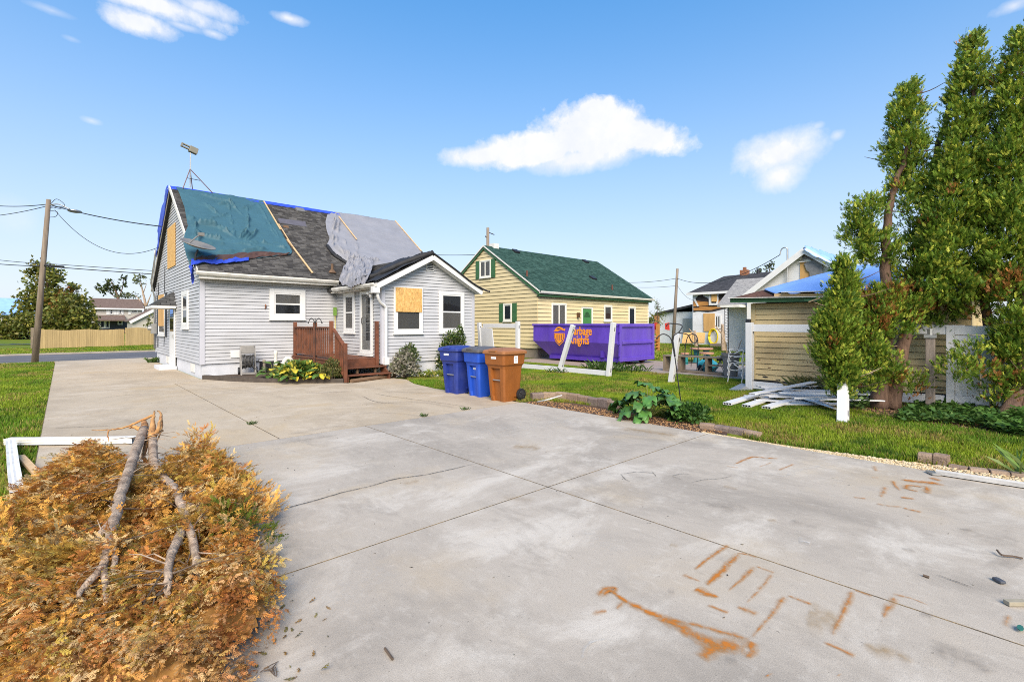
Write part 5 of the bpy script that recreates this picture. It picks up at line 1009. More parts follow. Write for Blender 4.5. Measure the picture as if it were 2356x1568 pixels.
mp = fY(YY0); window(YH_, mp, 18.92, 20.1, 1.5, 2.86, .07, rail=False, mull=1, tm=M_YWHITE, proud=.03, back=M_CURT, out=.06); window(YH_, mp, 23.5, 24.3, 1.92, 2.88, .08, rail=False, tm=M_YWHITE, proud=.03, back=M_BLIND, back_lo=M('brown_curtain', (.16, .08, .05), .8), out=.06); window(YH_, mp, 26.05, 26.8, 1.5, 2.84, .07, rail=False, tm=M_YWHITE, proud=.03, glass=M_GLASS_D, out=.06)
b = MB()
for s0, s1, z0, z1 in ((21.4, 21.5, .5, 2.7), (22.3, 22.4, .5, 2.7), (21.5, 22.3, 2.62, 2.7)): mbox(b, mp, s0, s1, .035, .09, z0, z1)
d = b.obj('door', M_YWHITE, YH_); b = MB(); mbox(b, mp, 21.5, 22.3, .035, .06, .5, 2.62); b.obj('door_leaf', M('green_door', (.055, .2, .06), .5, .1, 3), d)
b = MB(); b.add([mp(21.9, .063, 2.12)] + [mp(21.9 + math.cos(R(a)) * .27, .063, 2.12 + math.sin(R(a)) * .32) for a in range(0, 181, 20)], [(0, i, i + 1) for i in range(1, 10)]); b.obj('fanlight', M_GLASS, d)
b = MB(); mbox(b, mp, 21.0, 21.14, .05, .2, 2.1, 2.38); b.obj('wall_lamp', M('lamp_brown', (.09, .045, .02), .5), YH_, bevel=.02)
YN = Vector((0, -(YRZ - YEZ), YRY - YEY)).normalized(); YV = Vector((0, YRY - YEY, YRZ - YEZ)).normalized()
def YP(px, py):
    d = ray(px, py); p0 = Vector((0, YRY, YRZ)); return CO + d * ((p0 - CO).dot(YN) / d.dot(YN))
for q in ((1186, 580), (1346, 603), (1363, 641)): rvent(yr, YP(*q), M_BLACK, .4, N_=YN, V_=YV)
for q in ((1212, 636), (1408, 667)): p = YP(*q); b = MB(); b.cyl(p, p + Vector((0, 0, .32)), .06, .05, 8); b.obj('vent_pipe', M('rust_pipe', (.12, .05, .035), .8), yr)
b = MB(); b.box(YX0 + .5, YX0 + .9, YRY - .2, YRY + .2, YRZ - .3, YRZ + .18); b.obj('chimney_cap', M_DIRTYWHITE, YH_)
b = MB(); mbox(b, fY(YY0), 17.98, 18.1, .03, .12, .9, 1.5); b.obj('utility_box', M_YEL, YH_)

# ================================================================ tan shed with torn roof
M_TAN_S = M('tan_siding', (.64, .49, .25), .75, .1, 2, .2, 30, col2=(.53, .39, .2), rnd=.04); M_PEEL = M('bare_wood_siding', (.33, .215, .12), .85, .2, 6, .3, 30, rnd=.04)
SX0, SX1, SYA, SYB = 13.9, 18.4, .9, 5.28
SHD = thing('tan_shed', (16, 2, 0), 'tan clapboard shed with blue tarp on its torn roof behind the white fence', 'shed')
b = MB(); b.box(SX0 + .03, SX1, SYA + .03, SYB - .03, -.1, .24); b.obj('foundation', M('grey_block', (.16, .14, .13), .9), SHD)
w = siding(SHD, fX(SX0), [(SYA, .22), (SYB, .22), (SYB, 2.3), (SYA, 2.3)], .22, 2.28, .147, M_TAN_S, .03, gap=.01, clip=lambda z: (SYA, SYB))
b = MB(); b.box(SX0 + .01, SX1, SYB - .1, SYB - .002, .22, 2.25); b.box(SX1 - .1, SX1, SYA, SYB - .1, .22, 2.25); b.box(SX0 + .12, SX1 - .1, SYA, SYA + .1, .22, 2.25); b.obj('wall', M_TAN_S, SHD)
b = MB(); b.box(SX0 - .03, SX0 + .09, SYB - .09, SYB + .03, .22, 2.28); b.obj('corner_trim', M_TAN_S, SHD)
for i in range(34):
    s = random.uniform(1.2, 5.1); z = random.choice((.24, .3, .38, .42, .55, .6, .75, random.uniform(.3, 2))); l = random.uniform(.02, .16) if z < .7 else random.uniform(.01, .05); b = MB(); q = [(s + l * math.cos(a) * random.uniform(.6, 1), z + .022 * math.sin(a) * random.uniform(.5, 1.2)) for a in [k * .785 for k in range(8)]]
    b.add([Vector((SX0 - .0275, y_, z_)) for y_, z_ in q] , [tuple(range(8))]); b.obj('paint_chip', random.choice((M_PEEL, M_TIMBER, M_DARK)), SHD, recalc=False)
# hip-like roof: slope over the near wall, damaged edge
RE = [(13.62, 5.75, 2.44), (13.62, .5, 2.34)]; RT = [(16.1, 3.5, 3.28), (16.1, 2.6, 3.28)]
M_SHRED = M('brown_shingle', (.12, .055, .035), .95, .35, 5, .6, 20, fine=.2)
b = MB(); A = [Vector(p) for p in (RE[0], RE[1], RT[1], RT[0], (18.8, 5.95, 2.4), (18.8, .5, 2.34))]
b.add(A, [(0, 1, 2, 3), (0, 3, 4), (3, 2, 5, 4), (1, 5, 2), (0, 4, 5, 1)]); sr = b.obj('roof', M_SHRED, SHD)
m = MB(); TL = [(13.66, 4.6, 2.48), (14.2, 5.1, 2.65), (15.2, 4.3, 2.99), (16.1, 3.5, 3.30)]; TR = [(13.64, .9, 2.40), (14.6, 1.4, 2.75), (16.1, 2.6, 3.31)]
def stf(u, v): p = lerp_poly(TL, v).lerp(lerp_poly(TR, v), u); return p + Vector((-.4, 0, 1)) * (.03 + .02 * fbm(u * 4, v * 3, 3) + .02 * math.sin(u * 3.1) * (1 - v)) + Vector((0, 0, .04 * math.sin(u * 40) * (1 - v) ** 4))
m.grid(60, 24, stf); m.obj('shed_tarp', M_LTBLUE, smooth=True, solid=.006, label='sky blue tarp stretched over the tan shed roof', cat='tarp')
b = MB(); b.bar((13.6, 5.75, 2.38), (13.6, .5, 2.27), .04, .13); b.obj('fascia', M_GREENT, SHD)
b = MB(); b.bar((13.56, 5.77, 2.44), (13.54, 2.6, 2.36), .14, .02); b.bar((13.52, 4.4, 2.53), (13.5, 1.2, 2.46), .2, .02); b.obj('metal_edge', M_DIRTYWHITE, SHD)
b = MB(); b.bar((13.54, 4.6, 2.47), (13.52, 1.2, 2.33), .02, .07); b.obj('torn_fascia', M_LUMBER, SHD); b = MB(); b.bar((13.52, 3.9, 2.31), (13.5, 1.2, 2.18), .03, .06); b.obj('torn_fascia', M_GREENT, SHD)
b = MB(); b.bar((13.34, 3.75, 2.26), (13.3, 3.45, 2.36), .02, .03); b.obj('splinter', M_LUMBER, SHD)
b = MB(); b.box(13.78, 13.88, 5.3, 5.42, 1.62, 1.86); b.obj('wall_lamp', M_DKMETAL, SHD, bevel=.02)

# ================================================================ white vinyl fence, most of its panels gone
M_VINYL = M('white_vinyl', (.66, .66, .66), .4, .04, 3, spec=.4)
FX = 13.2
def vpost(base, top, label, w=.14, group='posts of the broken white fence'):
    base, top = Vector(base), Vector(top); T = thing('fence_post', base, label, 'fence post', group); b = MB()
    d = (top - base).normalized(); s = d.cross(Vector((1, 0, 0))).normalized(); u = s.cross(d); h = w / 2; r = [(-h, -h), (h, -h), (h, h), (-h, h)]
    b.loft([[p + s * i + u * j for i, j in r] for p in (base - d * .1, top)]); b.obj('shaft', M_VINYL, T, bevel=.008)
    for t in (.12, .88):
        p = base.lerp(top, t); b = MB(); fr = Vector((0, -1, 0)); b.bar(p + fr * (h + .004) - d * .06, p + fr * (h + .004) + d * .06, .035, .006, (0, 1, 0)); b.obj('rail_slot', M_DARK, T)
    return T
vpost((FX, 16.1, 0), OX(1102, 742, FX - .02), 'leaning white fence post beside the grey wing corner', w=.14)
vpost((FX, 13.9, 0), (FX, 13.9, 1.84), 'upright white fence post at the end of the top rail beside the brown bin')
vpost((FX, 11.72, 0), OX(1318, 748, FX), 'white fence post tilted right in front of the orange lettering')
vpost((FX, 9.56, 0), OX(1411, 742, FX), 'white fence post in front of the near corner of the purple dumpster')
vpost((FX, 7.32, 0), OX(1559, 768, FX), 'lone white fence post standing behind the shepherd hook')
vpost((FX, 5.08, 0), (FX, 5.08, 1.76), 'white fence post at the corner of the tan shed', w=.16)
vpost((10.17, 2.32, 0), (11.33, 2.58, 1.0), 'thick white fence post leaning back under the round conifer', w=.15)
def vrail(a, b_, label, h=.17, w=.05, name='fence_rail', cat='fence rail'):
    m = MB(); m.bar(a, b_, w, h); return m.obj(name, M_VINYL, label=label, cat=cat, bevel=.008, group='rails of the broken white fence')
vrail((FX, 16.05, 1.66), (FX, 13.97, 1.66), 'white top rail between the two posts beside the grey wing')
vrail((FX, 13.9, .09), (FX, 11.8, .10), 'white bottom rail lying under the left end of the dumpster'); vrail((FX, 11.64, .10), (FX, 9.64, .10), 'white bottom rail below the purple dumpster lettering')
vrail((FX, 5.0, 1.62), (FX, .95, 1.60), 'white top rail across the tan shed wall', h=.19); vrail((FX, 5.0, .14), (FX, 2.9, .12), 'white bottom rail at the foot of the tan shed', h=.19); vrail((FX + .02, 2.85, .14), (FX + .02, 1.25, .16), 'white bottom rail between the conifer trunk and the gate', h=.2)
m = MB(); m.add([(FX - .02, 16.35, 0), (FX - .02, 15.2, 0), (FX - .02, 15.45, 1.55), (FX - .02, 16.35, 1.6)], [(0, 1, 2, 3)]); m.obj('fence_remnant', M_VINYL, solid=.04, label='torn white vinyl fence panel between the grey wing and the leaning post', cat='fence panel')
# gate
GT = thing('fence_gate', (FX, .85, 0), 'white vinyl panelled gate behind the conifers', 'gate'); b = MB()
for y0, y1, z0, z1 in ((.40, .53, .1, 1.68), (1.10, 1.23, .1, 1.68), (.531, 1.099, 1.5, 1.68), (.531, 1.099, .1, .28)): b.box(FX - .04, FX + .04, y0, y1, z0, z1)
b.obj('frame', M_VINYL, GT, bevel=.01)
for i in range(3): b = MB(); b.box(FX - .015, FX + .015, .535 + i * .188, .718 + i * .188, .285, 1.495); b.obj('panel', M_VINYL, GT, bevel=.006)
for j, (ya, yb) in enumerate(((.28, -1.6), (-1.72, -3.6))):
    P = thing('fence_section', (FX, (ya + yb) / 2, 0), ('white vinyl fence section just right of the gate', 'white vinyl fence section at the right edge behind the trees')[j], 'fence'); b = MB(); b.box(FX - .04, FX + .04, yb, ya, 1.5, 1.66); b.obj('top_rail', M_VINYL, P); b = MB(); b.box(FX - .04, FX + .04, yb, ya, .12, .28); b.obj('bottom_rail', M_VINYL, P)
    b = MB(); b.box(FX - .07, FX + .07, ya, ya + .13, 0, 1.76); b.obj('post', M_VINYL, P, bevel=.008)
    n = 12
    for i in range(n): y0 = yb + i * (ya - yb) / n; b = MB(); b.box(FX - .012, FX + .012, y0 + .002, y0 + (ya - yb) / n - .002, .281, 1.499); b.obj('plank', M_VINYL, P)
b = MB(); b.box(12.72, 12.86, 1.36, 1.5, -.1, 1.42); b.obj('wooden_post', M('grey_post', (.24, .20, .17), .9, .25, 8, .4, 40, stretch=(4, 4, .4)), label='weathered grey wooden post in the ground cover before the gate', cat='post', bevel=.01)
b = MB(); b.box(12.70, 12.88, 1.34, 1.52, 1.44, 1.50); b.cyl((12.79, 1.43, 1.42), (12.79, 1.43, 1.62), .04, .05, 8); b.obj('post_lamp', M_GALV, label='small metal lamp on top of the wooden post', cat='lamp')

# pile of hollow fence boards on the lawn
def hboard(name, p, q, w=.15, t=.022, roll=0., label='', n=6, parent=None):
    """extruded hollow plank: shell walls and webs so that the open end shows its cells"""
    p, q = Vector(p), Vector(q); d = (q - p).normalized(); s = d.cross(Vector((0, 0, 1))).normalized(); u = s.cross(d); rm = Matrix.Rotation(roll, 3, d); s = rm @ s; u = rm @ u; m = MB()
    def bx(a0, a1, b0, b1): m.loft([[e + s * a + u * b_ for a, b_ in ((a0, b0), (a1, b0), (a1, b1), (a0, b1))] for e in (p, q)])
    k = .003; bx(-w / 2, w / 2, 0, k); bx(-w / 2, w / 2, t - k, t)
    for i in range(n + 1): x = -w / 2 + (w - k) * i / n; bx(x, x + k, k, t - k)
    o = m.obj(name, M_VINYL, label=label, cat='fence board', group='white fence boards piled on the lawn')
    return o
random.seed(21)
ORD = ['first', 'second', 'third', 'fourth', 'fifth', 'sixth', 'seventh', 'eighth', 'ninth', 'tenth', 'eleventh', 'twelfth', 'thirteenth', 'fourteenth', 'fifteenth', 'sixteenth', 'seventeenth', 'eighteenth', 'nineteenth', 'twentieth', 'twenty-first', 'twenty-second']
for i, (a, b_, z, lab) in enumerate([((1672, 934), (1800, 899), .03, 'white hollow fence board nearest the left of the pile, end towards the patio'), ((1716, 938), (1835, 902), .02, 'white hollow fence board second from the left at the front of the pile'), ((1762, 942), (1868, 915), .02, 'white hollow fence board third from the left at the front of the pile')]):
    p = G(*a); q = G(*b_); hboard('fence_board', p + Vector((0, 0, z)), q + Vector((0, 0, z + .05)), .17, .045, 0, lab, 3)
for i in range(22):
    t = i / 21; p = G(1722 + 120 * t + random.uniform(-14, 14), 912 + 16 * math.sin(i * 2.1) + 6 * t + random.uniform(-4, 6)); dirv = Vector((.60 + random.uniform(-.16, .16), -.78, 0)).normalized(); L_ = random.uniform(1.35, 1.8); z = .03 + .03 * (i % 7)
    hboard('fence_board', p + Vector((0, 0, z)), p + dirv * L_ + Vector((0, 0, z + random.uniform(-.02, .05))), .15, .024, random.uniform(-.12, .12), 'white hollow fence board in the heap before the tan shed, %s from the left' % ORD[i])
for i in range(5):
    p = G(1880 + i * 11, 928 + i * 5); hboard('fence_board', p + Vector((0, 0, .1 - i * .012)), p + Vector((.75, .9, .03 + .02 * i)), .15, .022, .3, 'white fence board fanned out at the right end of the pile, %s from the left' % ORD[i])
hboard('fence_board', (10.9, 4.15, .2), (13.0, 3.55, .34), .15, .024, .0, 'white fence board lying across the top of the pile')
# ================================================================ vegetation kit
def spray_proto(nb=6, sub=True, seed=1, wid=.05, fan=1.):
    """flat scale-leaf spray along +y, unit length"""
    rs = random.Random(seed); V = []; F = []
    def diamond(a, d, L_, w, z0):
        d = d.normalized(); s = Vector((-d.y, d.x, 0)); k = len(V); m = a + d * (L_ * .45); t = a + d * L_
        V.extend([a, m + s * w + Vector((0, 0, z0)), t + Vector((0, 0, z0 * 2 - .03)), m - s * w + Vector((0, 0, z0))]); F.append((k, k + 1, k + 2, k + 3))
    diamond(Vector((0, 0, 0)), Vector((0, 1, 0)), 1.0, wid * .7, .02)
    for i in range(nb):
        y = .12 + .8 * i / nb; l = (.52 - .34 * i / nb) * rs.uniform(.8, 1.15) * fan ** .5
        for sgn in (-1, 1):
            a = R(rs.uniform(38, 58)) * sgn * fan; d = Vector((math.sin(a), math.cos(a), 0)); o = Vector((0, y + rs.uniform(0, .06), 0)); diamond(o, d, l, wid, rs.uniform(-.03, .06))
            if sub:
                for f, q in ((.38, .9), (.62, -.9)):
                    a2 = a + q * rs.uniform(.5, .9); diamond(o + d * (l * f), Vector((math.sin(a2), math.cos(a2), 0)), l * .45, wid * .8, rs.uniform(-.02, .06))
    return np.array([tuple(v) for v in V], np.float32), np.array(F, np.int32)
SP_RICH = [spray_proto(5, s < 3, s, .05, .8) for s in (1, 2, 3)]; SP_MID = [spray_proto(3, False, s, .066, .6) for s in (4, 5, 6)]
SP_PILE = [spray_proto(5, False, s, .042, .62) for s in (11, 12, 13)]
def quad_proto(n=1): return np.array([(-.5, 0, 0), (0, .45, .08), (0, 1, -.1), (.5, .45, .08)], np.float32)[[0, 1, 2, 3]], np.array([(0, 1, 2, 3)], np.int32)
LEAF1 = (np.array([(0, 0, 0), (.32, .45, .06), (0, 1, -.08), (-.32, .45, .06)], np.float32), np.array([(0, 1, 2, 3)], np.int32))
BLADE = (np.array([(-.03, 0, 0), (.03, 0, 0), (.035, .5, .1), (-.035, .5, .1), (.0, 1, -.02)], np.float32), np.array([(0, 1, 2, 3), (3, 2, 4, 4)], np.int32))
def nrmz(a): return a / np.maximum(np.linalg.norm(a, axis=1, keepdims=True), 1e-6)
def scatter(proto, P, D, Nn, S, C, tipc=None):
    """copies of a proto at P along D with face normal near Nn"""
    V0, F0 = proto; n = len(P); D = nrmz(D); side = nrmz(np.cross(D, Nn)); N2 = np.cross(side, D)
    V = P[:, None, :] + S[:, None, None] * (V0[None, :, 0:1] * side[:, None, :] + V0[None, :, 1:2] * D[:, None, :] + V0[None, :, 2:3] * N2[:, None, :])
    F = F0[None] + (np.arange(n) * len(V0))[:, None, None]
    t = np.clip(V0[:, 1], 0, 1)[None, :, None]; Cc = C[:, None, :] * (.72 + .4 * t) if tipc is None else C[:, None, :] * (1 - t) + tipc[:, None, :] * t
    return V.reshape(-1, 3), F.reshape(-1, F0.shape[1]), np.broadcast_to(Cc, V.shape).reshape(-1, 3)
def merge(parts):
    V = []; F = []; C = []; o = 0
    for v, f, c in parts: V.append(v); F.append(f + o); C.append(c); o += len(v)
    return np.concatenate(V), np.concatenate(F), np.concatenate(C)
def rdir(n): v = rng.normal(size=(n, 3)); return nrmz(v)
M_CONIF = attr_mat('conifer_spray', .6, .22, .3); M_DEAD = attr_mat('dead_spray', .75, .18, .2); M_LEAFA = attr_mat('leaf', .55, .3, .35)
M_BARK = M('conifer_bark', (.15, .092, .062), .95, .3, 6, .8, 35, col2=(.10, .06, .042), stretch=(3, 3, .4)); M_BARKG = M('pale_bark', (.42, .315, .225), .9, .35, 14, .9, 60, col2=(.25, .175, .12), fine=.25); M_TWIG = M('twig', (.12, .085, .06), .9, .3, 12); M_SPLIT = M('split_wood', (.50, .27, .10), .85, .3, 10, .5, 40, col2=(.36, .16, .055))

# ---------------------------------------------------------------- conifers on the right
GREEN_A, GREEN_B, GREEN_C, BROWN_A, BROWN_B = np.array((.085, .17, .018)), np.array((.22, .32, .03)), np.array((.42, .45, .055)), np.array((.33, .14, .035)), np.array((.20, .085, .028))
def conifer_foliage(blobs, per=1.0, tint=1., size=(.085, .155)):
    parts = []
    for bl in blobs:
        px, py, rx, ry, dep = bl[:5]; py += 30 * min(1, max(0, (420 - py) / 300)); rx *= .84; br = bl[5] * .7 if len(bl) > 5 else .008; den = bl[6] if len(bl) > 6 else 1.
        k = dep / FPX; c = np.array(OD(px, py, dep)); rad = np.array((rx * k, rx * k, ry * k)) * 1.02
        nt = int(per * den * 76 * (rx * ry) / 2500) + 4
        d = rdir(nt); rr = rng.uniform(.35, 1.0, nt) ** .6; tc = c + d * rad * rr[:, None]
        # a tuft: several sprays fanning up and out from its centre
        m = int(19 * den) + 4; P = np.repeat(tc, m, 0) + rng.normal(size=(nt * m, 3)) * .062; out = np.repeat(d * np.array((1, 1, .35)), m, 0)
        D = nrmz(out * .55 + np.array((0, 0, .85)) + rng.normal(size=(nt * m, 3)) * .36); Nn = nrmz(np.cross(D, rng.normal(size=(nt * m, 3))) + out * .3)
        S = rng.uniform(size[0], size[1], nt * m)
        t = np.repeat(rng.uniform(0, 1, nt) ** 1.1, m)[:, None]; C = GREEN_A * (1 - t) + GREEN_B * t; hi = (rng.uniform(0, 1, nt * m) < .24)[:, None]; C = np.where(hi, GREEN_C, C)
        b_ = np.repeat(rng.uniform(0, 1, nt) < br, m)[:, None] | (rng.uniform(0, 1, nt * m) < br * .25)[:, None]; C = np.where(b_, BROWN_A * rng.uniform(.6, 1.3, (nt * m, 1)), C) * tint * rng.uniform(.75, 1.25, (nt * m, 1))
        ids = rng.integers(0, 3, nt * m)
        for q in range(3):
            s = ids == q
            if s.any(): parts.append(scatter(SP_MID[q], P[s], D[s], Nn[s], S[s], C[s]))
    return merge(parts)
def conifer(base, blobs, trunks, label, twigs=9, per=1.0, tint=1.):
    T = thing('conifer', base, label, 'tree', 'conifers along the white fence')
    for pts, r0, r1 in trunks:
        P = path_pts([OD(x, y, d) for x, y, d in pts], 6); P = [p + Vector((.04 * fbm(i * .5, 1, 3), .04 * fbm(i * .5, 5, 3), 0)) for i, p in enumerate(P)]; n = len(P); b = MB(); b.tube(P, [r0 + (r1 - r0) * (i / n) + (.05 * max(0, 1 - i / 4)) for i in range(n)], 9); b.obj('trunk', M_BARK, T, smooth=True)
        for i in range(twigs):
            p = P[random.randrange(n // 4, n)]; a = random.uniform(0, 6.28); l = random.uniform(.35, .9); q = p + Vector((math.cos(a) * l, math.sin(a) * l, random.uniform(-.05, .5) * l)); b = MB(); b.tube(path_pts([p, p.lerp(q, .5) + Vector((0, 0, -.06)), q], 3), [.016, .014, .012, .010, .008, .006, .004], 5); b.obj('limb', M_BARKG if i % 3 == 0 else M_BARK, T)
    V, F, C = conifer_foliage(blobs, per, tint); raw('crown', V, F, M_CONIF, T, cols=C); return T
d1 = 10.0
conifer(G(2022, 935), [(2090, 190, 12, 22, d1, .01, 1.4), (2088, 215, 26, 34, d1), (2082, 270, 40, 50, d1), (2082, 340, 50, 52, d1), (2098, 400, 50, 50, d1), (2072, 455, 42, 46, d1, .05, .7), (2100, 500, 44, 40, d1, .05, .45), (1988, 492, 40, 34, d1), (1975, 545, 38, 42, d1), (2020, 575, 48, 44, d1), (2125, 475, 36, 55, d1, .05, .6), (2140, 560, 55, 55, d1), (2085, 610, 48, 36, d1, .12, .7), (2130, 640, 55, 40, d1, .08), (2030, 690, 55, 42, d1 - .2, .35), (2085, 690, 55, 42, d1 - .2, .25), (2005, 735, 48, 46, d1 - .3, .25), (2060, 745, 50, 34, d1 - .3, .18), (1990, 800, 42, 50, d1 - .4, .06), (2150, 715, 55, 34, d1, .05), (2000, 860, 32, 44, d1 - .4, .05, .8), (2050, 850, 30, 34, d1 - .5, .06, .8), (2095, 880, 36, 26, d1 - .3, .15, .6)],
        [([(2018, 938, d1), (2030, 850, d1), (2042, 740, d1), (2036, 600, d1), (2042, 500, d1), (2060, 420, d1), (2088, 335, d1), (2092, 220, d1)], .14, .02), ([(2046, 938, d1), (2065, 850, d1), (2090, 740, d1 + .1), (2112, 640, d1 + .2), (2132, 480, d1 + .2), (2156, 345, d1 + .2), (2188, 235, d1 + .2)], .15, .03)],
        'leaning twin-trunked green conifer between the board pile and the wooden post')
d0 = 9.25
conifer(OD(1930, 955, d0), [(1940, 622, 14, 24, d0, .01, 1.5), (1940, 660, 24, 34, d0, .01, 1.6), (1932, 705, 36, 38, d0, .02, 1.6), (1922, 755, 46, 44, d0, .02, 1.7), (1912, 805, 38, 42, d0, .03, 1.6), (1935, 850, 36, 42, d0, .02, 1.5), (1938, 888, 26, 24, d0, .02, 1.4)],
        [([(1940, 945, d0 + .15), (1938, 850, d0 + .1), (1938, 700, d0), (1940, 625, d0)], .05, .01)], 'small dense rounded conifer in front of the tan shed wall', 6, 1.0, .95)
d2 = 9.5
conifer(G(2292, 938), [(2237, 72, 10, 18, d2, .01, 1.4), (2236, 92, 18, 26, d2), (2232, 140, 32, 40, d2), (2226, 200, 40, 50, d2), (2220, 270, 46, 52, d2), (2212, 340, 52, 55, d2), (2190, 405, 50, 52, d2), (2240, 410, 56, 55, d2), (2180, 480, 58, 55, d2), (2232, 490, 60, 55, d2), (2165, 545, 48, 46, d2), (2225, 570, 66, 50, d2), (2150, 600, 46, 40, d2), (2250, 640, 60, 40, d2, .08), (2190, 660, 66, 38, d2, .05), (2240, 700, 50, 30, d2, .3, .6), (2235, 810, 38, 26, d2 - .4, .05, .5), (2200, 850, 46, 28, d2 - .4, .08, .6), (2260, 850, 34, 26, d2 - .4, .2, .5), (2290, 905, 34, 26, d2 - .4, .3, .6)],
        [([(2300, 938, d2), (2286, 840, d2), (2272, 740, d2), (2258, 640, d2), (2260, 540, d2), (2240, 300, d2), (2236, 100, d2)], .11, .02)], 'tallest narrow green conifer in front of the white gate')
d3 = 9.0
conifer(OD(2352, 958, d3), [(2350, 64, 14, 20, d3, .01, 1.3), (2350, 95, 32, 34, d3), (2340, 150, 44, 46, d3, .06), (2335, 220, 48, 52, d3), (2345, 300, 56, 58, d3), (2318, 365, 50, 52, d3), (2350, 430, 60, 60, d3), (2310, 480, 52, 50, d3), (2350, 550, 60, 56, d3), (2312, 590, 46, 44, d3), (2350, 650, 60, 36, d3, .35), (2310, 665, 44, 30, d3, .3), (2335, 740, 46, 42, d3), (2345, 800, 46, 40, d3), (2318, 790, 34, 36, d3), (2350, 870, 46, 36, d3, .1), (2310, 870, 26, 26, d3, .25, .6)],
        [([(2356, 960, d3), (2348, 800, d3), (2352, 600, d3), (2348, 300, d3), (2350, 110, d3)], .10, .02), ([(2318, 962, d3 - .2), (2335, 910, d3 - .1), (2362, 860, d3)], .13, .09)], 'tall green conifer at the right edge with a leaning brown trunk')

# ---------------------------------------------------------------- the fallen brown limb in the foreground
FT = thing('fallen_tree', (.5, 5.2, 0), 'fallen split conifer limb with dead orange-brown foliage lying on the patio', 'fallen tree')
def zt(x, y): return x * 900 / 1670 / 1.3045, (1200 + y * 845 / 1568) / 1.3045
def limb(pts, r, mat, name, n=8):
    P = path_pts([G(*zt(x, y), z * .95) for x, y, z in pts], 6); P = [p + Vector((fbm(i * .7, 2, 1), fbm(i * .7, 7, 2), fbm(i * .7, 4, 9))) * .012 for i, p in enumerate(P)]; m = len(P); b = MB(); rr = [r[0] + (r[1] - r[0]) * i / (m - 1) for i in range(m)]
    b.tube(P, [q * (1 + .05 * fbm(i * .5, 3, 3)) for i, q in enumerate(rr)], n); return b.obj(name, mat, FT, smooth=True), P
_, PA = limb([(800, 165, .46), (760, 270, .44), (715, 400, .42), (670, 530, .40), (635, 680, .38), (600, 820, .36), (575, 930, .31), (545, 1050, .22), (520, 1150, .15)], (.052, .012), M_BARKG, 'trunk', 10)
_, PB = limb([(850, 200, .44), (855, 330, .36), (900, 420, .32), (955, 475, .32), (1005, 570, .33), (1040, 680, .33), (1080, 800, .31), (1095, 940, .25), (1105, 1040, .14)], (.042, .018), M_BARKG, 'trunk', 10)
_, PC = limb([(1020, 700, .32), (975, 810, .33), (940, 900, .32), (935, 1010, .30), (925, 1110, .22), (920, 1180, .14)], (.032, .01), M_BARKG, 'limb')
limb([(640, 660, .38), (560, 750, .36), (525, 800, .33)], (.035, .014), M_BARKG, 'limb'); limb([(575, 930, .33), (470, 1040, .30), (430, 1100, .28)], (.025, .01), M_BARKG, 'limb'); limb([(1010, 580, .34), (1110, 610, .33), (1165, 690, .30)], (.03, .012), M_BARKG, 'limb'); limb([(625, 800, .36), (640, 900, .33), (620, 960, .30)], (.02, .01), M_BARKG, 'limb'); limb([(575, 930, .32), (590, 1050, .3), (585, 1140, .28)], (.02, .008), M_BARKG, 'limb')
# splintered butt
for i, (pts, r) in enumerate([([(800, 175, .45), (805, 130, .50), (795, 110, .53)], (.05, .015)), ([(845, 215, .44), (850, 130, .55), (858, 62, .66)], (.045, .008)), ([(860, 200, .46), (885, 150, .56), (895, 80, .64), (880, 58, .66)], (.028, .006)), ([(850, 85, .62), (770, 120, .56), (700, 150, .5), (610, 165, .44), (515, 168, .36)], (.018, .004)), ([(605, 165, .44), (600, 190, .4), (604, 232, .33)], (.01, .004)), ([(895, 90, .62), (900, 150, .52), (885, 200, .44), (865, 250, .4)], (.016, .005)), ([(790, 165, .46), (745, 150, .5), (715, 155, .5)], (.03, .006)), ([(905, 170, .5), (860, 185, .5), (820, 165, .5)], (.014, .005)), ([(830, 200, .42), (800, 300, .34), (810, 350, .28)], (.03, .01)), ([(855, 250, .42), (830, 330, .32)], (.02, .01))]): limb(pts, r, M_SPLIT, 'splinter', 6)
for pts in ([(330, 360, .05), (345, 330, .16), (370, 320, .2)], [(345, 345, .1), (400, 340, .16), (395, 315, .2)], [(430, 335, .05), (435, 300, .15), (425, 275, .22)], [(300, 330, .14), (340, 318, .17)]): limb(pts, (.03, .02), M_SPLIT, 'broken_stub', 6)
# thin twigs
for i in range(90):
    P = random.choice((PA, PA, PB, PB, PC)); p = P[random.randrange(2, len(P))]; a = random.uniform(0, 6.28); l = random.uniform(.12, .5); q = p + Vector((math.cos(a) * l * .8, math.sin(a) * l - .1, random.uniform(-.12, .1))); b = MB(); b.tube([p, p.lerp(q, .5) + Vector((random.uniform(-.04, .04), random.uniform(-.04, .04), random.uniform(-.03, .05))), q], [.006, .004, .002], 4); b.obj('twig', M_BARKG if i % 2 else M_TWIG, FT)
PILE = [zt(*p) for p in ((250, 420), (300, 350), (420, 300), (540, 270), (640, 260), (720, 330), (760, 400), (820, 330), (900, 400), (950, 330), (1050, 280), (1130, 280), (1250, 300), (1290, 380), (1370, 440), (1450, 520), (1490, 640), (1480, 740), (1530, 840), (1545, 940), (1590, 1060), (1580, 1180), (1500, 1270), (1380, 1360), (1360, 1480), (1330, 1600), (1300, 1800), (600, 1900), (-200, 1800), (-260, 900), (-60, 700), (60, 560), (140, 480))]
PG = [G(x, y, .12) for x, y in PILE]; PILE_XY = [(p.x, p.y) for p in PG]
HOLES = [[(G(*zt(x, y), .2).x, G(*zt(x, y), .2).y) for x, y in h] for h in (((905, 600), (985, 590), (1000, 680), (940, 730), (870, 705)), ((965, 850), (1060, 850), (1070, 985), (960, 990)))]
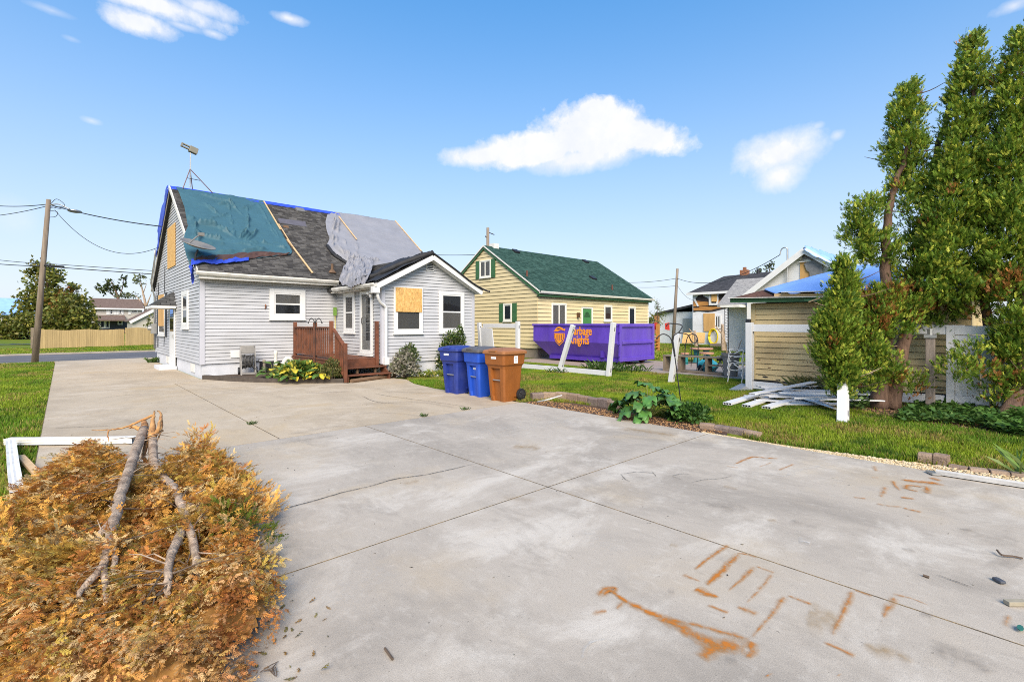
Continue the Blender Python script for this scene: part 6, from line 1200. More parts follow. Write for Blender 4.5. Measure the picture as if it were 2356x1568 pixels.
def edge_dist(x, y, P):
    P = np.array(P + [P[0]]); d = np.full(len(x), 9.)
    for a, b_ in zip(P[:-1], P[1:]):
        ab = b_ - a; t = np.clip(((x - a[0]) * ab[0] + (y - a[1]) * ab[1]) / (ab @ ab + 1e-9), 0, 1); d = np.minimum(d, np.hypot(x - a[0] - t * ab[0], y - a[1] - t * ab[1]))
    return d
def pile_top(x, y, e): return .34 * np.clip(e / .25, .10, 1) ** .6 * (.30 + 1.15 * fb(x, y, 3.4, 3.)) + .03
def pile(nf):
    """fronds: short twigs carrying flat dried sprays on both sides"""
    pa = np.array(PILE_XY); n0 = nf * 6; x = rng.uniform(pa[:, 0].min(), pa[:, 0].max(), n0); y = rng.uniform(pa[:, 1].min(), pa[:, 1].max(), n0); k = in_poly(x, y, PILE_XY)
    for h in HOLES: k &= ~in_poly(x, y, h)
    k &= rng.uniform(0, 1, n0) < np.clip(1.25 - (y - 2.2) * .17, .38, 1); e0 = edge_dist(x, y, PILE_XY); k &= (e0 > .13) | (rng.uniform(0, 1, n0) < .15 + 1.1 * fb(x, y, 5., 61.))
    x = x[k][:nf]; y = y[k][:nf]; n = len(x); e = edge_dist(x, y, PILE_XY)
    top = pile_top(x, y, e); z = top * rng.uniform(.2, 1, n) ** .5
    out = nrmz(np.stack([x - .42, (y - 6.2) * .35 - .9, 0 * x], 1)); swirl = fb(x, y, 1.6, 17.) * 7.5
    D = nrmz(out * .85 + np.stack([np.cos(swirl), np.sin(swirl), 0 * x], 1) * .8 + rng.normal(size=(n, 3)) * np.array((.35, .35, .28)) + np.array((0, 0, .16)))
    Nn = nrmz(np.stack([rng.normal(size=n) * .55, rng.normal(size=n) * .55, np.ones(n)], 1)); Ls = rng.uniform(.11, .23, n) * np.clip(.62 + (y - 2.6) * .22, .6, 1.05)
    t = fb(x, y, 2.6, 41.)[:, None]; u = rng.uniform(0, 1, (n, 1)); orange = np.array((.68, .34, .07)); rust = np.array((.50, .205, .058)); tan = np.array((.70, .48, .225)); olive = np.array((.42, .30, .06)); green = np.array((.12, .16, .02))
    C = np.where(u < .40, orange, np.where(u < .68, tan, np.where(u < .88, rust, olive))); og = np.clip((t - .60) * 6, 0, 1); C = C * (1 - og * .7) + olive * og * .7
    pk = np.clip((3.0 - y[:, None]) * 1.4, 0, .8); C = C * (1 - pk * .5) + np.array((.56, .33, .17)) * pk * .5
    rd_ = np.clip((.30 - np.hypot(x - .75, y - 2.75)) * 8, 0, 1)[:, None]; C = C * (1 - rd_ * .5) + np.array((.46, .16, .05)) * rd_ * .5
    gx_ = (np.hypot(x - 1.15, y - 4.05) < .24)[:, None] & (rng.uniform(0, 1, (n, 1)) < .55); C = np.where(gx_, green, C) * rng.uniform(.72, 1.2, (n, 1))
    side = nrmz(np.cross(D, Nn)); N2 = np.cross(side, D); P0 = np.stack([x, y, z], 1); parts = []; m = 9; Vt = []
    for j in range(m):
        f = (j + .5) / m; sg = 1 if j % 2 else -1; cur = -.35 * f * f; P = P0 + D * (Ls * f)[:, None] + N2 * (Ls * cur * .5)[:, None] + rng.normal(size=(n, 3)) * .008
        D2 = nrmz(D * (.8 + .5 * f) + side * (sg * (1.0 - .75 * f)) + N2 * rng.uniform(-.25, .35, (n, 1)) + rng.normal(size=(n, 3)) * .18); S = Ls * rng.uniform(.36, .58, n) * (1.1 - .45 * f)
        P[:, 2] = np.maximum(P[:, 2], .012); parts.append(scatter(SP_PILE[j % 3], P, D2, nrmz(N2 + rng.normal(size=(n, 3)) * .35), S, C * rng.uniform(.8, 1.15, (n, 1)), np.minimum(C * 1.18, .8)))
    return merge(parts)
def mat_under():
    """matted dead needles under the loose sprays"""
    pa = np.array(PILE_XY); nx, ny = 90, 150; gx, gy_ = np.meshgrid(np.linspace(pa[:, 0].min(), pa[:, 0].max(), nx), np.linspace(pa[:, 1].min(), pa[:, 1].max(), ny)); x, y = gx.ravel(), gy_.ravel(); ok = in_poly(x, y, PILE_XY)
    for h in HOLES: ok &= ~in_poly(x, y, h)
    e = edge_dist(x, y, PILE_XY); ok &= e > .08; z = np.maximum(.02, (pile_top(x, y, e) - .03) * (.35 + .5 * fb(x, y, 9., 5.))); V = np.stack([x, y, z], 1); i = np.arange(nx * ny).reshape(ny, nx); F = np.stack([i[:-1, :-1].ravel(), i[:-1, 1:].ravel(), i[1:, 1:].ravel(), i[1:, :-1].ravel()], 1); F = F[ok[F].all(1)]; t = fb(x, y, 14., 2.)[:, None]; return V, F, np.array((.34, .17, .05)) * (.5 + t) + np.array((.08, .05, .01)) * fb(x, y, 25., 8.)[:, None]
V, F, C = mat_under(); raw('needle_mat', V, F, M_DEAD, FT, cols=C)
V, F, C = pile(4900); raw('dead_foliage', V, F, M_DEAD, FT, cols=C)
# shed sprays on the concrete
def litter(n, fn, s0, s1, cols, label, name='leaf_litter', parent=None):
    P = fn(n); n = len(P); D = rdir(n) * np.array((1, 1, .1)); Nn = np.tile(np.array((0., 0, 1)), (n, 1)) + rng.normal(size=(n, 3)) * .15; C = np.array(cols)[rng.integers(0, len(cols), n)] * rng.uniform(.6, 1.2, (n, 1)); V, F, C = scatter(SP_MID[0], P, D, Nn, rng.uniform(s0, s1, n), C); return raw(name, V, F, M_DEAD, parent, cols=C, kind='stuff', label=label, cat='litter')
def l1(n):
    pts = [];
    for i in range(n):
        x, y = random.uniform(560, 760), random.uniform(1380, 1568); p = G(x, y); pts.append((p.x, p.y, .006))
    return np.array(pts)
litter(40, l1, .02, .07, [(.35, .2, .06), (.2, .17, .05)], 'loose dead sprays scattered beside the fallen limb')
def l2(n): return np.stack([rng.uniform(-.2, 7.3, n), rng.uniform(.2, 13, n), np.full(n, .005)], 1)
litter(260, l2, .008, .035, [(.06, .045, .03), (.14, .1, .04), (.1, .09, .03), (.3, .2, .1)], 'small dry leaves and seeds scattered over the concrete')
# ================================================================ garden plants
M_HOSTA_G = M('hosta_green', (.06, .125, .022), .5, .25, 9, .2, 30, col2=(.10, .17, .03)); M_HOSTA_Y = M('hosta_yellow', (.55, .42, .03), .55, .25, 9, .2, 30, col2=(.36, .36, .05)); M_RHUB = M('rhubarb_green', (.06, .155, .028), .45, .3, 7, .35, 18, col2=(.10, .20, .05), rnd=.2); M_STALK = M('stalk', (.16, .17, .05), .6, .2, 9)
def leaf_mesh(name, L_, w, ruffle, droop, n=8, m=6, lobes=0, cup=.12):
    b = MB()
    def fn(u, v):
        t = v; s = u * 2 - 1; wid = w * math.sin(math.pi * min(1, t * .93 + .07)) ** .75 * (1 - .25 * t) * (1 + (.16 * math.sin(t * lobes * math.pi) if lobes else 0)); edge = abs(s)
        return Vector((s * wid, t * L_, cup * w * s * s + ruffle * edge ** 2 * math.sin(t * 16 + s * 4) - droop * t * t * L_))
    b.grid(m, n, fn); me = bpy.data.meshes.new(name); me.from_pydata(b.v, [], b.f); me.polygons.foreach_set('use_smooth', [True] * len(me.polygons)); return me
LM_H = leaf_mesh('hosta_leaf', .20, .075, .004, .35); LM_HY = leaf_mesh('hosta_leaf_y', .19, .08, .008, .55); LM_R = leaf_mesh('rhubarb_leaf', .34, .17, .05, .45, 12, 10, 5, -.1)
LM_H.materials.append(M_HOSTA_G); LM_HY.materials.append(M_HOSTA_Y); LM_R.materials.append(M_RHUB)
def leafy(name, base, n, mesh_pick, h, spread, label, group=None, size=(.8, 1.2), cat='plant', stalk=True):
    T = thing(name, base, label, cat, group); sb = MB()
    for i in range(n):
        a = i * 2.4 + random.uniform(-.3, .3); r = spread * math.sqrt((i + .5) / n); z = h * (1 - .75 * (r / spread) ** 1.5) * random.uniform(.75, 1.1); me = mesh_pick(); p = Vector((math.cos(a) * r * .7, math.sin(a) * r * .7, z))
        inst(me, 'leaf', T, p, (random.uniform(-.15, .35) - .5 * r / spread + .35, random.uniform(-.3, .3), a - math.pi / 2 + random.uniform(-.4, .4)), [random.uniform(*size)] * 3)
        sb.tube([Vector((0, 0, 0)) + Vector(base), Vector(base) + p * .6 + Vector((0, 0, z * .25)), Vector(base) + p], .006 * size[1], 5)
    if stalk: sb.obj('stalks', M_STALK, T)
    return T
random.seed(5)
mixh = lambda q: (lambda: LM_HY if random.random() < q else LM_H)
for (px, py, q, lab) in [(628, 868, .7, 'hosta with mostly yellow leaves at the left end of the flower bed'), (655, 860, .45, 'yellow-green hosta second from the left in the flower bed'), (672, 874, .55, 'yellowing hosta at the front middle of the flower bed edging'), (690, 856, .12, 'dark green hosta in the middle of the flower bed'), (712, 866, .45, 'mixed yellow and green hosta in front of the deck railing'), (736, 872, .65, 'yellow hosta nearest the deck steps'), (722, 850, .2, 'green hosta close against the deck skirting'), (645, 848, .3, 'green and yellow hosta behind the others near the ornaments')]:
    p = G(px, py, .09); leafy('hosta', p, 30, mixh(q * .6), .42, .44, lab, 'hostas in the flower bed', (1.0, 1.5))
def bush(name, base, rad, n, cols, label, size=(.04, .09), proto=LEAF1, mat=None, up=.3, cat='shrub', twig=8, group=None, hi=None):
    T = thing(name, base, label, cat, group); base = Vector(base); rad = np.array(rad); d = rdir(n); d[:, 2] = np.abs(d[:, 2]) * 1.6 - .35; rr = rng.uniform(.3, 1, n) ** .5
    lum = .55 + .9 * fb(d[:, 0] * 2 + d[:, 2], d[:, 1] * 2 - d[:, 2], 1.6, base.x); P = np.array(base) + np.array((0, 0, rad[2] * .5)) + d * rad * rr[:, None] * (.75 + .45 * fb(d[:, 0] * 3, d[:, 1] * 3 + d[:, 2] * 3, 1., base.y))[:, None]; P[:, 2] = np.maximum(P[:, 2], base.z + .01)
    D = nrmz(d * .7 + np.array((0, 0, up)) + rng.normal(size=(n, 3)) * .6); Nn = rdir(n); C = np.array(cols)[rng.integers(0, len(cols), n)] * rng.uniform(.7, 1.3, (n, 1)) * lum[:, None]
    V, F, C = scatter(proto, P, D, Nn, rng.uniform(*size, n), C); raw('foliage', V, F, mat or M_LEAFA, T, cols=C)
    b = MB()
    for i in range(twig):
        q = P[rng.integers(0, n)]; b.tube([base + Vector((random.uniform(-.06, .06), random.uniform(-.06, .06), 0)), base.lerp(Vector(q), .55) + Vector((0, 0, .05)), Vector(q)], [.012, .008, .004], 5)
    b.obj('stems', M_TWIG, T); return T
rb = bush('rose_bush', (9.85, 13.7, 0), (.62, .42, .85), 2600, [(.05, .10, .018), (.08, .14, .025), (.035, .07, .015), (.16, .18, .04)], 'green rose bush with pale blooms against the wing behind the blue bin', (.05, .10), twig=14)
rs_ = bush('rose_shoot', (10.25, 13.75, .75), (.22, .2, .55), 700, [(.09, .15, .03), (.13, .19, .035), (.06, .1, .02)], 'tall upright rose shoot below the right window of the wing', (.05, .09))
bloom = MB(); bloom.ball((0, 0, 0), .045, 8, 6, (1, 1, .8)); bm_ = bpy.data.meshes.new('bloom'); bm_.from_pydata([tuple(v) for v in bloom.v], [], bloom.f); bm_.materials.append(M('pale_petal', (.75, .66, .5), .7, .15, 30))
for i in range(13): a = random.uniform(2.4, 5.6); inst(bm_, 'bloom', rb, (math.cos(a) * .55, math.sin(a) * .4, random.uniform(.35, 1.15)), (0, 0, i), [random.uniform(.8, 1.3)] * 3)
bush('hosta_foliage', (5.3, 15.1, .09), (.75, .75, .28), 900, [(.07, .14, .025), (.11, .19, .03), (.4, .36, .05)], 'mixed green undergrowth between the hostas in the bed', (.1, .18), twig=4)
bush('silvery_shrub', (8.1, 13.85, 0), (.52, .42, .5), 1500, [(.33, .30, .24), (.25, .24, .17), (.18, .2, .1), (.40, .37, .30)], 'dried silvery shrub beside the deck steps', (.06, .13), twig=16)
bush('green_shrub', (8.35, 14.0, .45), (.36, .3, .35), 420, [(.07, .12, .035), (.12, .17, .06), (.2, .22, .1)], 'sparse green shoots above the silvery shrub at the downspout', (.07, .13), twig=10)
bush('dry_herb', (5.85, 14.15, .08), (.34, .3, .36), 1500, [(.14, .14, .04), (.2, .17, .06), (.08, .11, .03)], 'fine dry olive herb at the foot of the deck rail', (.03, .08), BLADE_Q if 'BLADE_Q' in globals() else LEAF1, up=.9)
def tuft(base, n, l, cols, label, name='grass_tuft', w=.06, spread=.25, cat='plant', group=None):
    P = np.array(base) + np.clip(rng.normal(size=(n, 3)), -1.5, 1.5) * np.array((spread, spread, 0)) * .8; a = rng.uniform(0, 6.28, n); D = np.stack([np.cos(a) * .7, np.sin(a) * .7, rng.uniform(.5, 1.3, n)], 1); pr = (np.array([(-w / 2, 0, 0), (w / 2, 0, 0), (w / 2, .6, .02), (0, 1, -.15)], np.float32), np.array([(0, 1, 2, 3)], np.int32))
    C = np.array(cols)[rng.integers(0, len(cols), n)] * rng.uniform(.7, 1.3, (n, 1)); V, F, C = scatter(pr, P, D, np.tile(np.array((0, 0, 1.)), (n, 1)) + rng.normal(size=(n, 3)) * .2, rng.uniform(l * .5, l, n), C); return raw(name, V, F, M_LEAFA, cols=C, label=label, cat=cat, group=group)
YG = [(.2, .24, .03), (.34, .3, .06), (.12, .18, .02)]; GG = [(.06, .12, .02), (.1, .17, .03), (.04, .08, .015)]
tuft((8.75, 13.55, 0), 160, .38, YG, 'arching yellow-green iris leaves along the wing foundation', spread=.3); tuft((9.4, 13.35, 0), 120, .34, YG, 'yellow-green strap leaves beside the rose bush', spread=.28)
tuft((3.05, 27.2, 0), 90, .4, GG, 'tuft of tall grass at the far corner of the grey house', spread=.2); tuft((12.9, 11.5, 0), 60, .3, GG, 'weeds at the foot of the tilted fence post', spread=.3); tuft((14.9, 11.2, 0), 120, .55, GG, 'tall weeds in front of the dumpster', spread=.4); tuft((15.2, 10.2, 0), 120, .45, GG, 'weeds along the back drive near the dumpster corner', spread=.5)
tuft((6.6, 9.2, 0), 1, .02, GG, 'tiny sprig on the driveway') if False else None
for (px, py, lab) in [(1070, 942, 'small weed in the joint before the bins'), (975, 957, 'small weed in the joint left of the bins'), (580, 975, 'weed sprouting in the driveway joint')]: tuft(tuple(G(px, py)), 45, .09, GG, lab, 'joint_weed', .12, .05)
tuft((13.55, 3.6, .1), 500, .5, [(.12, .13, .04), (.2, .17, .07), (.07, .1, .03)], 'dry weeds growing along the foot of the tan shed', w=.03, spread=.42)
for (px, py, h, lab) in [(640, 845, .95, 'tall thin dry stalks left of the deck'), (722, 850, .8, 'dry seed stalks in front of the deck balusters'), (760, 850, .7, 'dry seed stalks beside the deck post')]: tuft(tuple(G(px, py, .09)), 40, h, [(.28, .22, .1), (.2, .17, .07)], lab, 'dry_stalks', .02, .14)
# rhubarb and weeds at the patio edge
random.seed(9)
p = G(1490, 962); leafy('rhubarb', (p.x + .12, p.y + .05, 0), 34, lambda: LM_R, .62, .62, 'large-leaved rhubarb plant at the patio edge beside the shepherd hook', size=(.75, 1.2))
bush('strawberry_weeds', G(1588, 965), (.42, .34, .16), 900, [(.06, .14, .025), (.1, .2, .03), (.04, .1, .02)], 'low leafy green weeds at the patio edge right of the rhubarb', (.06, .11), twig=3)
tuft(tuple(G(1562, 962)), 120, .22, GG, 'short grass clump around the foot of the shepherd hook', spread=.18)
# ground cover under the conifers
def cover(n, poly, cols, label, h=.2, size=(.06, .13)):
    P2 = np.array(poly); x = rng.uniform(P2[:, 0].min(), P2[:, 0].max(), n * 2); y = rng.uniform(P2[:, 1].min(), P2[:, 1].max(), n * 2); k = in_poly(x, y, poly); x, y = x[k], y[k]; n = len(x); z = h * (.4 + .9 * fb(x, y, 2.1, 2.)) * rng.uniform(.2, 1, n); D = rdir(n) * np.array((1, 1, .3)) + np.array((0, 0, .25)); C = np.array(cols)[rng.integers(0, len(cols), n)] * rng.uniform(.6, 1.3, (n, 1)); V, F, C = scatter(LEAF1, np.stack([x, y, z], 1), D, np.tile(np.array((0, 0, 1.)), (n, 1)) + rng.normal(size=(n, 3)) * .35, rng.uniform(*size, n), C); return raw('ground_cover', V, F, M_LEAFA, cols=C, kind='stuff', label=label, cat='ground cover')
gq = lambda *q: [(G(a, b_).x, G(a, b_).y) for a, b_ in q]
cover(2300, gq((2060, 960), (2110, 935), (2200, 930), (2300, 940), (2400, 955), (2400, 1010), (2330, 1005), (2260, 985), (2180, 975), (2090, 975)), [(.05, .12, .025), (.08, .17, .03), (.11, .2, .04)], 'dark green leafy ground cover under the conifers', .15)
cover(700, gq((2255, 985), (2355, 965), (2400, 1010), (2330, 1005)), [(.08, .18, .03), (.1, .2, .035)], 'bright green leafy weeds under the right conifer', .3)
cover(350, gq((1950, 940), (1985, 915), (2010, 930), (1985, 960)), [(.06, .12, .03), (.1, .17, .04)], 'leafy weeds beside the leaning white post', .3)
tuft(tuple(G(2362, 1092)), 22, .42, [(.16, .26, .05), (.22, .3, .08)], 'arching pale green grass blades at the right edge of the gravel', 'daylily', .06, .08)
# edging stones along the lawn
M_STONE = [M('edging_stone_%d' % i, c, .9, .22, 9, .5, 50, fine=.15) for i, c in enumerate(((.25, .175, .125), (.30, .215, .15), (.20, .15, .125)))]
def stones(pts, label, n, skip=(), hb=.15):
    P = path_pts([(p.x, p.y, 0) for p in pts], 8); T = thing('stone_edging', (P[len(P) // 2].x, P[len(P) // 2].y, 0), label, 'edging', 'stone edging along the patio lawn')
    for i in range(n):
        if i in skip: continue
        a = lerp_poly(P, i / n); c = lerp_poly(P, (i + .94) / n); d = (c - a).normalized(); s = Vector((-d.y, d.x, 0)); h = hb + random.uniform(-.015, .015); l = (c - a).length; b = MB(); tl = random.uniform(-.02, .02)
        b.loft([[a + d * (l * t) + s * (o - .07) + Vector((0, 0, z + tl * o)) for o, z in ((-.0, -.06), (.14, -.06), (.14, h - .02), (.12, h), (.02, h), (.0, h - .03))] for t in (0, .03, .97, 1)]); b.obj('stone_block', random.choice(M_STONE), T, bevel=.008)
    return T
stones(gp((1222, 917), (1262, 915), (1310, 919), (1370, 929), (1428, 941)), 'row of brown edging stones beside the brown bin and mulch', 8)
stones(gp((1610, 982), (1650, 986), (1700, 994), (1750, 1004)), 'short row of edging stones right of the rhubarb', 4, hb=.08)
stones(gp((2112, 1054), (2150, 1060), (2185, 1066)), 'pair of pale edging stones on the gravel at the right', 2, hb=.10)
stones(gp((2185, 1070), (2240, 1080), (2330, 1090), (2420, 1100)), 'sunken edging stones at the far right along the gravel', 5, hb=.015)
# ================================================================ things across the street and behind the fence
def line_siding(name, col, pitch=.12, depth=.35):
    """far clapboard: too fine to pick apart"""
    m, nt, N, L, B = newmat(name); B.inputs['Roughness'].default_value = .6; ge = N('ShaderNodeNewGeometry'); sp = N('ShaderNodeSeparateXYZ'); L(ge.outputs['Position'], sp.inputs[0])
    a = N('ShaderNodeMath'); a.operation = 'DIVIDE'; a.inputs[1].default_value = pitch; L(sp.outputs['Z'], a.inputs[0]); f = N('ShaderNodeMath'); f.operation = 'FRACT'; L(a.outputs[0], f.inputs[0]); r = N('ShaderNodeMapRange'); r.inputs[1].default_value = 0; r.inputs[2].default_value = .2; r.inputs[3].default_value = 1 - depth; r.inputs[4].default_value = 1; L(f.outputs[0], r.inputs[0])
    n = N('ShaderNodeTexNoise'); n.inputs['Scale'].default_value = 1.5; n.inputs['Detail'].default_value = 6; L(ge.outputs['Position'], n.inputs['Vector']); r2 = N('ShaderNodeMapRange'); r2.inputs[1].default_value = .3; r2.inputs[2].default_value = .7; r2.inputs[3].default_value = .9; r2.inputs[4].default_value = 1.06; L(n.outputs[0], r2.inputs[0]); mm = N('ShaderNodeMath'); mm.operation = 'MULTIPLY'; L(r.outputs[0], mm.inputs[0]); L(r2.outputs[0], mm.inputs[1]); v = N('ShaderNodeVectorMath'); v.operation = 'SCALE'; v.inputs[0].default_value = col; L(mm.outputs[0], v.inputs['Scale']); L(v.outputs[0], B.inputs['Base Color'])
    bp = N('ShaderNodeBump'); bp.inputs['Strength'].default_value = .5; bp.inputs['Distance'].default_value = .02; L(f.outputs[0], bp.inputs['Height']); L(bp.outputs[0], B.inputs['Normal']); return m
M_WSIDE = line_siding('white_far_siding', (.78, .78, .79)); M_BSIDE = line_siding('beige_far_siding', (.48, .44, .39), .2, .15); M_NAVY = M('navy_siding', (.05, .052, .075), .7, .1, 2); M_DKROOF = shingle_mat('dark_far_shingle', (.042, .042, .046), (.07, .07, .075), (.03, .03, .03), 'Y', .5); M_BRROOF = shingle_mat('brown_far_shingle', (.15, .105, .085), (.20, .145, .12), (.1, .07, .06), 'X', .5); M_LTROOF = shingle_mat('grey_far_shingle', (.26, .25, .24), (.33, .32, .3), (.2, .2, .2), 'Y', .5)
M_FELTD = M('torn_black_felt', (.04, .032, .03), .9, .35, 3, .4, 10); M_SHEATH = M('orange_sheathing', (.50, .24, .065), .85, .3, 3, .4, 12, col2=(.32, .13, .035), stretch=(1, .4, 4))
# two-storey white house, its upper siding torn away
XH = 40.0; mp = fX(XH); WH = thing('damaged_white_house', (44, 15.5, 0), 'white two-storey house with torn siding and orange sheathing showing', 'house')
b = MB(); b.box(XH, XH + 8, 10.5, 20.15, -.1, 4.5); b.obj('wall', M_WSIDE, WH)
def px_poly(pts, X, o, mat, parent, name, th=.02):
    b = MB(); P = [OX(x, y, X - o) for x, y in pts]; n = len(P); b.add(P + [p + Vector((th, 0, 0)) for p in P], [tuple(range(n)), tuple(range(2 * n - 1, n - 1, -1))] + [(k, (k + 1) % n, n + (k + 1) % n, n + k) for k in range(n)]); return b.obj(name, mat, parent)
def zh(x, y): return (2060 + x / 5.227) / 1.3045, (700 + y / 5.227) / 1.3045
Zp = lambda *q: [zh(*p) for p in q]
px_poly(Zp((105, 1060), (150, 1010), (180, 975), (250, 955), (260, 985), (320, 1010), (360, 1050), (380, 1120), (500, 1130), (510, 940), (600, 915), (820, 905), (800, 1000), (740, 1090), (700, 1190), (640, 1170), (560, 1190), (480, 1210), (420, 1225), (330, 1235), (230, 1225), (170, 1220), (105, 1235)), XH, .03, M_FELTD, WH, 'bare_felt')
for q in (((105, 1065), (180, 1060), (360, 1080), (360, 1130), (105, 1145)), ((500, 1050), (580, 1045), (580, 1120), (490, 1130)), ((105, 1170), (400, 1160), (560, 1130), (560, 1160), (400, 1200), (105, 1210)), ((605, 985), (745, 980), (745, 1020), (605, 1025)), ((200, 1150), (520, 1145), (500, 1165), (200, 1168))): px_poly(Zp(*q), XH, .06, M_SHEATH, WH, 'sheathing_board')
px_poly(Zp((105, 1030), (135, 1025), (190, 1140), (165, 1145)), XH, .09, M_WHITE, WH, 'hanging_siding')
def pw(q0, q1, X, parent, **kw): a = OX(*zh(*q0), X); c = OX(*zh(*q1), X); return window(parent, fX(X), min(a.y, c.y), max(a.y, c.y), min(a.z, c.z), max(a.z, c.z), **kw)
w = pw((362, 925), (502, 1125), XH, WH, trim=.14, rail=False, out=.16, sill=False); px_poly(Zp((388, 940), (474, 940), (474, 1070), (388, 1070)), XH, .2, M_OSB, w, 'plywood')
pw((440, 1280), (545, 1495), XH, WH, trim=.1, rail=False, mull=1, glass=M_GLASS_D, sill=False); px_poly(Zp((260, 1255), (440, 1255), (440, 1530), (265, 1535)), XH, .08, M_PLY, WH, 'plywood')
b = MB(); P = [Vector(p) for p in ((XH - .4, 20.5, 4.42), (XH - .4, 10.2, 4.42), (XH + 3.4, 10.2, 6.25), (XH + 3.4, 18.9, 6.05), (XH + 7, 20.5, 4.42), (XH + 7, 10.2, 4.42))]; b.add(P, [(0, 1, 2, 3), (0, 3, 4), (3, 2, 5, 4), (1, 5, 2), (0, 4, 5, 1)]); hr = b.obj('roof', M_DKROOF, WH)
b = MB(); b.bar((XH - .42, 20.5, 4.36), (XH - .42, 10.2, 4.36), .06, .2); b.obj('gutter', M_WHITE, WH)
c = OX(*zh(910, 640), XH + 3.4); b = MB(); b.box(c.x - .25, c.x + .25, c.y - .32, c.y + .32, c.z - .7, c.z + .35); b.box(c.x - .1, c.x + .1, c.y - .12, c.y + .12, c.z + .35, c.z + .6); b.obj('chimney', M('red_brick', (.28, .12, .06), .9, .25, 8, .4, 20), hr); c = OX(*zh(1124, 620), XH + 3.3); b = MB(); b.cyl((c.x, c.y, c.z - .5), (c.x, c.y, c.z + .3), .1, .1); b.obj('vent_pipe', M_DKMETAL, hr)
b = MB(); b.box(XH - 2.4, XH, 12.0, 17.5, -.05, .22); b.obj('porch_slab', M_BACK, WH)
# lower grey garage beside it
GA = thing('grey_garage', (44, 23, 0), 'low pale garage with dark roof left of the damaged white house', 'garage'); b = MB(); b.box(42.2, 47, 20.4, 24.6, -.1, 2.9); b.obj('wall', M_WSIDE, GA); b = MB(); P = [Vector(p) for p in ((41.9, 20.2, 3.75), (41.9, 24.9, 2.85), (47, 24.9, 2.85), (47, 20.2, 3.75))]; b.add(P + [p - Vector((0, 0, .2)) for p in P], [(0, 1, 2, 3), (7, 6, 5, 4), (0, 4, 5, 1), (1, 5, 6, 2), (2, 6, 7, 3), (3, 7, 4, 0)]); b.obj('roof', M_DKROOF, GA); b = MB(); b.box(42.15, 42.19, 20.8, 22.2, .2, 2.3); b.obj('door', M_GALV, GA)
# white gable house with blue tarp
XG = 29.2; GH = thing('white_gable_house', (33, 8.3, 0), 'white gabled house with a blue tarp on its roof behind the shed', 'house'); gy, gz = 8.32, 5.82; ey0, ey1, ez = 5.0, 11.55, 3.38
b = MB(); b.prism([(XG, ey0, -.1), (XG, ey1 - .15, -.1), (XG, ey1 - .15, ez - .1), (XG, gy, gz - .12), (XG, ey0 + .1, ez - .1)], (8, 0, 0)); b.obj('wall', M_WSIDE, GH)
b = MB(); a_ = [Vector((XG - .35, y_, z_)) for y_, z_ in ((ey1 + .1, ez - .07), (gy, gz), (ey0 - .1, ez - .07), (ey0 - .1, ez - .2), (gy, gz - .14), (ey1 + .1, ez - .2))]; b_ = [p + Vector((8.5, 0, 0)) for p in a_]; b.add(a_ + b_, [(0, 1, 4, 5), (1, 2, 3, 4)] + [(k, (k + 1) % 6, 6 + (k + 1) % 6, 6 + k) for k in range(6)]); gr_ = b.obj('roof', M_DKROOF, GH)
b = MB(); b.bar((XG - .37, gy, gz - .17), (XG - .37, ey1 + .08, ez - .24), .05, .3); b.bar((XG - .371, gy, gz - .17), (XG - .371, ey0 - .08, ez - .24), .05, .3); b.obj('rake_board', M_WHITE, GH)
px_poly(Zp((1745, 410), (1890, 285), (2050, 380), (1900, 430)), XG, .12, M_DIRTYWHITE, GH, 'gable_vent')
for i in range(4): px_poly(Zp((1800 - i * 8 + 20, 350 + i * 18), (1960 + i * 18, 345 + i * 18), (1965 + i * 18, 352 + i * 18), (1800 - i * 8 + 18, 358 + i * 18)), XG, .16, M_DARK, GH, 'louver')
px_poly(Zp((1775, 445), (1945, 430), (1925, 690), (1780, 745)), XG, .05, M_PLY, GH, 'plywood'); px_poly(Zp((1840, 475), (1930, 440), (2040, 395), (2110, 420), (2130, 520), (2130, 650), (1990, 690), (1930, 690), (1925, 610), (1880, 580)), XG, .14, M('torn_plastic', (.2, .2, .205), .5, .4, 3, .4, 8), GH, 'torn_sheet'); px_poly(Zp((1760, 440), (1945, 425), (1945, 440), (1760, 458)), XG, .16, M_WHITE, GH, 'window_head')
def gtf(u, v):
    p = Vector((XG - .55 + u * 8.6, gy - v * (gy - ey0 + .1), gz - v * (gz - ez + .07) + .06)); return p + Vector((0, 0, .05 * fbm(u * 9, v * 4, 2) + .10 * (1 - abs(fbm(u * 6 - v * 5, v * 2, 4))) ** 3 - (.25 if u < .03 else 0)))
m = MB(); m.grid(60, 24, gtf); m.obj('roof_tarp', M_LTBLUE, smooth=True, solid=.01, label='blue tarp over the roof of the white gabled house', cat='tarp')
b = MB(); P = [Vector(p) for p in ((30.2, 10.9, 2.95), (30.2, 13.6, 2.95), (33.2, 13.6, 4.75), (33.2, 10.3, 4.75))]; b.add(P + [p - Vector((0, 0, .15)) for p in P], [(0, 1, 2, 3), (7, 6, 5, 4), (0, 4, 5, 1), (1, 5, 6, 2), (2, 6, 7, 3), (3, 7, 4, 0)]); b.obj('lean_to_roof', M_LTROOF, GH); b = MB(); b.box(31.0, 36, 11.4, 13.3, -.1, 3.2); b.obj('lean_to_wall', M_WSIDE, GH)
b = MB(); b.box(28.4, 29.9, 11.5, 12.6, 2.72, 2.86); b.obj('porch_roof', M_DIRTYWHITE, GH); b = MB()
for dy in (0, .22): b.bar((28.6, 12.2 + dy, .1), (28.6, 12.2 + dy, 2.72), .03, .03)
for i in range(16): b.bar((28.6, 12.2, .15 + i * .16), (28.6, 12.42, .23 + i * .16), .012, .02)
b.obj('porch_post', M_DKMETAL, GH)
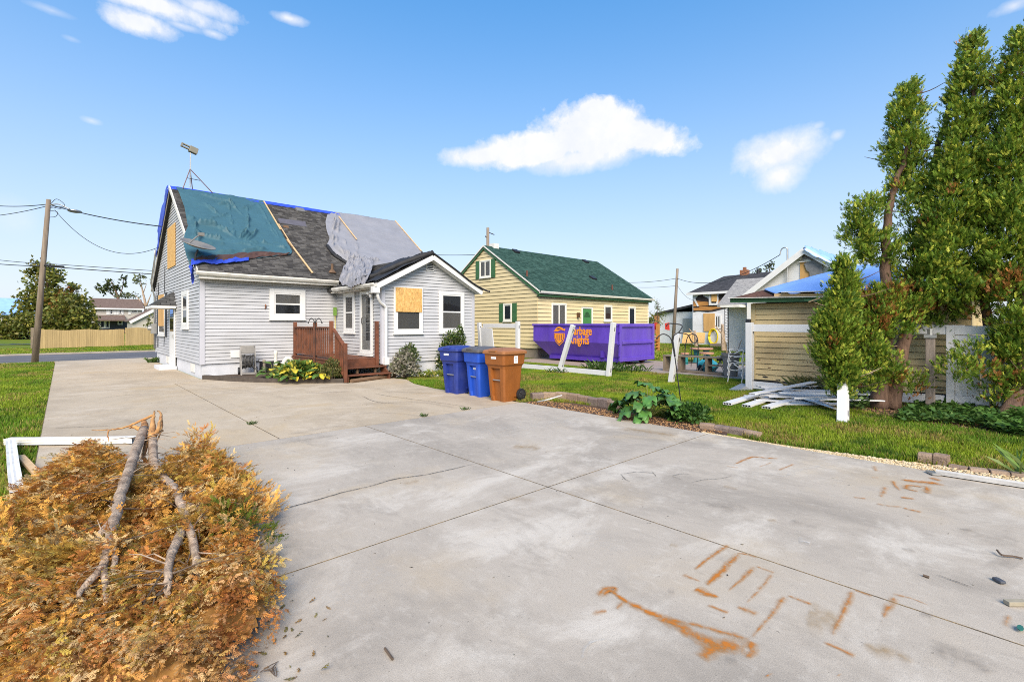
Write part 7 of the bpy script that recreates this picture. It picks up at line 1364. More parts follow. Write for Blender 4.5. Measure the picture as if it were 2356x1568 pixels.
pm_ = OX(1811, 572, XG - .2); b = MB(); b.tube([(pm_.x, pm_.y, 3.2), (pm_.x, pm_.y, pm_.z)], .045, 8); b.tube(path_pts([pm_, pm_ + Vector((0, .12, .08)), pm_ + Vector((0, .3, .0)), pm_ + Vector((0, .38, -.3))], 4), .03, 6); b.obj('service_mast', M_GALV, GH)
# far brick building, blue container
BB = OD(1555, 740, 95); Q2 = thing('brick_building', (BB.x, BB.y, 0), 'low orange brick building in the far gap between the houses', 'building'); b = MB(); b.box(BB.x - 3, BB.x + 9, BB.y - 4, BB.y + 3, -.1, 3.7); b.obj('wall', M('orange_brick', (.36, .16, .07), .9, .2, 2), Q2); b = MB(); b.box(BB.x - 2, BB.x + 9.4, BB.y - 4.4, BB.y + 1.5, 3.7, 4.4); b.obj('roof', M('dark_red_roof', (.09, .05, .045), .9), Q2)
C0 = G(1552, 786); BC = thing('blue_container', C0, 'dark blue ribbed dumpster parked in front of the far garage', 'dumpster'); M_NAVYC = M('navy_paint', (.018, .05, .13), .5, .2, 2); b = MB(); b.box(C0.x, C0.x + 2.4, C0.y - 1.9, C0.y + 1.7, .25, 1.95); b.obj('body', M_NAVYC, BC)
for i in range(8): b = MB(); y_ = C0.y - 1.85 + i * .48; b.box(C0.x - .1, C0.x - .002, y_, y_ + .12, .3, 1.85); b.obj('rib', M_NAVYC, BC)
b = MB(); b.box(C0.x - .14, C0.x + .1, C0.y - 1.95, C0.y + 1.75, 1.86, 2.02); b.obj('top_rail', M_NAVYC, BC)
# play-set post and sapling
PL = G(1513, 806); T = thing('playset_post', PL, 'orange wooden play-set post with red flags behind the dumpster', 'play set'); M_CEDAR = M('cedar', (.45, .2, .05), .8, .2, 6); b = MB(); b.box(PL.x - .09, PL.x + .09, PL.y - .09, PL.y + .09, 0, 1.75); b.obj('post', M_CEDAR, T)
for i in range(4): b = MB(); b.box(PL.x - .3, PL.x + .1, PL.y - .1, PL.y + .6, .2 + i * .22, .26 + i * .22); b.obj('rung', M_CEDAR, T)
for dx, dy in ((.1, .1), (-.3, -1.0)): b = MB(); b.prism([(PL.x + dx, PL.y + dy, 1.35), (PL.x + dx, PL.y + dy + .3, 1.4), (PL.x + dx, PL.y + dy + .32, 1.8), (PL.x + dx, PL.y + dy + .02, 1.85)], (.03, 0, 0)); b.obj('flag', M('red_cloth', (.55, .04, .03), .7), T)
def leafy_tree(name, blobs, trunks, cols, label, leaf=(.10, .2), den=1., cat='tree', group=None, tmat=None):
    """broad-leaved tree; crown lobes and limbs given by bearing and distance"""
    x, y, d = trunks[0][0][0]; T = thing(name, OD(x, y, d), label, cat, group)
    for pts, r0, r1 in trunks:
        P = path_pts([OD(*p) for p in pts], 5); n = len(P); b = MB(); b.tube(P, [r0 + (r1 - r0) * i / (n - 1) for i in range(n)], 7); b.obj('trunk' if r0 > .08 else 'limb', tmat or M_BARK, T, smooth=True)
    parts = []
    for bl in blobs:
        px, py, rx, ry, dep = bl[:5]; k = dep / FPX; c = np.array(OD(px, py, dep)); rad = np.array((rx * k, rx * k, ry * k)); n = int(den * (bl[5] if len(bl) > 5 else 1) * rx * ry * .55) + 12
        cl = rdir(max(6, n // 30)); cp = c + cl * rad * rng.uniform(.3, 1, (len(cl), 1)) ** .5; ii = rng.integers(0, len(cl), n); P = cp[ii] + rng.normal(size=(n, 3)) * rad * .22; lum = rng.uniform(.6, 1.35, len(cl))[ii]; cc = bl[6] if len(bl) > 6 else cols
        C = np.array(cc)[rng.integers(0, len(cc), n)] * lum[:, None] * rng.uniform(.75, 1.25, (n, 1)); parts.append(scatter(LEAF1, P, rdir(n), rdir(n), rng.uniform(*leaf, n) * dep / 40, C))
    V, F, C = merge(parts); raw('crown', V, F, M_LEAFA, T, cols=C); return T
OL = [(.15, .17, .03), (.20, .21, .035), (.10, .125, .022), (.26, .23, .045)]; OR = [(.40, .16, .04), (.30, .14, .04), (.18, .17, .04)]; DG = [(.05, .075, .02), (.08, .10, .025)]
leafy_tree('sapling', [(1512, 705, 10, 16, 38), (1516, 725, 18, 16, 38), (1508, 742, 16, 12, 38)], [([(1512, 797, 38), (1512, 740, 38), (1513, 690, 38)], .05, .01)], [(.14, .18, .03), (.2, .22, .04), (.1, .14, .03)], 'slender yellow-green sapling beside the yellow house', (.08, .14), 1.4)
leafy_tree('broken_tree', [(1760, 618, 14, 12, 60), (1740, 622, 10, 6, 60), (1775, 610, 8, 10, 60)], [([(1765, 790, 60), (1765, 660, 60), (1772, 606, 60)], .12, .03)], DG, 'ragged tree top showing above the dark roof behind the white house', (.14, .22), 1.0)

# ---------------------------------------------------------------- yard clutter behind the fence
M_OLDWOOD = M('weathered_board', (.23, .18, .125), .9, .25, 6, .3, 30, rnd=.12)
SF = thing('wooden_shelf', (16.5, 8.3, 0), 'long low weathered wooden shelf frame lying on the back drive', 'shelf'); ya, yb, xs = 9.35, 7.1, 16.4
for y_ in (ya, 8.75, 7.75, yb): b = MB(); b.box(xs - .04, xs + .34, y_ - .045, y_ + .045, 0, .56); b.obj('upright', M_OLDWOOD, SF)
for z in (.57, .04): b = MB(); b.box(xs - .05, xs + .36, yb - .06, ya + .06, z - .025, z + .022); b.obj('long_board', M_OLDWOOD, SF)
b = MB(); b.box(xs - .03, xs + .33, yb + .046, 7.7, .28, .31); b.obj('short_board', M_OLDWOOD, SF)
cx0 = Vector((16.3, 6.88, 0)); TC = thing('grey_trash_can', cx0, 'grey round trash can beside the low wooden shelf', 'trash can'); M_CAN = M('taupe_plastic', (.25, .22, .20), .6, .08, 3); b = MB(); b.loft([[cx0 + Vector((math.cos(a * .393) * r, math.sin(a * .393) * r, z)) for a in range(16)] for z, r in ((0, .2), (.02, .21), (.66, .26), (.67, .285), (.77, .29), (.77, .265), (.4, .23))], cap=True); b.obj('body', M_CAN, TC, smooth=False)
for s in (-1, 1): b = MB(); b.tube([cx0 + Vector((s * .05, .29 * s, .62)), cx0 + Vector((0, .36 * s, .66)), cx0 + Vector((-.06, .29 * s, .62))], .015, 6); b.obj('handle', M_CAN, TC)
b = MB(); b.bar(cx0 + Vector((.05, .05, .3)), cx0 + Vector((.0, .22, 1.25)), .06, .04); b.obj('scrap_plank', M_LUMBER, label='pale plank sticking out of the grey trash can', cat='plank'); b = MB(); b.bar(cx0 + Vector((-.05, -.05, .3)), cx0 + Vector((.1, -.3, 1.2)), .05, .03); b.obj('scrap_bar', M_GALV, label='grey metal bar leaning out of the grey trash can', cat='bar')
# hand truck
HT = thing('hand_truck', (16.9, 8.6, 0), 'black hand truck standing behind the low wooden shelf', 'hand truck')
for y_ in (8.35, 8.85): b = MB(); b.tube([(16.9, y_, .05), (17.0, y_, .9)], .018, 6); b.obj('rail', M_BLACK, HT)
b = MB(); b.tube(path_pts([(17.0, 8.35, .9), (17.05, 8.42, 1.25), (17.06, 8.6, 1.36), (17.05, 8.78, 1.25), (17.0, 8.85, .9)], 5), .018, 6); b.obj('handle', M_BLACK, HT); b = MB(); b.tube([(16.95, 8.6, .15), (17.04, 8.6, 1.33)], .012, 6)
for z in (.3, .6): b.tube([(16.93, 8.35, z), (16.93, 8.85, z)], .012, 5)
b.obj('brace', M_BLACK, HT)
for y_ in (8.25, 8.93): b = MB(); b.cyl((16.95, y_ - .03, .13), (16.95, y_ + .03, .13), .13, .13, 14); b.obj('wheel', M_BLACK, HT)
# round table set
tb = OD(1613, 800, 22.); M_TERRA = M('salmon_top', (.48, .25, .15), .7, .15, 5); M_TEALP = M('teal_pedestal', (.02, .20, .20), .6, .15, 5)
T = thing('garden_table', (tb.x, tb.y, 0), 'round salmon garden table on teal pedestals beyond the shelf', 'table'); b = MB(); b.cyl((tb.x, tb.y, tb.z - .06), (tb.x, tb.y, tb.z), .5, .5, 20); b.obj('table_top', M_TERRA, T)
for s in (-.22, .22): b = MB(); p = Vector((tb.x, tb.y, 0)) + Vector((_s, -_c, 0)) * s; b.loft([[p + Vector((math.cos(a * .785) * r, math.sin(a * .785) * r, z)) for a in range(8)] for z, r in ((0, .18), (.2, .12), (.4, .11), (tb.z - .06, .16))]); b.obj('pedestal', M_TEALP, T)
for (px, py, lab) in ((1625, 810, 'salmon round stool right of the garden table'), (1575, 811, 'salmon round stool left of the garden table')):
    p = OD(px, py, 21); T = thing('garden_stool', (p.x, p.y, 0), lab, 'stool', 'stools of the garden table'); b = MB(); b.cyl((p.x, p.y, p.z - .07), (p.x, p.y, p.z), .3 if px > 1600 else .18, .3 if px > 1600 else .18, 16); b.obj('seat', M_TERRA, T); b = MB(); b.cyl((p.x, p.y, 0), (p.x, p.y, p.z - .07), .14, .12, 10); b.obj('pedestal', M_TEALP, T)
p = Vector((17.3, 8.15, 0)); b = MB()
def bag(u, v): a = u * 6.283; r = (.3 + .05 * fbm(u * 5, v * 4)) * math.sin(math.pi * min(1, .25 + v * .72)); return p + Vector((math.cos(a) * r, math.sin(a) * r * 1.3, .02 + v * .5 + .05 * fbm(u * 6, v * 6, 3)))
b.grid(18, 10, bag); b.obj('turquoise_bag', M('turquoise_plastic', (.05, .40, .48), .4, .2, 6), smooth=True, label='crumpled turquoise bag behind the low wooden shelf', cat='bag')
for i, (y_, lab) in enumerate(((7.95, 'folded metal chair leaning in the middle bay of the shelf'), (7.45, 'folded metal chair leaning in the right bay of the shelf'))):
    T = thing('folding_chair', (16.8, y_, 0), lab, 'chair', 'folded chairs behind the shelf')
    for k in (0, .1): b = MB(); b.tube([(16.75 + k, y_ + .25, .03), (16.8 + k, y_ - .1, .62)], .014, 6); b.obj('leg', M_GALV, T); b = MB(); b.tube([(16.75 + k, y_ - .15, .03), (16.8 + k, y_ + .1, .62)], .014, 6); b.obj('leg', M_GALV, T)
    b = MB(); b.box(16.78, 16.82, y_ - .12, y_ + .12, .45, .6); b.obj('back', M('dark_green_pad', (.03, .06, .05), .7), T)
# stacked white metal chairs behind the corner post
for i in range(4):
    T = thing('metal_chair', (14.6, 5.75, .0), ('lowest', 'second lowest', 'second highest', 'topmost')[i] + ' white tubular garden chair in the stack behind the corner post', 'chair', 'stack of white garden chairs'); z = .1 + i * .2
    for s in (-.2, .2): b = MB(); b.tube(path_pts([(14.45, 6.05 + s * .2, z + .45 - i * .1), (14.5, 5.95 + s, z + .28), (14.7, 5.7 + s, z + .25), (14.95, 5.5 + s, z + .3), (15.05, 5.42 + s, z + .75)], 5), .016, 6); b.obj('side_tube', M_WHITE, T, smooth=True)
    b = MB()
    for k in range(5): b.tube([(14.6, 5.6 + k * .1, z + .27), (14.98, 5.3 + k * .1, z + .36)], .01, 5)
    b.obj('seat_strap', M_WHITE, T)
    for s in (-.2, .2): b = MB(); b.tube([(14.5, 5.95 + s, z + .26), (14.42, 5.98 + s, max(0.01, z - .1))], .014, 6); b.obj('leg', M_WHITE, T)
# dead stumps, leaning sheet, hose, white chair
for (pts, r, lab) in (([(1664, 806, 26), (1662, 770, 26), (1661, 745, 26)], .13, 'tall bare dead trunk in front of the white house'), ([(1602, 796, 28), (1600, 775, 28), (1597, 760, 28)], .12, 'short forked dead trunk behind the hand truck')):
    T = thing('dead_trunk', OD(*pts[0]), lab, 'tree stump', 'dead trunks behind the back drive'); P = path_pts([OD(*q) for q in pts], 4); b = MB(); b.tube(P, [r * (1 - .5 * i / len(P)) for i in range(len(P))], 8); b.obj('trunk', M_BARKG, T); a = P[len(P) // 2]
    b = MB(); b.tube([a, a + Vector((_s, -_c, 0)) * -.4 + Vector((0, 0, .5))], [.05, .02], 6); b.obj('limb', M_BARKG, T)
q = [OD(1568, 789, 38.2), OD(1620, 789, 37.6), OD(1622, 765, 39.3), OD(1572, 765, 39.6)]; b = MB(); b.add([Vector(v) for v in q], [(0, 1, 2, 3)]); b.obj('osb_sheet', M_OSB, solid=.03, label='tan board sheet leaning by the damaged white house', cat='board')
hc = OX(1641, 774, XH - .15); b = MB()
for k in range(3): b.tube([hc + Vector((-.05 * k, math.cos(a * .35) * (.32 + .04 * k), math.sin(a * .35) * (.55 + .05 * k))) for a in range(19)], .05, 6)
b.obj('yellow_hose', M('yellow_rubber', (.75, .55, .02), .5), smooth=True, label='coiled yellow hose hanging on the damaged white house', cat='hose')
wc = OD(1686, 790, 33); T = thing('white_chair', (wc.x, wc.y, 0), 'white round-backed patio chair beside the porch post', 'chair'); b = MB(); b.loft([[Vector((wc.x + .3, wc.y, .55)) + Vector((o_, math.cos(a) * r, math.sin(a) * r * 1.5)) for a in [R(t) for t in range(0, 181, 20)]] for r, o_ in ((.40, 0), (.34, .02))], cap=False); b.obj('back_rim', M_WHITE, T, solid=.03); b = MB(); b.box(wc.x - .25, wc.x + .3, wc.y - .35, wc.y + .35, .45, .5); b.obj('seat', M_WHITE, T)
for s in (-.25, -.1, .05, .2): b = MB(); b.bar((wc.x + .3, wc.y + s, .5), (wc.x + .3, wc.y + s, 1.0), .05, .02); b.obj('back_slat', M_WHITE, T)
for s, t in ((-.2, -.3), (-.2, .3), (.28, -.3), (.28, .3)): b = MB(); b.bar((wc.x + s, wc.y + t, 0), (wc.x + s, wc.y + t, .45), .04, .04); b.obj('leg', M_WHITE, T)

# ================================================================ left side: poles, wires, street
M_POLE = M('pole_wood', (.20, .155, .115), .9, .22, 4, .4, 30, stretch=(4, 4, .3), col2=(.27, .22, .165))
def pole(base, top, r0, r1, label, name='utility_pole'):
    T = thing(name, base, label, 'utility pole', 'wooden utility poles'); b = MB(); b.tube([base, Vector(base).lerp(Vector(top), .5), top], [r0, (r0 + r1) / 2, r1], 12); b.obj('shaft', M_POLE, T, smooth=True); return T
pb = G(80, 834); pd = pb.x * _c + pb.y * _s; pt_ = OD(112, 459, pd); UP = pole(pb, pt_, .125, .085, 'leaning wooden utility pole with a street lamp beside the driveway')
W_ = lambda x, y, d=None: OD(x, y, d or pd)
b = MB(); b.tube([W_(92, 610), W_(146, 614)], .06, 6); b.obj('cable_clamp', M_BLACK, UP); b = MB(); b.tube(path_pts([W_(112, 472), W_(135, 470), W_(160, 481)], 5), .025, 6); b.obj('lamp_arm', M_GALV, UP); lp = W_(172, 486); b = MB(); b.ball(lp, .2, 12, 6, (1.3, 1.3, .35)); b.obj('lamp_head', M_GALV, UP, smooth=True)
for pts in ([(116, 470), (130, 458), (148, 470), (140, 480), (118, 476)], [(114, 484), (132, 488), (128, 498), (114, 500)], [(116, 478), (140, 476), (160, 480)]): b = MB(); b.tube(path_pts([W_(*q) for q in pts], 5), .012, 5); b.obj('cable_loop', M_BLACK, UP)
def wire(a, b_, sag, label, r=.012, n=18):
    a, b_ = Vector(a), Vector(b_); P = [a.lerp(b_, i / n) - Vector((0, 0, sag * 4 * (i / n) * (1 - i / n))) for i in range(n + 1)]; m = MB(); m.tube(P, r, 5); return m.obj('overhead_wire', M_BLACK, label=label, cat='wire', group='overhead wires')
he = OX(371, 521, 2.95); wire(W_(118, 472), he, .1, 'thick service cable from the pole lamp to the tarped gable', .022); wire(W_(126, 483), OX(362, 570, 2.9), .9, 'slack wire drooping from the pole to the gable corner', .012)
wire(W_(102, 606), OX(357, 619, 2.9) + Vector((8, 0, 0)), .05, 'upper of the two level wires passing behind the grey gable', .014); wire(W_(110, 613), OX(355, 632, 2.9) + Vector((8, 0, 0)), .05, 'lower of the two level wires passing behind the grey gable', .02)
wire(W_(108, 470), OD(-60, 466, pd + 6), .15, 'upper wire leaving the pole to the left edge', .02); wire(W_(108, 474), OD(-60, 500, pd + 3), .1, 'steeper wire leaving the pole top to the left', .016); wire(W_(96, 606), OD(-60, 590, pd + 4), .05, 'middle wire leaving the pole to the left edge', .014); wire(W_(96, 612), OD(-60, 601, pd + 4), .05, 'lowest cable leaving the pole clamp to the left', .02)
P2 = OD(1121, 790, 42); P2.z = 0; T = pole(P2, OD(1122, 524, 42), .17, .13, 'wooden utility pole rising behind the ridge of the yellow house'); b = MB(); b.tube([OD(1122, 534, 42), OD(1137, 540, 42)], .04, 6); b.tube([OD(1116, 543, 42), OD(1124, 552, 42)], .05, 6); b.obj('insulator', M_BLACK, T)
P3 = OD(1548, 790, 44); P3.z = 0; T = pole(P3, OD(1558, 618, 44), .16, .11, 'thin leaning utility pole in the gap right of the yellow house'); wire(OD(1445, 650, 44), OD(1557, 640, 44), .1, 'wire from the yellow house roof to the thin pole', .02); wire(OD(1557, 640, 44), pm_ + Vector((0, .38, -.3)), .9, 'long wire from the thin pole to the white gable mast', .02); wire(OD(1445, 660, 44), OD(1557, 657, 44), .1, 'lower wire passing the thin pole', .016); wire(OD(1557, 655, 44), OX(1595, 690, XH), .3, 'short wire from the thin pole to the damaged house', .012)
wire(OD(990, 586, 34), OD(1092, 586, 34), .03, 'wire crossing between the two roofs', .018)
# timber fence across the street
M_CEDF = M('new_fence_board', (.60, .42, .19), .8, .14, 3, .2, 30, stretch=(5, 5, .4), rnd=.12)
def picket_fence(a, b_, h, n, label):
    a, b_ = Vector(a), Vector(b_); T = thing('wooden_fence', (a + b_) / 2, label, 'fence', 'new wooden fences across the street'); d = (b_ - a).normalized(); s = Vector((-d.y, d.x, 0)); w = (b_ - a).length / n
    for i in range(n): p = a + d * (w * (i + .5)); hh = h + .03 * math.sin(i * .35) + random.uniform(-.012, .012); m = MB(); m.bar(p + s * 0, p + Vector((0, 0, hh)), w * .93, .025, s); m.obj('picket', M_CEDF, T)
    for z in (.3, h - .25): m = MB(); m.bar(a + s * .05 + Vector((0, 0, z)), b_ + s * .05 + Vector((0, 0, z)), .05, .09); m.obj('rail', M_CEDF, T)
    return T
fa = G(76, 803); fb_ = G(286, 796); fc = G(372, 793); picket_fence(fa, fb_, 1.34, 42, 'long new tan wooden fence behind the utility pole'); picket_fence(fb_ + Vector((.05, -.15, 0)), fc + Vector((0, -.15, 0)), 1.45, 20, 'newer pale wooden fence section beside the grey gable')
b = MB(); b.box(fa.x - .12, fa.x + .05, fa.y - .05, fa.y + .1, 0, 1.5); b.obj('fence_end_post', M_OLDWOOD, label='pale end post of the wooden fence beside the utility pole', cat='post')
q = G(36, 793); b = MB(); b.grid(20, 6, lambda u, v: q + Vector((-2.2 + u * 4.4, -.6 + v * 1.2, .04 + .14 * abs(fbm(u * 5, v * 3)) * math.sin(math.pi * v)))); b.obj('black_sheet', M('black_sheet_plastic', (.025, .03, .035), .5), smooth=True, label='black plastic sheet lying on the grass across the street', cat='plastic sheet')
# distant houses on the left
LH = thing('beige_house', (8.6, 133, 0), 'distant beige two-storey house with brown roof behind the wooden fence', 'house'); Yl = 128.; mp = fY(Yl)
def zl(x, y): return (0 + x / 4.9) / 1.3045, (760 + y / 4.9) / 1.3045
def pxy(x, y): return OY(*zl(x, y), Yl)
a0, a1 = pxy(1372, 800), pxy(2090, 810); b = MB(); b.box(a0.x, a1.x, Yl, Yl + 9, -.1, a0.z); b.obj('wall', M_BSIDE, LH); b = MB(); t0 = pxy(1372, 655).z + .15; b.prism([(a0.x - .3, Yl - .5, a0.z - .1), (a0.x - .3, Yl + 4.5, t0), (a0.x - .3, Yl + 9.5, a0.z - .1)], (a1.x - a0.x + .6, 0, 0)); b.obj('roof', M_BRROOF, LH)
b = MB(); b.box(a0.x - .3, a1.x + .3, Yl - .62, Yl - .5, a0.z - .3, a0.z); b.obj('gutter', M_WHITE, LH)
for (x0, x1, y0, y1) in ((1610, 1668, 825, 900), (1745, 1792, 825, 890), (1925, 2025, 830, 875)): p, r = pxy(x0, y1), pxy(x1, y0); window(LH, mp, p.x, r.x, p.z, r.z, .12, rail=True, glass=M_GLASS_D, sill=False, out=.1)
for (x0, x1) in ((1562, 1608), (1670, 1715), (1718, 1743), (1794, 1816), (1885, 1922)): p, r = pxy(x0, 900), pxy(x1, 815); b = MB(); mbox(b, mp, p.x, r.x, .02, .08, p.z, r.z); b.obj('shutter', M_WHITE, LH)
p, r = pxy(1372, 975), pxy(1830, 912); b = MB(); b.prism([(p.x, Yl - 3.2, p.z), (p.x, Yl - .01, r.z), (p.x, Yl - .01, p.z - .1), (p.x, Yl - 3.2, p.z - .25)], (r.x - p.x, 0, 0)); b.obj('porch_roof', M_BRROOF, LH); b = MB(); b.box(p.x + .2, r.x + .4, Yl - .12, Yl - .012, -.1, p.z - .12); b.obj('lower_wall', M_NAVY, LH)
for (x0, x1, y0, y1) in ((1465, 1545, 985, 1100), (1545, 1615, 985, 1100), (1728, 1802, 985, 1050)): p, r = pxy(x0, y1), pxy(x1, y0); window(LH, fY(Yl - .13), p.x, r.x, p.z, r.z, .16, rail=False, glass=M_GLASS_D, sill=False, out=.1)
GG_ = thing('beige_garage', (13, 118, 0), 'distant beige gabled garage beside the grey gable', 'garage'); Yg = 112.
def pxg(x, y): return OY(*zl(x, y), Yg)
e0, pk = pxg(1905, 1000), pxg(2420, 740); e1x = 2 * pk.x - e0.x; b = MB(); b.prism([(e0.x + .4, Yg, -.1), (e1x, Yg, -.1), (e1x, Yg, e0.z), (pk.x, Yg, pk.z - .1), (e0.x + .4, Yg, e0.z + .1)], (0, 10, 0)); b.obj('wall', M_BSIDE, GG_); b = MB(); b.add([Vector(v) for v in ((e0.x, Yg - .4, e0.z), (pk.x, Yg - .4, pk.z), (pk.x, Yg + 10, pk.z), (e0.x, Yg + 10, e0.z), (e1x, Yg - .4, e0.z), (e1x, Yg + 10, e0.z))], [(0, 1, 2, 3), (1, 4, 5, 2)]); b.obj('roof', M_BRROOF, GG_, solid=.2); b = MB(); b.bar((e0.x, Yg - .45, e0.z - .2), (pk.x, Yg - .45, pk.z - .2), .1, .5); b.obj('rake_board', M_WHITE, GG_)
BL = thing('blue_tarped_house', OD(20, 760, 95) * 1., 'distant house under a blue tarp roof at the left edge', 'house'); c = OD(-10, 735, 95); b = MB(); b.box(c.x - 3, c.x + 5, c.y - 2, c.y + 6, -.1, 3.8); b.obj('wall', M_BSIDE, BL); b = MB(); e = 5.2; b.add([Vector(v) for v in ((c.x - 4, c.y - 2.6, 3.6), (c.x + 5.6, c.y - 2.6, 3.6), (c.x + 5.6, c.y + 2, 7.0), (c.x - 4, c.y + 2, 7.0))], [(0, 1, 2, 3)]); b.obj('tarped_roof', M_LTBLUE, BL, solid=.2)
# trees of the left background
leafy_tree('autumn_tree', [(100, 640, 30, 34, 62), (140, 690, 44, 30, 62), (95, 700, 38, 40, 62), (165, 720, 40, 34, 60), (125, 745, 46, 26, 60), (150, 672, 24, 18, 62, .8, OR), (140, 705, 22, 20, 61, 1., OR), (75, 620, 14, 14, 62, .5), (165, 655, 20, 10, 62, .35), (195, 745, 24, 22, 60, 1.), (190, 705, 18, 22, 60, .6)], [([(112, 790, 62), (112, 720, 62), (108, 650, 62), (100, 605, 62)], .3, .05), ([(110, 720, 62), (85, 660, 62), (65, 625, 62)], .09, .02), ([(112, 720, 62), (140, 680, 62), (165, 650, 62)], .1, .02)], OL, 'full green and orange tree behind the utility pole', (.22, .36), 1.5)
leafy_tree('hedge_tree', [(25, 745, 40, 22, 58), (60, 752, 36, 22, 58), (10, 765, 26, 14, 57), (50, 725, 18, 10, 58, .4)], [([(40, 800, 58), (38, 770, 58), (35, 740, 58)], .22, .1), ([(8, 798, 58), (8, 770, 58)], .2, .12)], OL, 'low spreading olive tree at the left edge across the street', (.22, .34), 1.6)
leafy_tree('brush_tree', [(20, 778, 30, 10, 60, 1., [(.16, .09, .05), (.1, .08, .04)]), (60, 778, 30, 10, 60, 1., [(.16, .09, .05), (.1, .08, .04), (.06, .07, .03)])], [([(40, 800, 60), (40, 780, 60)], .05, .02)], OL, 'brown underbrush below the olive tree across the street', (.2, .3), 1.2, cat='shrub')
leafy_tree('storm_broken_tree', [(232, 662, 9, 7, 110, .8), (250, 655, 12, 10, 110, .8), (262, 668, 12, 10, 110, .8), (282, 640, 8, 4, 110, .7), (240, 672, 8, 5, 110, .6), (285, 655, 6, 4, 110, .5)], [([(275, 750, 110), (272, 690, 110), (262, 660, 110), (256, 648, 110)], .3, .08), ([(272, 690, 110), (282, 660, 110), (284, 642, 110)], .14, .05), ([(268, 685, 110), (245, 668, 110)], .12, .04)], DG, 'storm-stripped dark tree behind the beige house roof', (.2, .3), 1.3)
leafy_tree('bare_trunk_tree', [(325, 645, 16, 14, 105, .5), (318, 640, 10, 10, 105, .4), (300, 678, 18, 10, 108, .7), (285, 680, 14, 8, 108, .7)], [([(335, 750, 105), (334, 700, 105), (328, 670, 105), (322, 640, 105)], .35, .06), ([(334, 705, 105), (312, 680, 105)], .2, .05), ([(336, 705, 105), (348, 675, 105)], .2, .05), ([(330, 672, 105), (338, 650, 105)], .1, .03)], [(.16, .18, .07), (.1, .12, .05)], 'thin crowned tree with bare forked trunk beside the grey gable', (.14, .24), 1.2, tmat=M_BARKG)
leafy_tree('young_shrub_tree', [(348, 735, 8, 10, 70, .7), (343, 748, 8, 6, 70, .5)], [([(346, 770, 70), (347, 740, 70)], .05, .02)], OL, 'small leafy sapling in front of the distant garage', (.14, .22), 1.0)
# far tree belt closing the horizon
def belt(n, a0, a1, r0, r1, h, label):
    az = rng.uniform(a0, a1, n); rr = rng.uniform(r0, r1, n); hh = h * (.45 + .75 * vnoise(az * 57, az * 0, .35, 3.)); P = np.stack([np.cos(az) * rr, np.sin(az) * rr, hh * rng.uniform(0, 1, n) ** .8], 1); C = np.array(OL + DG)[rng.integers(0, 6, n)] * rng.uniform(.6, 1.1, (n, 1)); V, F, C = scatter(LEAF1, P, rdir(n), rdir(n), rng.uniform(1.0, 2.0, n), C); return raw('far_trees', V, F, M_LEAFA, cols=C, kind='stuff', label=label, cat='trees')
belt(26000, R(-60), R(160), 200, 235, 5.5, 'far belt of trees along the horizon')

# ================================================================ small things in the foreground
def square_pipe(pts, w, h, label, name='downspout_piece', mat=None, ribs=True, cat='downspout', group='fallen downspout pieces'):
    P = [Vector(p) for p in pts]; T = thing(name, P[0], label, cat, group); d = (P[-1] - P[0]).normalized(); s = d.cross(Vector((0, 0, 1))).normalized(); u = s.cross(d); prof = []
    n = 5
    for side in range(4):
        for k in range(n):
            t = k / n; a = -1 + 2 * t; q = [(a, -1), (1, a), (-a, 1), (-1, -a)][side]; dent = .9 if ribs and k % 2 else 1.; prof.append((q[0] * w / 2 * dent, q[1] * h / 2 * dent))
    b = MB(); b.loft([[p + s * a + u * c for a, c in prof] for p in P], cap=False); b.loft([[p + s * a * .9 + u * c * .9 for a, c in prof] for p in P], cap=False); b.obj('tube', mat or M_DIRTYWHITE, T); b = MB(); e = P[-1] - d * .12; b.add([e + s * a * .85 + u * c * .85 for a, c in prof], [tuple(range(len(prof)))]); b.obj('dark_inside', M_BLACK, T); return T
za = lambda x, y, z=.05: G(*zt(x, y), z)
square_pipe([za(40, 228), za(300, 226, .06), za(748, 220, .05)], .11, .085, 'long white downspout piece lying across the lawn edge behind the fallen limb'); square_pipe([za(60, 235, .07), za(75, 380, .06), za(98, 530, .05)], .10, .08, 'short white downspout piece pointing at the camera on the left lawn')
b = MB(); b.bar(za(115, 312, .02), za(262, 468, .05), .07, .035); b.obj('scrap_lath', M_LUMBER, label='pale broken lath beside the short downspout piece', cat='lath'); b = MB(); b.bar(za(205, 490, .01), za(255, 440, .012), .09, .01); b.obj('scrap_strip', M_GALV, label='grey metal scrap strip at the driveway edge', cat='scrap')
b = MB(); b.bar(za(0, 690, .02), za(110, 640, .02), .05, .03); b.obj('scrap_stick', M_DIRTYWHITE, label='white scrap stick on the bare soil at the left edge', cat='stick')
# fallen gutter on the right
ga, gb = G(2152, 1090), G(2440, 1134); d = (gb - ga).normalized(); s = Vector((-d.y, d.x, 0)); b = MB(); prof = [(o_ * .62, z_ * .55) for o_, z_ in [(0, .0), (0, .07), (.012, .07), (.012, .012), (.09, .012), (.115, .055), (.125, .075), (.14, .075), (.13, .05), (.10, .0)]]
b.loft([[ga + d * t + s * (o_ - .06) + Vector((0, 0, z_ + .012)) for o_, z_ in prof] for t in (0, .1, (gb - ga).length)]); b.obj('fallen_gutter', M('aged_gutter', (.45, .44, .42), .6, .2, 8, .1, 40), label='length of white gutter lying at the right edge of the patio', cat='gutter')
b = MB(); b.box(ga.x - .1, ga.x + .03, ga.y - .02, ga.y + .06, .01, .03, Matrix.Rotation(.6, 3, 'Z')); b.obj('gutter_strip', M_GALV, label='thin grey strip at the tip of the fallen gutter', cat='strip')
def debris(name, pts, r, mat, label, cat='twig', n=5): b = MB(); b.tube(path_pts(pts, 4) if len(pts) > 2 else pts, r, n); return b.obj(name, mat, label=label, cat=cat)
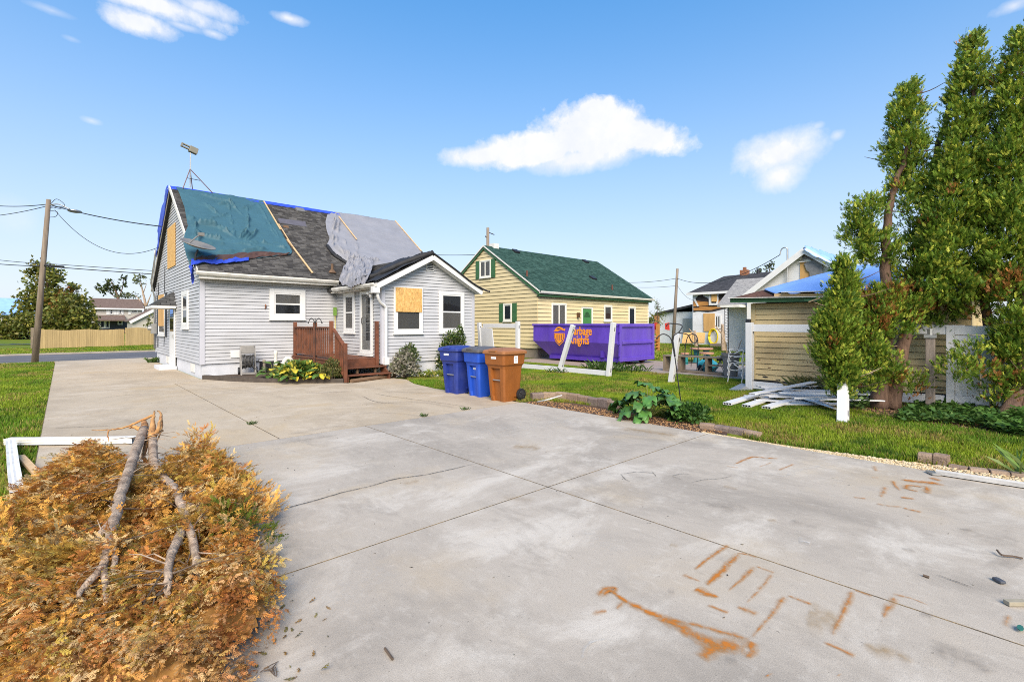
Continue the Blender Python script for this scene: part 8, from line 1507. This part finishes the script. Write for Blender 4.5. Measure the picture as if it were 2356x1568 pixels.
zp = lambda x, y, z=.01: G(*zr(x, y), z)
debris('fallen_twig', [zp(2165, 940, .03), zp(2200, 975, .02), zp(2280, 985, .012), zp(2350, 1000, .012)], .007, M_TWIG, 'forked dark twig on the patio near the right edge')
debris('fallen_twig', [zp(1645, 1118), zp(1685, 1132)], .009, M_TWIG, 'short thick twig bit on the right half of the patio'); debris('fallen_twig', [G(885, 1490, .008), G(903, 1515, .008)], .007, M_TWIG, 'flat dark bark chip near the bottom of the picture', 'bark chip')
for i in range(5): debris('fallen_twig', [G(598 + i * 9, 1545 - i * 3, .01), G(620 + i * 4, 1530 + i * 6, .02), G(640 - i * 5, 1520 + i * 5, .01)], .0022, M_TWIG, ('left', 'second', 'middle', 'fourth', 'right')[i] + ' strand of the olive twig cluster by the fallen limb')
c = zp(2180, 1160); b = MB(); b.box(c.x - .032, c.x + .032, c.y - .02, c.y + .02, .004, .025, Matrix.Rotation(.8, 3, 'Z')); b.obj('dark_scrap', M('dark_grey_scrap', (.07, .075, .09), .5, .2, 20), label='small dark grey scrap on the patio near the right edge', cat='scrap', bevel=.01)
c = zp(2300, 1320); b = MB(); b.box(c.x - .06, c.x + .06, c.y - .02, c.y + .02, .004, .03, Matrix.Rotation(-.75, 3, 'Z')); b.obj('wood_offcut', M('pale_offcut', (.34, .30, .22), .85, .2, 12), label='pale wooden offcut at the right edge of the patio', cat='offcut', bevel=.004)
b = MB(); c = zp(2330, 1500); b.add([c + Vector((math.cos(a) * .035, math.sin(a) * .014, .008)) for a in [k * .785 for k in range(8)]], [tuple(range(8))]); b.obj('green_scrap', M('green_plastic', (.03, .14, .11), .5), solid=.006, label='dark green leaf-shaped scrap at the right edge', cat='scrap')
debris('white_cable', [G(1236, 924, .02), G(1262, 918, .16), G(1292, 909, .17)], .014, M_DIRTYWHITE, 'white pipe resting on the edging stones by the brown bin', 'pipe')
b = MB(); b.prism([G(1692, 900, 0), G(1722, 898, 0), G(1722, 885, .12)], (.05, .2, .03)); b.obj('grey_slab_scrap', M_GALV, label='grey scrap wedge beside the shed corner post', cat='scrap')
